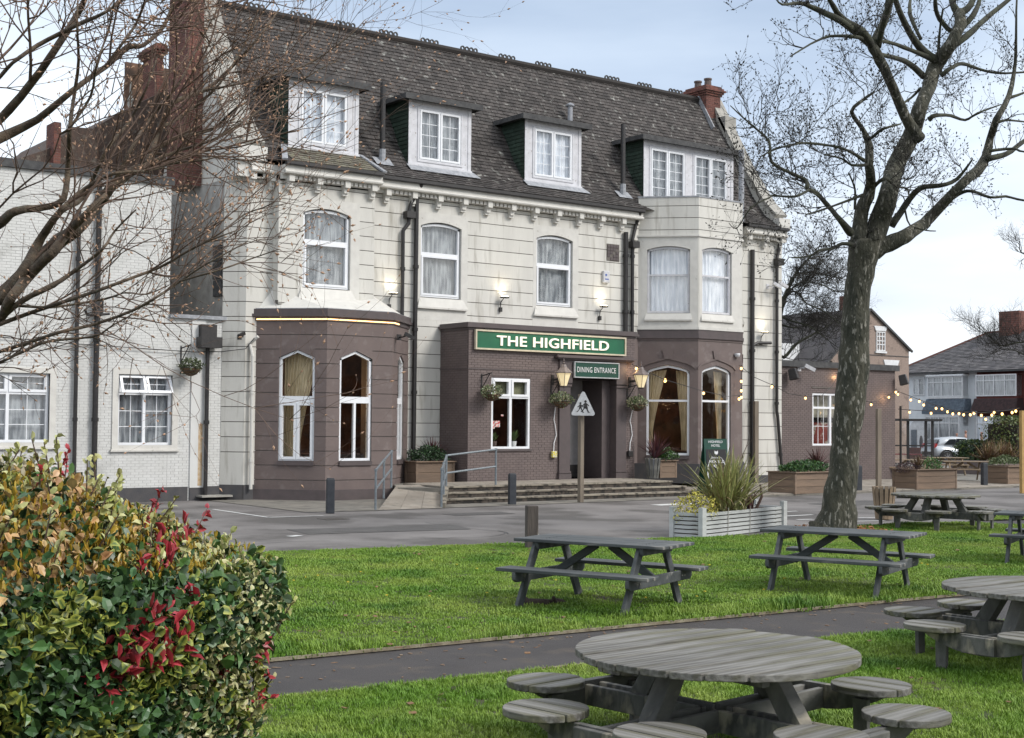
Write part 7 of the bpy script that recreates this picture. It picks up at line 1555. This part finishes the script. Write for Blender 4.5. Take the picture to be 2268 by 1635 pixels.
# big tree on the lawn ------------------------------------------------
DT = 28.1; T4 = lambda x, y: (1670.4+x*.3483, y*.3483)
base = on_z(1850, 1183, 0)
BT = Tree('big bare tree with a lichen spotted leaning trunk on the lawn, right of the hotel', tuple(base), seed=5)
def TP(x, y, dz=0.): u_, v_ = T4(x, y); return tuple(at(u_, v_, DT+dz))
kk = .3483/2/(FPX/DT)
tr_ = [(1848, 1186, 66), (1852, 1165, 50), (1860, 1110, 39), (1868, 1030, 34), (1875, 960, 33), (1884, 880, 36), (1893, 810, 37), (1893, 740, 33), (1896, 680, 30), (1905, 610, 31), (1913, 555, 38), (1918, 530, 38)]
P_, R_ = BT.limb([tuple(at(x, y, DT)) for x, y, _ in tr_], [w_*.93/(FPX/DT) for _, _, w_ in tr_], M_bark, 20, 'trunk', gnarl=.06)
def BL(pts, z0, z1, m=M_limb, n=9, nm='limb', g=.12):
    K = len(pts); BT.limb([TP(x, y, z0+(z1-z0)*i/(K-1)+(.35*math.sin(i*1.9+z1) if 0 < i < K-1 else 0)) for i, (x, y, _) in enumerate(pts)], [w_*kk for _, _, w_ in pts], m, n, nm, gnarl=g)
BL([(740, 1590, 130), (800, 1400, 135), (850, 1250, 120), (900, 1050, 115), (1000, 870, 108), (1050, 700, 95), (1110, 560, 90), (1150, 420, 100), (1250, 280, 80), (1310, 150, 75), (1300, 80, 68)], 0, 1.2, M_bark, 14, g=.07)
BL([(660, 1580, 110), (680, 1350, 92), (740, 1200, 70), (730, 1050, 52), (730, 920, 50), (690, 820, 28), (620, 710, 25), (700, 630, 20), (760, 590, 12)], 0, -1.2, M_bark, 12, g=.08)
for a in ([(1300, 90, 55), (1265, 30, 45), (1240, -80, 35), (1200, -300, 18)], [(1305, 90, 55), (1380, 30, 42), (1410, -90, 32), (1500, -300, 15)], [(1310, 190, 45), (1390, 100, 38), (1430, 10, 30), (1460, -150, 20)]): BL(a, 1.2, 2.2)
BL([(1050, 880, 85), (960, 740, 66), (880, 560, 62), (800, 380, 60), (745, 290, 58)], .2, -1.5, M_bark, 10)
BL([(745, 290, 50), (690, 200, 46), (560, 120, 40), (480, 0, 26), (420, -120, 16)], -1.5, -2.8); BL([(730, 270, 50), (560, 140, 42), (400, 60, 32), (290, 20, 24), (180, 30, 12), (130, -20, 6)], -1.5, -3.5); BL([(750, 290, 50), (840, 100, 50), (860, 0, 46), (880, -160, 26)], -1.5, -1.0)
BL([(740, 262, 30), (640, 235, 22), (480, 232, 16), (360, 280, 12), (230, 360, 7)], -1.5, -3.2); BL([(790, 300, 34), (830, 120, 34), (900, -60, 24)], -1.4, -2.2)
BL([(730, 890, 34), (700, 870, 24), (740, 880, 20), (820, 820, 17), (930, 790, 10)], -.9, -1.4)
BL([(700, 1330, 26), (720, 1250, 24), (780, 1170, 25), (840, 1135, 22), (900, 1185, 14), (970, 1200, 12), (985, 1250, 8)], -.2, -1.4, M_bark)
BL([(740, 1610, 110), (860, 1550, 105), (960, 1500, 92), (1080, 1420, 76), (1200, 1300, 65), (1330, 1160, 62), (1450, 1050, 70), (1500, 880, 50), (1540, 760, 45), (1620, 610, 35), (1660, 400, 22), (1665, 200, 16), (1670, 0, 12), (1690, -200, 8)], 0, 1.6, M_bark, 12, g=.08)
for a, z0, z1 in (([(1480, 1010, 44), (1600, 980, 35), (1715, 900, 30), (1900, 780, 18)], .8, 2.5), ([(1500, 960, 24), (1640, 945, 16), (1715, 965, 12), (1850, 940, 7)], .8, .2), ([(1245, 1265, 36), (1330, 1220, 22), (1400, 1220, 20), (1500, 1255, 18), (1600, 1250, 16), (1715, 1275, 14), (1860, 1260, 8)], .5, -1.), ([(1540, 780, 24), (1610, 765, 14), (1715, 775, 12), (1850, 800, 7)], 1., 2.), ([(1610, 625, 24), (1715, 590, 14), (1830, 520, 8)], 1.2, 2.4),
    ([(870, 1440, 50), (960, 1310, 42), (1050, 1200, 35), (1180, 1180, 28), (1290, 1140, 24), (1390, 1010, 9)], .3, -1.2), ([(1110, 760, 40), (1150, 735, 28), (1250, 735, 22), (1340, 765, 18), (1420, 720, 14), (1570, 665, 9)], .9, 2.4), ([(1190, 480, 36), (1250, 435, 28), (1320, 405, 25), (1430, 440, 20), (1550, 465, 16), (1715, 460, 14), (1900, 440, 8)], .9, 2.6),
    ([(1150, 380, 60), (1050, 300, 50), (960, 150, 42), (900, 0, 35), (880, -200, 20)], 1., -1.), ([(1140, 380, 40), (1000, 320, 28), (860, 270, 24), (740, 258, 18)], 1., -1.2), ([(1080, 490, 44), (980, 400, 35), (880, 365, 30), (780, 340, 24)], 1., -1.), ([(1200, 340, 48), (1350, 230, 45), (1470, 120, 36), (1620, 0, 30), (1800, -150, 18)], 1.2, 3.), ([(1060, 560, 22), (1000, 620, 16), (930, 670, 12)], 1, 0.), ([(1250, 200, 30), (1180, 120, 34), (1150, 30, 26), (1160, -100, 16)], 1.2, .2), ([(1060, 250, 24), (990, 90, 26), (1000, -60, 14)], .8, 2.), ([(1170, 340, 20), (1180, 200, 16), (1200, 60, 12)], 1., .4),
    ([(610, 1480, 52), (540, 1390, 35), (470, 1310, 30), (400, 1230, 28), (340, 1200, 28), (330, 1150, 25), (230, 1100, 20), (110, 1030, 18), (95, 900, 16), (0, 810, 12), (-80, 740, 9), (-152, 672, 5)], -.3, -2.6), ([(345, 1210, 18), (260, 1250, 14), (120, 1245, 12), (95, 1258, 11), (-20, 1320, 9), (-110, 1452, 6), (-160, 1420, 4)], -1.6, -2.6), ([(700, 1020, 24), (600, 960, 17), (500, 930, 16), (330, 910, 15), (200, 930, 12), (110, 960, 10), (45, 995, 6)], -.9, -2.8), ([(715, 1050, 20), (620, 1050, 15), (560, 1010, 13), (450, 985, 8)], -.9, -1.6),
    ([(640, 1560, 30), (560, 1550, 22), (500, 1580, 17), (420, 1590, 16), (350, 1630, 13), (240, 1640, 9)], -.2, -1.5), ([(690, 1240, 20), (560, 1290, 14), (400, 1345, 12), (330, 1365, 9)], -.4, -1.6), ([(640, 1330, 18), (640, 1200, 12), (600, 1100, 9)], -.5, -1.), ([(960, 1340, 14), (990, 1430, 10), (1090, 1465, 9), (1155, 1470, 6)], .2, -.6), ([(440, 1270, 12), (300, 1180, 9), (160, 1130, 6)], -1., -2.)): BL(a, z0, z1, n=8)
left = lambda p: (Vector(p)-Vector(base)).dot(Vector(CR)) < .3
BT.sprout(72, .45, 1.15, 3, .011, .05, up=.30, wig=.33, bud=.35, sel=left); BT.sprout(70, .4, 1.0, 3, .011, .05, up=.30, wig=.33, bud=.35, sel=lambda p: not left(p))
BT.sprout(28, .2, .5, 1, .012, .4, up=.5, bud=.3); BT.done(M_twig, M_twig, .05)
b = MB(); rg = random.Random(6)
for i in range(420):
    a = rg.uniform(0, 6.28); rr = rg.uniform(.45, 1.0)+.25*rg.random(); x, y = base[0]+rr*math.cos(a), base[1]+rr*math.sin(a)*.9; b.cbox((x, y, .06+.06*rg.random()), (.07*rg.uniform(.5, 1.2), .045, .006), Matrix.Rotation(rg.uniform(0, 3), 3, 'Z') @ Matrix.Rotation(rg.uniform(-.8, .8), 3, 'X'))
tag(b.build('fallen_leaves', mat('orange_dead_leaf', (.36, .16, .05), (.22, .09, .035), 8, .8, 0)), 'orange brown dead leaves round the foot of the big tree', 'leaves'); bpy.context.scene.objects['fallen_leaves']['kind'] = 'stuff'
# more bare park trees behind and beside the viewer, mirrored in the windows
for i_, (x, y, rz, k_, lab) in enumerate(((50, 4, 1.2, 1.1, 'bare park tree beyond the lawn, to the right of the viewer'), (60, -8, 2.6, 1.2, 'tall bare park tree farther off to the right of the viewer'), (42, -10, 4.2, 1.15, 'bare park tree behind the round tables'), (70, 4, 5.3, 1.2, 'farthest bare park tree to the right of the viewer'), (-9, -14, .6, 1.1, 'bare park tree behind the viewer'), (-20, -6, 3.4, 1.1, 'bare park tree behind and left of the viewer'), (4, -24, 2.0, 1.2, 'tall bare park tree straight behind the viewer'))):
    # the tree stands off its own base, so turn it about that base
    dup(BT.t, (x, y, 0), rz, lab, (k_, k_, k_))
# brick houses across the park, on the viewer's side, mirrored in the windows
h0 = thing('brick_house', (0, 0, 0), 'red brick house across the park, behind and left of the viewer, nearest the road', 'house', 'brick houses across the park')
FH = Fr(-5, 0, 1, 0)
b = MB(); b.box(FH, 0, 10, -8, 0, 0, 5.4); b.build('wall', M_brick2, h0)
b = MB(); b.poly([(-5.4, -.4, 5.3), (5.4, -.4, 5.3), (5.4, 8.4, 5.3), (-5.4, 8.4, 5.3), (-5.4, 4, 8.6), (5.4, 4, 8.6)], [(0, 1, 5, 4), (2, 3, 4, 5), (0, 4, 3), (1, 2, 5)]); b.build('roof', M_tileback, h0)
for x in (1.2, 6.4):
    for z in (.9, 3.4): gridwin(h0, FH, x, x+2.4, z, z+1.5, [.33, .66], [.7])
b = MB(); b.box(FH, 4.5, 5.6, 0, .06, 0, 2.1); b.build('door', M_sdark, h0)
for i_, (x, y, rz, lab) in enumerate(((44, -30, 2.75, 'red brick house across the park, far right behind the viewer'), (56, -25, 2.75, 'second red brick house in the row right of the viewer'), (68, -20, 2.75, 'third red brick house in the row right of the viewer'), (80, -15, 2.75, 'fourth red brick house in the row right of the viewer'), (92, -10, 2.75, 'last red brick house in the row right of the viewer'), (-38, 6, 1.7, 'red brick house across the park, left of the viewer'), (-30, -22, 2.3, 'red brick house diagonally behind and left of the viewer'))): dup(h0, (x, y, 0), rz, lab)
h0.location = (-42, 20, 0); h0.rotation_euler = (0, 0, 1.6)
# park_house row ends
# foreground tree reaching in from the left ---------------------------
FT_ = Tree('bare budding tree in the left foreground, its branches reaching across the hotel', tuple(at(-420, 1300, 9.5)), seed=12)
Z1 = lambda x, y: (x*.33440, y*.33440); Z5 = lambda x, y: (x*.3344, 531.5+y*.3344)
def FL(pts, z0, z1, zf=Z1, m=M_bark2, n=7):
    K = len(pts); L_ = []
    for i, (x, y, w_) in enumerate(pts):
        u_, v_ = zf(x, y); dd = z0+(z1-z0)*i/(K-1)+(.2*math.sin(i*2.1+x*.01) if 0 < i < K-1 else 0); L_.append((tuple(at(u_, v_, dd)), w_*1.22*.3344/2/(FPX/dd)))
    FT_.limb([p for p, _ in L_], [r for _, r in L_], m, n, gnarl=.10)
trk = [at(-400, 1640, 9.6), at(-395, 1400, 9.6), at(-380, 1150, 9.6), at(-330, 960, 9.6), at(-250, 800, 9.6)]
trk[0][2] = 0
FT_.limb([tuple(p) for p in trk], [.20, .17, .15, .14, .10], M_bark2, 14, 'trunk')
for e, r_ in (((-40, 540), .05), ((-30, 760), .035), ((-30, 500), .045), ((-60, 280), .06), ((-50, 180), .05)):
    FT_.limb([tuple(at(-330+10*r_, 960, 9.6)), tuple(at(-180, 700+(e[1]-540)*.5, 9.4)), tuple(at(e[0], e[1], 9.3))], [.08, r_*1.3, r_], M_bark2, 9)
FL([(-120, 880, 52), (0, 790, 50), (200, 560, 45), (400, 280, 40), (520, 80, 35), (560, 0, 30), (640, -200, 20)], 9.3, 9.0)
FL([(-150, 1000, 60), (0, 910, 58), (250, 790, 42), (480, 600, 32), (700, 440, 30), (850, 310, 34), (950, 300, 25), (1080, 180, 22), (1140, 40, 16), (1200, -120, 10)], 9.3, 10.2)
FL([(-100, 600, 24), (0, 510, 22), (80, 420, 20), (250, 300, 26), (480, 180, 26), (700, 80, 18), (800, 0, 14), (920, -120, 8)], 9.3, 8.4)
FL([(-150, 1560, 60), (0, 1480, 58), (100, 1400, 48), (300, 1370, 38), (420, 1320, 36), (450, 1100, 30), (460, 850, 24), (490, 640, 20), (520, 400, 16), (510, 150, 12), (520, -50, 8)], 9.2, 8.7)
FL([(-150, 2050, 88), (80, 1900, 90), (350, 1635, 86), (500, 1530, 76), (650, 1350, 58), (740, 1240, 54), (900, 1120, 46), (980, 1080, 40), (1060, 850, 36), (1150, 680, 28), (1350, 600, 22), (1500, 480, 18), (1703, 260, 13), (1850, 60, 8)], 9.3, 10.8, n=9)
FL([(0, 2000, 62), (150, 1800, 58), (260, 1600, 50), (400, 1400, 36), (560, 1300, 26), (700, 1000, 20), (860, 800, 16), (980, 560, 12), (1040, 380, 8)], 9.3, 9.8)
FL([(980, 1080, 30), (1040, 980, 24), (1200, 900, 20), (1400, 860, 16), (1560, 720, 12), (1700, 640, 8)], 10.0, 10.6)
FL([(-120, 600, 58), (0, 520, 54), (80, 380, 56), (200, 230, 58), (350, 80, 56), (430, -30, 50), (560, -160, 40), (700, -300, 26)], 9.3, 9.0, Z5, n=9)
FL([(-120, 560, 32), (0, 520, 30), (150, 400, 32), (350, 300, 28), (500, 200, 22), (680, 60, 16), (760, -60, 12), (900, -200, 8)], 9.3, 8.6, Z5)
FL([(-120, 640, 26), (0, 560, 24), (300, 450, 22), (550, 370, 20), (800, 280, 18), (1060, 180, 15), (1250, 70, 13), (1400, 0, 10), (1560, -60, 6)], 9.3, 8.3, Z5)
FL([(-120, 780, 24), (0, 740, 22), (250, 660, 20), (400, 610, 19), (620, 560, 18), (850, 480, 16), (1020, 390, 15), (1200, 270, 13), (1350, 170, 10), (1640, 10, 6)], 9.3, 8.0, Z5)
FL([(-120, 850, 20), (0, 810, 18), (150, 740, 17), (330, 670, 15), (620, 640, 12), (740, 570, 9), (900, 480, 6)], 9.3, 8.8, Z5)
FL([(80, 430, 20), (250, 445, 16), (400, 440, 14), (700, 390, 12), (830, 350, 10), (970, 360, 8), (1120, 300, 5)], 9.2, 9.9, Z5)
FL([(400, 1390, 26), (560, 1250, 22), (760, 1150, 18), (980, 1130, 14), (1150, 1080, 12), (1350, 1060, 10), (1600, 1000, 6)], 9.1, 9.9)
FL([(700, 440, 18), (800, 300, 16), (900, 160, 14), (960, 0, 10), (1000, -120, 6)], 9.6, 9.2); FL([(460, 850, 16), (600, 640, 14), (640, 420, 12), (720, 200, 10), (760, -20, 8)], 8.9, 8.4)
FL([(740, 1240, 26), (860, 1000, 20), (1000, 780, 16), (1180, 560, 13), (1300, 330, 10), (1420, 100, 8), (1480, -60, 5)], 9.8, 10.6)
FL([(1060, 850, 20), (1250, 740, 16), (1450, 560, 12), (1600, 330, 10), (1700, 140, 8), (1820, -20, 5)], 10.2, 10.9); FL([(1350, 600, 14), (1560, 560, 12), (1800, 500, 10), (2050, 420, 8), (2300, 250, 6), (2420, 130, 4)], 10.4, 11.0)
FL([(900, 1120, 22), (1150, 1010, 16), (1400, 930, 13), (1650, 780, 10), (1900, 600, 8), (2100, 470, 6), (2260, 390, 4)], 9.8, 10.6); FL([(1200, 270, 12), (1450, 200, 10), (1650, 130, 8), (1850, 60, 5)], 8.3, 8.3, Z5)
FL([(1250, 70, 12), (1450, -40, 10), (1620, -170, 8), (1800, -240, 6), (1930, -380, 4)], 8.5, 8.7, Z5)
FT_.sprout(34, .8, 1.5, 2, .011, .06, bias=Vector(CR)*.6, up=.18, wig=.12, bud=.3)
FT_.sprout(120, .28, .72, 2, .006, .030, bias=Vector(CR)*.45, up=.12, wig=.16, bud=.32); FT_.sprout(110, .18, .45, 2, .005, .016, bias=Vector(CR)*.3, up=.1, wig=.18, bud=.4)
FT_.done(M_twig2, M_bud, .027)
# bare tree behind the right end of the hotel ---------------------------
BK = Tree('dense bare tree behind the right end of the hotel', tuple(at(1712, 1000, 60)), seed=22); Z10 = lambda x, y: ((2250+x/4.087)/1.31702, (800+y/4.087)/1.31702)
def KL(pts, z0, z1):
    K = len(pts); L_ = [(tuple(at(*Z10(x, y), z0+(z1-z0)*i/(K-1))), w_/4.087/1.317/2/(FPX/60)) for i, (x, y, w_) in enumerate(pts)]; BK.limb([p for p, _ in L_], [r for _, r in L_], M_limb, 6, gnarl=.15)
b0 = at(1712, 1000, 60); b0[2] = 0; BK.limb([tuple(b0), tuple(at(1712, 850, 60)), tuple(at(*Z10(60, 500), 60)), tuple(at(*Z10(140, 300), 60))], [.35, .3, .26, .2], M_limb, 10, 'trunk')
KL([(140, 310, 60), (200, 180, 48), (250, 70, 40), (330, -60, 30), (480, -220, 18)], 60, 59); KL([(120, 300, 40), (240, 180, 24), (350, 100, 22), (560, 110, 18), (760, 200, 14), (870, 190, 8)], 60, 58)
KL([(60, 900, 40), (150, 990, 40), (300, 830, 36), (470, 730, 26), (700, 600, 14), (820, 500, 8)], 60, 61); KL([(120, 330, 40), (240, 210, 24), (340, 240, 20), (420, 350, 18), (640, 450, 14), (820, 600, 8)], 60, 58); KL([(230, 60, 30), (330, 0, 26), (500, -20, 20), (700, 20, 14), (880, 60, 8)], 59.5, 60.5)
KL([(100, 500, 36), (250, 560, 26), (450, 620, 18), (640, 760, 12), (800, 880, 8)], 60, 58.5); KL([(100, 600, 30), (300, 640, 20), (500, 560, 14), (700, 420, 8)], 60, 61.5)
BK.sprout(120, .6, 1.7, 3, .02, .12, bias=Vector(CR)*.3, up=.15, wig=.3); BK.done(M_twig)
SB = Tree('thin bare branches of a tree beyond the right edge, over the slate roof', tuple(at(2330, 900, 62)), seed=31, name='bare_tree')
b0 = at(2330, 960, 62); b0[2] = -.4; Z9b = lambda x, y: Z9(x, y)
SB.limb([tuple(b0), tuple(at(2325, 850, 62)), tuple(at(*Z9(1800, 330), 62)), tuple(at(2340, 640, 62)), tuple(at(2300, 560, 62))], [.2, .16, .12, .1, .06], M_limb, 8, 'trunk')
for a in ([(1800, 340, 14), (1720, 345, 12), (1640, 355, 10), (1560, 370, 9), (1480, 300, 7), (1400, 240, 4)], [(1850, 500, 12), (1700, 420, 8), (1600, 390, 5), (1520, 420, 3)]):
    SB.limb([tuple(at(*Z9(x, y), 61.5)) for x, y, _ in a], [w_/2.335/1.317/2/(FPX/62) for _, _, w_ in a], M_limb, 6)
SB.limb([tuple(at(2300, 560, 62)), tuple(at(2262, 560, 62)), tuple(at(2258, 530, 62))], [.06, .03, .01], M_limb, 6); SB.sprout(70, .5, 1.3, 3, .014, .11, bias=Vector(CR)*-.4, up=.3); SB.done(M_twig)

# ------------------------------------------------------------------ grass
M_grass = mat('grass_blade', (.125, .25, .018), (.25, .34, .055), .7, .5, 0, space='World', sub=0, c3=(.06, .15, .014), s3=.9, m3=(.5, .72), spec=.35)
M_grass.node_tree.nodes
def tuft(name, n, h0, h1, wdt, spread, loc, seed):
    rg = random.Random(seed); b = MB()
    for i in range(n):
        a = rg.uniform(0, 6.28); rr = spread*math.sqrt(rg.random()); x, y = rr*math.cos(a), rr*math.sin(a); h = rg.uniform(h0, h1); le_ = rg.uniform(.15, .75)*h; t = rg.uniform(0, 6.28); dx, dy = math.cos(t)*le_, math.sin(t)*le_; sx, sy = -math.sin(t)*wdt/2, math.cos(t)*wdt/2
        b.poly([(x-sx, y-sy, 0), (x+sx, y+sy, 0), (x+dx*.35+sx*.8, y+dy*.35+sy*.8, h*.6), (x+dx*.35-sx*.8, y+dy*.35-sy*.8, h*.6), (x+dx, y+dy, h)], [(0, 1, 2, 3), (3, 2, 4)])
    me = bpy.data.meshes.new(name); me.from_pydata(b.v, [], b.f); me.materials.append(M_grass); o = bpy.data.objects.new(name, me); COL.objects.link(o); o.location = loc; o['kind'] = 'stuff'; return o
def scatter(name, polys, z, src, dens, s0, s1, seed):
    me = bpy.data.meshes.new(name); V = []; F = []
    for p in polys: k = len(V); V += [(x, y, z) for x, y in p]; F.append(tuple(range(k, k+len(p))))
    me.from_pydata(V, [], F); o = bpy.data.objects.new(name, me); COL.objects.link(o); o['kind'] = 'stuff'
    g = bpy.data.node_groups.new(name, 'GeometryNodeTree'); g.interface.new_socket('Geometry', in_out='INPUT', socket_type='NodeSocketGeometry'); g.interface.new_socket('Geometry', in_out='OUTPUT', socket_type='NodeSocketGeometry')
    N = g.nodes.new; L = g.links.new; gi = N('NodeGroupInput'); go = N('NodeGroupOutput'); d = N('GeometryNodeDistributePointsOnFaces'); d.inputs['Density'].default_value = dens; d.inputs['Seed'].default_value = seed
    no = N('ShaderNodeTexNoise'); no.inputs['Scale'].default_value = .9; no.inputs['Detail'].default_value = 3
    ip = N('GeometryNodeInstanceOnPoints'); oi = N('GeometryNodeObjectInfo'); oi.inputs[0].default_value = src; rv = N('FunctionNodeRandomValue'); rv.data_type = 'FLOAT_VECTOR'; rv.inputs[0].default_value = (-.2, -.2, 0); rv.inputs[1].default_value = (.2, .2, 6.28)
    rs = N('FunctionNodeRandomValue'); rs.data_type = 'FLOAT'; rs.inputs[2].default_value = s0; rs.inputs[3].default_value = s1
    mm_ = N('ShaderNodeMath'); mm_.operation = 'MULTIPLY'; mr_ = N('ShaderNodeMapRange'); mr_.inputs[1].default_value = .3; mr_.inputs[2].default_value = .7; mr_.inputs[3].default_value = .55; mr_.inputs[4].default_value = 1.45
    L(no.outputs[0], mr_.inputs[0]); L(mr_.outputs[0], mm_.inputs[0]); L(rs.outputs[1], mm_.inputs[1])
    L(gi.outputs[0], d.inputs[0]); L(d.outputs[0], ip.inputs[0]); L(oi.outputs['Geometry'], ip.inputs['Instance']); L(rv.outputs[0], ip.inputs['Rotation']); L(mm_.outputs[0], ip.inputs['Scale']); L(ip.outputs[0], go.inputs[0])
    md = o.modifiers.new('scatter', 'NODES'); md.node_group = g; return o
tu1 = tuft('grass_tuft', 16, .018, .045, .006, .05, (9.3, 8.2, .03), 1); tu2 = tuft('grass_tuft', 15, .015, .038, .010, .08, (12.5, 15.0, .03), 2); tu3 = tuft('grass_tuft', 12, .05, .10, .008, .05, (9.0, 12.2, .03), 3)
near = [(2.2, 3.0), (2.2, 10.15), (4.92, 10.0), (8.2, 9.77), (11.58, 9.53), (14.5, 9.17), (16.5, 8.7), (16.5, 4.0), (10.5, 2.0), (6, .6)]
scatter('grass', [near], .035, tu1, 620, .7, 1.2, 1)
LAv = [(4.0, 11.75), (6.06, 11.63), (10.2, 11.40), (14.4, 11.18), (17.5, 10.97), (27, 10.6), (30, 13.5), (30, 17.1), (27.5, 18.15), (27.2, 19.1), (26.0, 19.72), (24.2, 19.66), (22.3, 19.5), (20.4, 19.08), (18.2, 19.46), (14.6, 20.16), (10.9, 20.95), (7.5, 21.7)]
scatter('grass', [LAv], .035, tu2, 260, .7, 1.3, 2)
edge = []
for p, q in zip(PF[1:6], PF[2:6]): edge.append([p, q, (q[0], q[1]+.5), (p[0], p[1]+.5)])
scatter('grass', edge, .035, tu3, 110, .6, 1.2, 3); scatter('grass', [lawnB], .035, tu2, 220, .7, 1.2, 4)
M_mud = mat('worn_soil', (.075, .055, .03), (.05, .06, .02), 6, .95, .8, 40, space='World')
for (cx, cy, rx, ry, rz) in ((10.5, 12.2, .5, .28, .3), (11.3, 13.3, .45, .2, 1.2), (14.0, 12.0, .5, .22, -.5), (5.7, 5.9, .4, .2, .6), (7.4, 6.0, .35, .2, 2), (24.4, 18.2, .7, .35, 0), (5.3, 7.4, .3, .2, 1)):
    pts = [(rx*math.cos(t)*random.uniform(.7, 1.15), ry*math.sin(t)*random.uniform(.7, 1.15)) for t in np.linspace(0, 6.28, 17)[:-1]]; b = MB()
    b.poly([(cx, cy, .052)]+[(cx+x*math.cos(rz)-y*math.sin(rz), cy+x*math.sin(rz)+y*math.cos(rz), .036) for x, y in pts], [(0, i+1, (i+1) % 16+1) for i in range(16)]); o = b.build('worn_patch', M_mud); o['kind'] = 'structure'
b = MB(); rg = random.Random(19)
for i in range(260):
    x, y = rg.uniform(4, 24), rg.uniform(4, 20); b.cbox((x, y, .075), (rg.uniform(.03, .07), rg.uniform(.02, .04), .004), Matrix.Rotation(rg.uniform(0, 3), 3, 'Z') @ Matrix.Rotation(rg.uniform(-.5, .5), 3, 'X'))
o = b.build('lawn_leaves', mat('brown_dead_leaf', (.20, .11, .05), (.12, .07, .04), 8, .8, 0)); o['kind'] = 'stuff'
rg = random.Random(9); b = MB()
for i in range(26):
    P = on_z(rg.uniform(640, 2200), rg.uniform(1240, 1330), .07); b.cbox(tuple(P), (.025, .025, .01))
o = b.build('dandelions', mat('flower_yellow', (.6, .45, .03), None)); o['kind'] = 'stuff'
# litter on the path
b = MB()
for i in range(160):
    t_ = rg.random(); x = rg.uniform(3, 18); y = rg.choice((11.45-.03*x*.8+rg.gauss(0, .05), rg.uniform(9.8, 11.3))); b.cbox((x, y, .012), (rg.uniform(.01, .05), rg.uniform(.01, .03), .004), Matrix.Rotation(rg.uniform(0, 3), 3, 'Z'))
o = b.build('path_litter', mat('leaf_litter', (.16, .09, .05), (.26, .2, .14), 6, .9, 0)); o['kind'] = 'stuff'
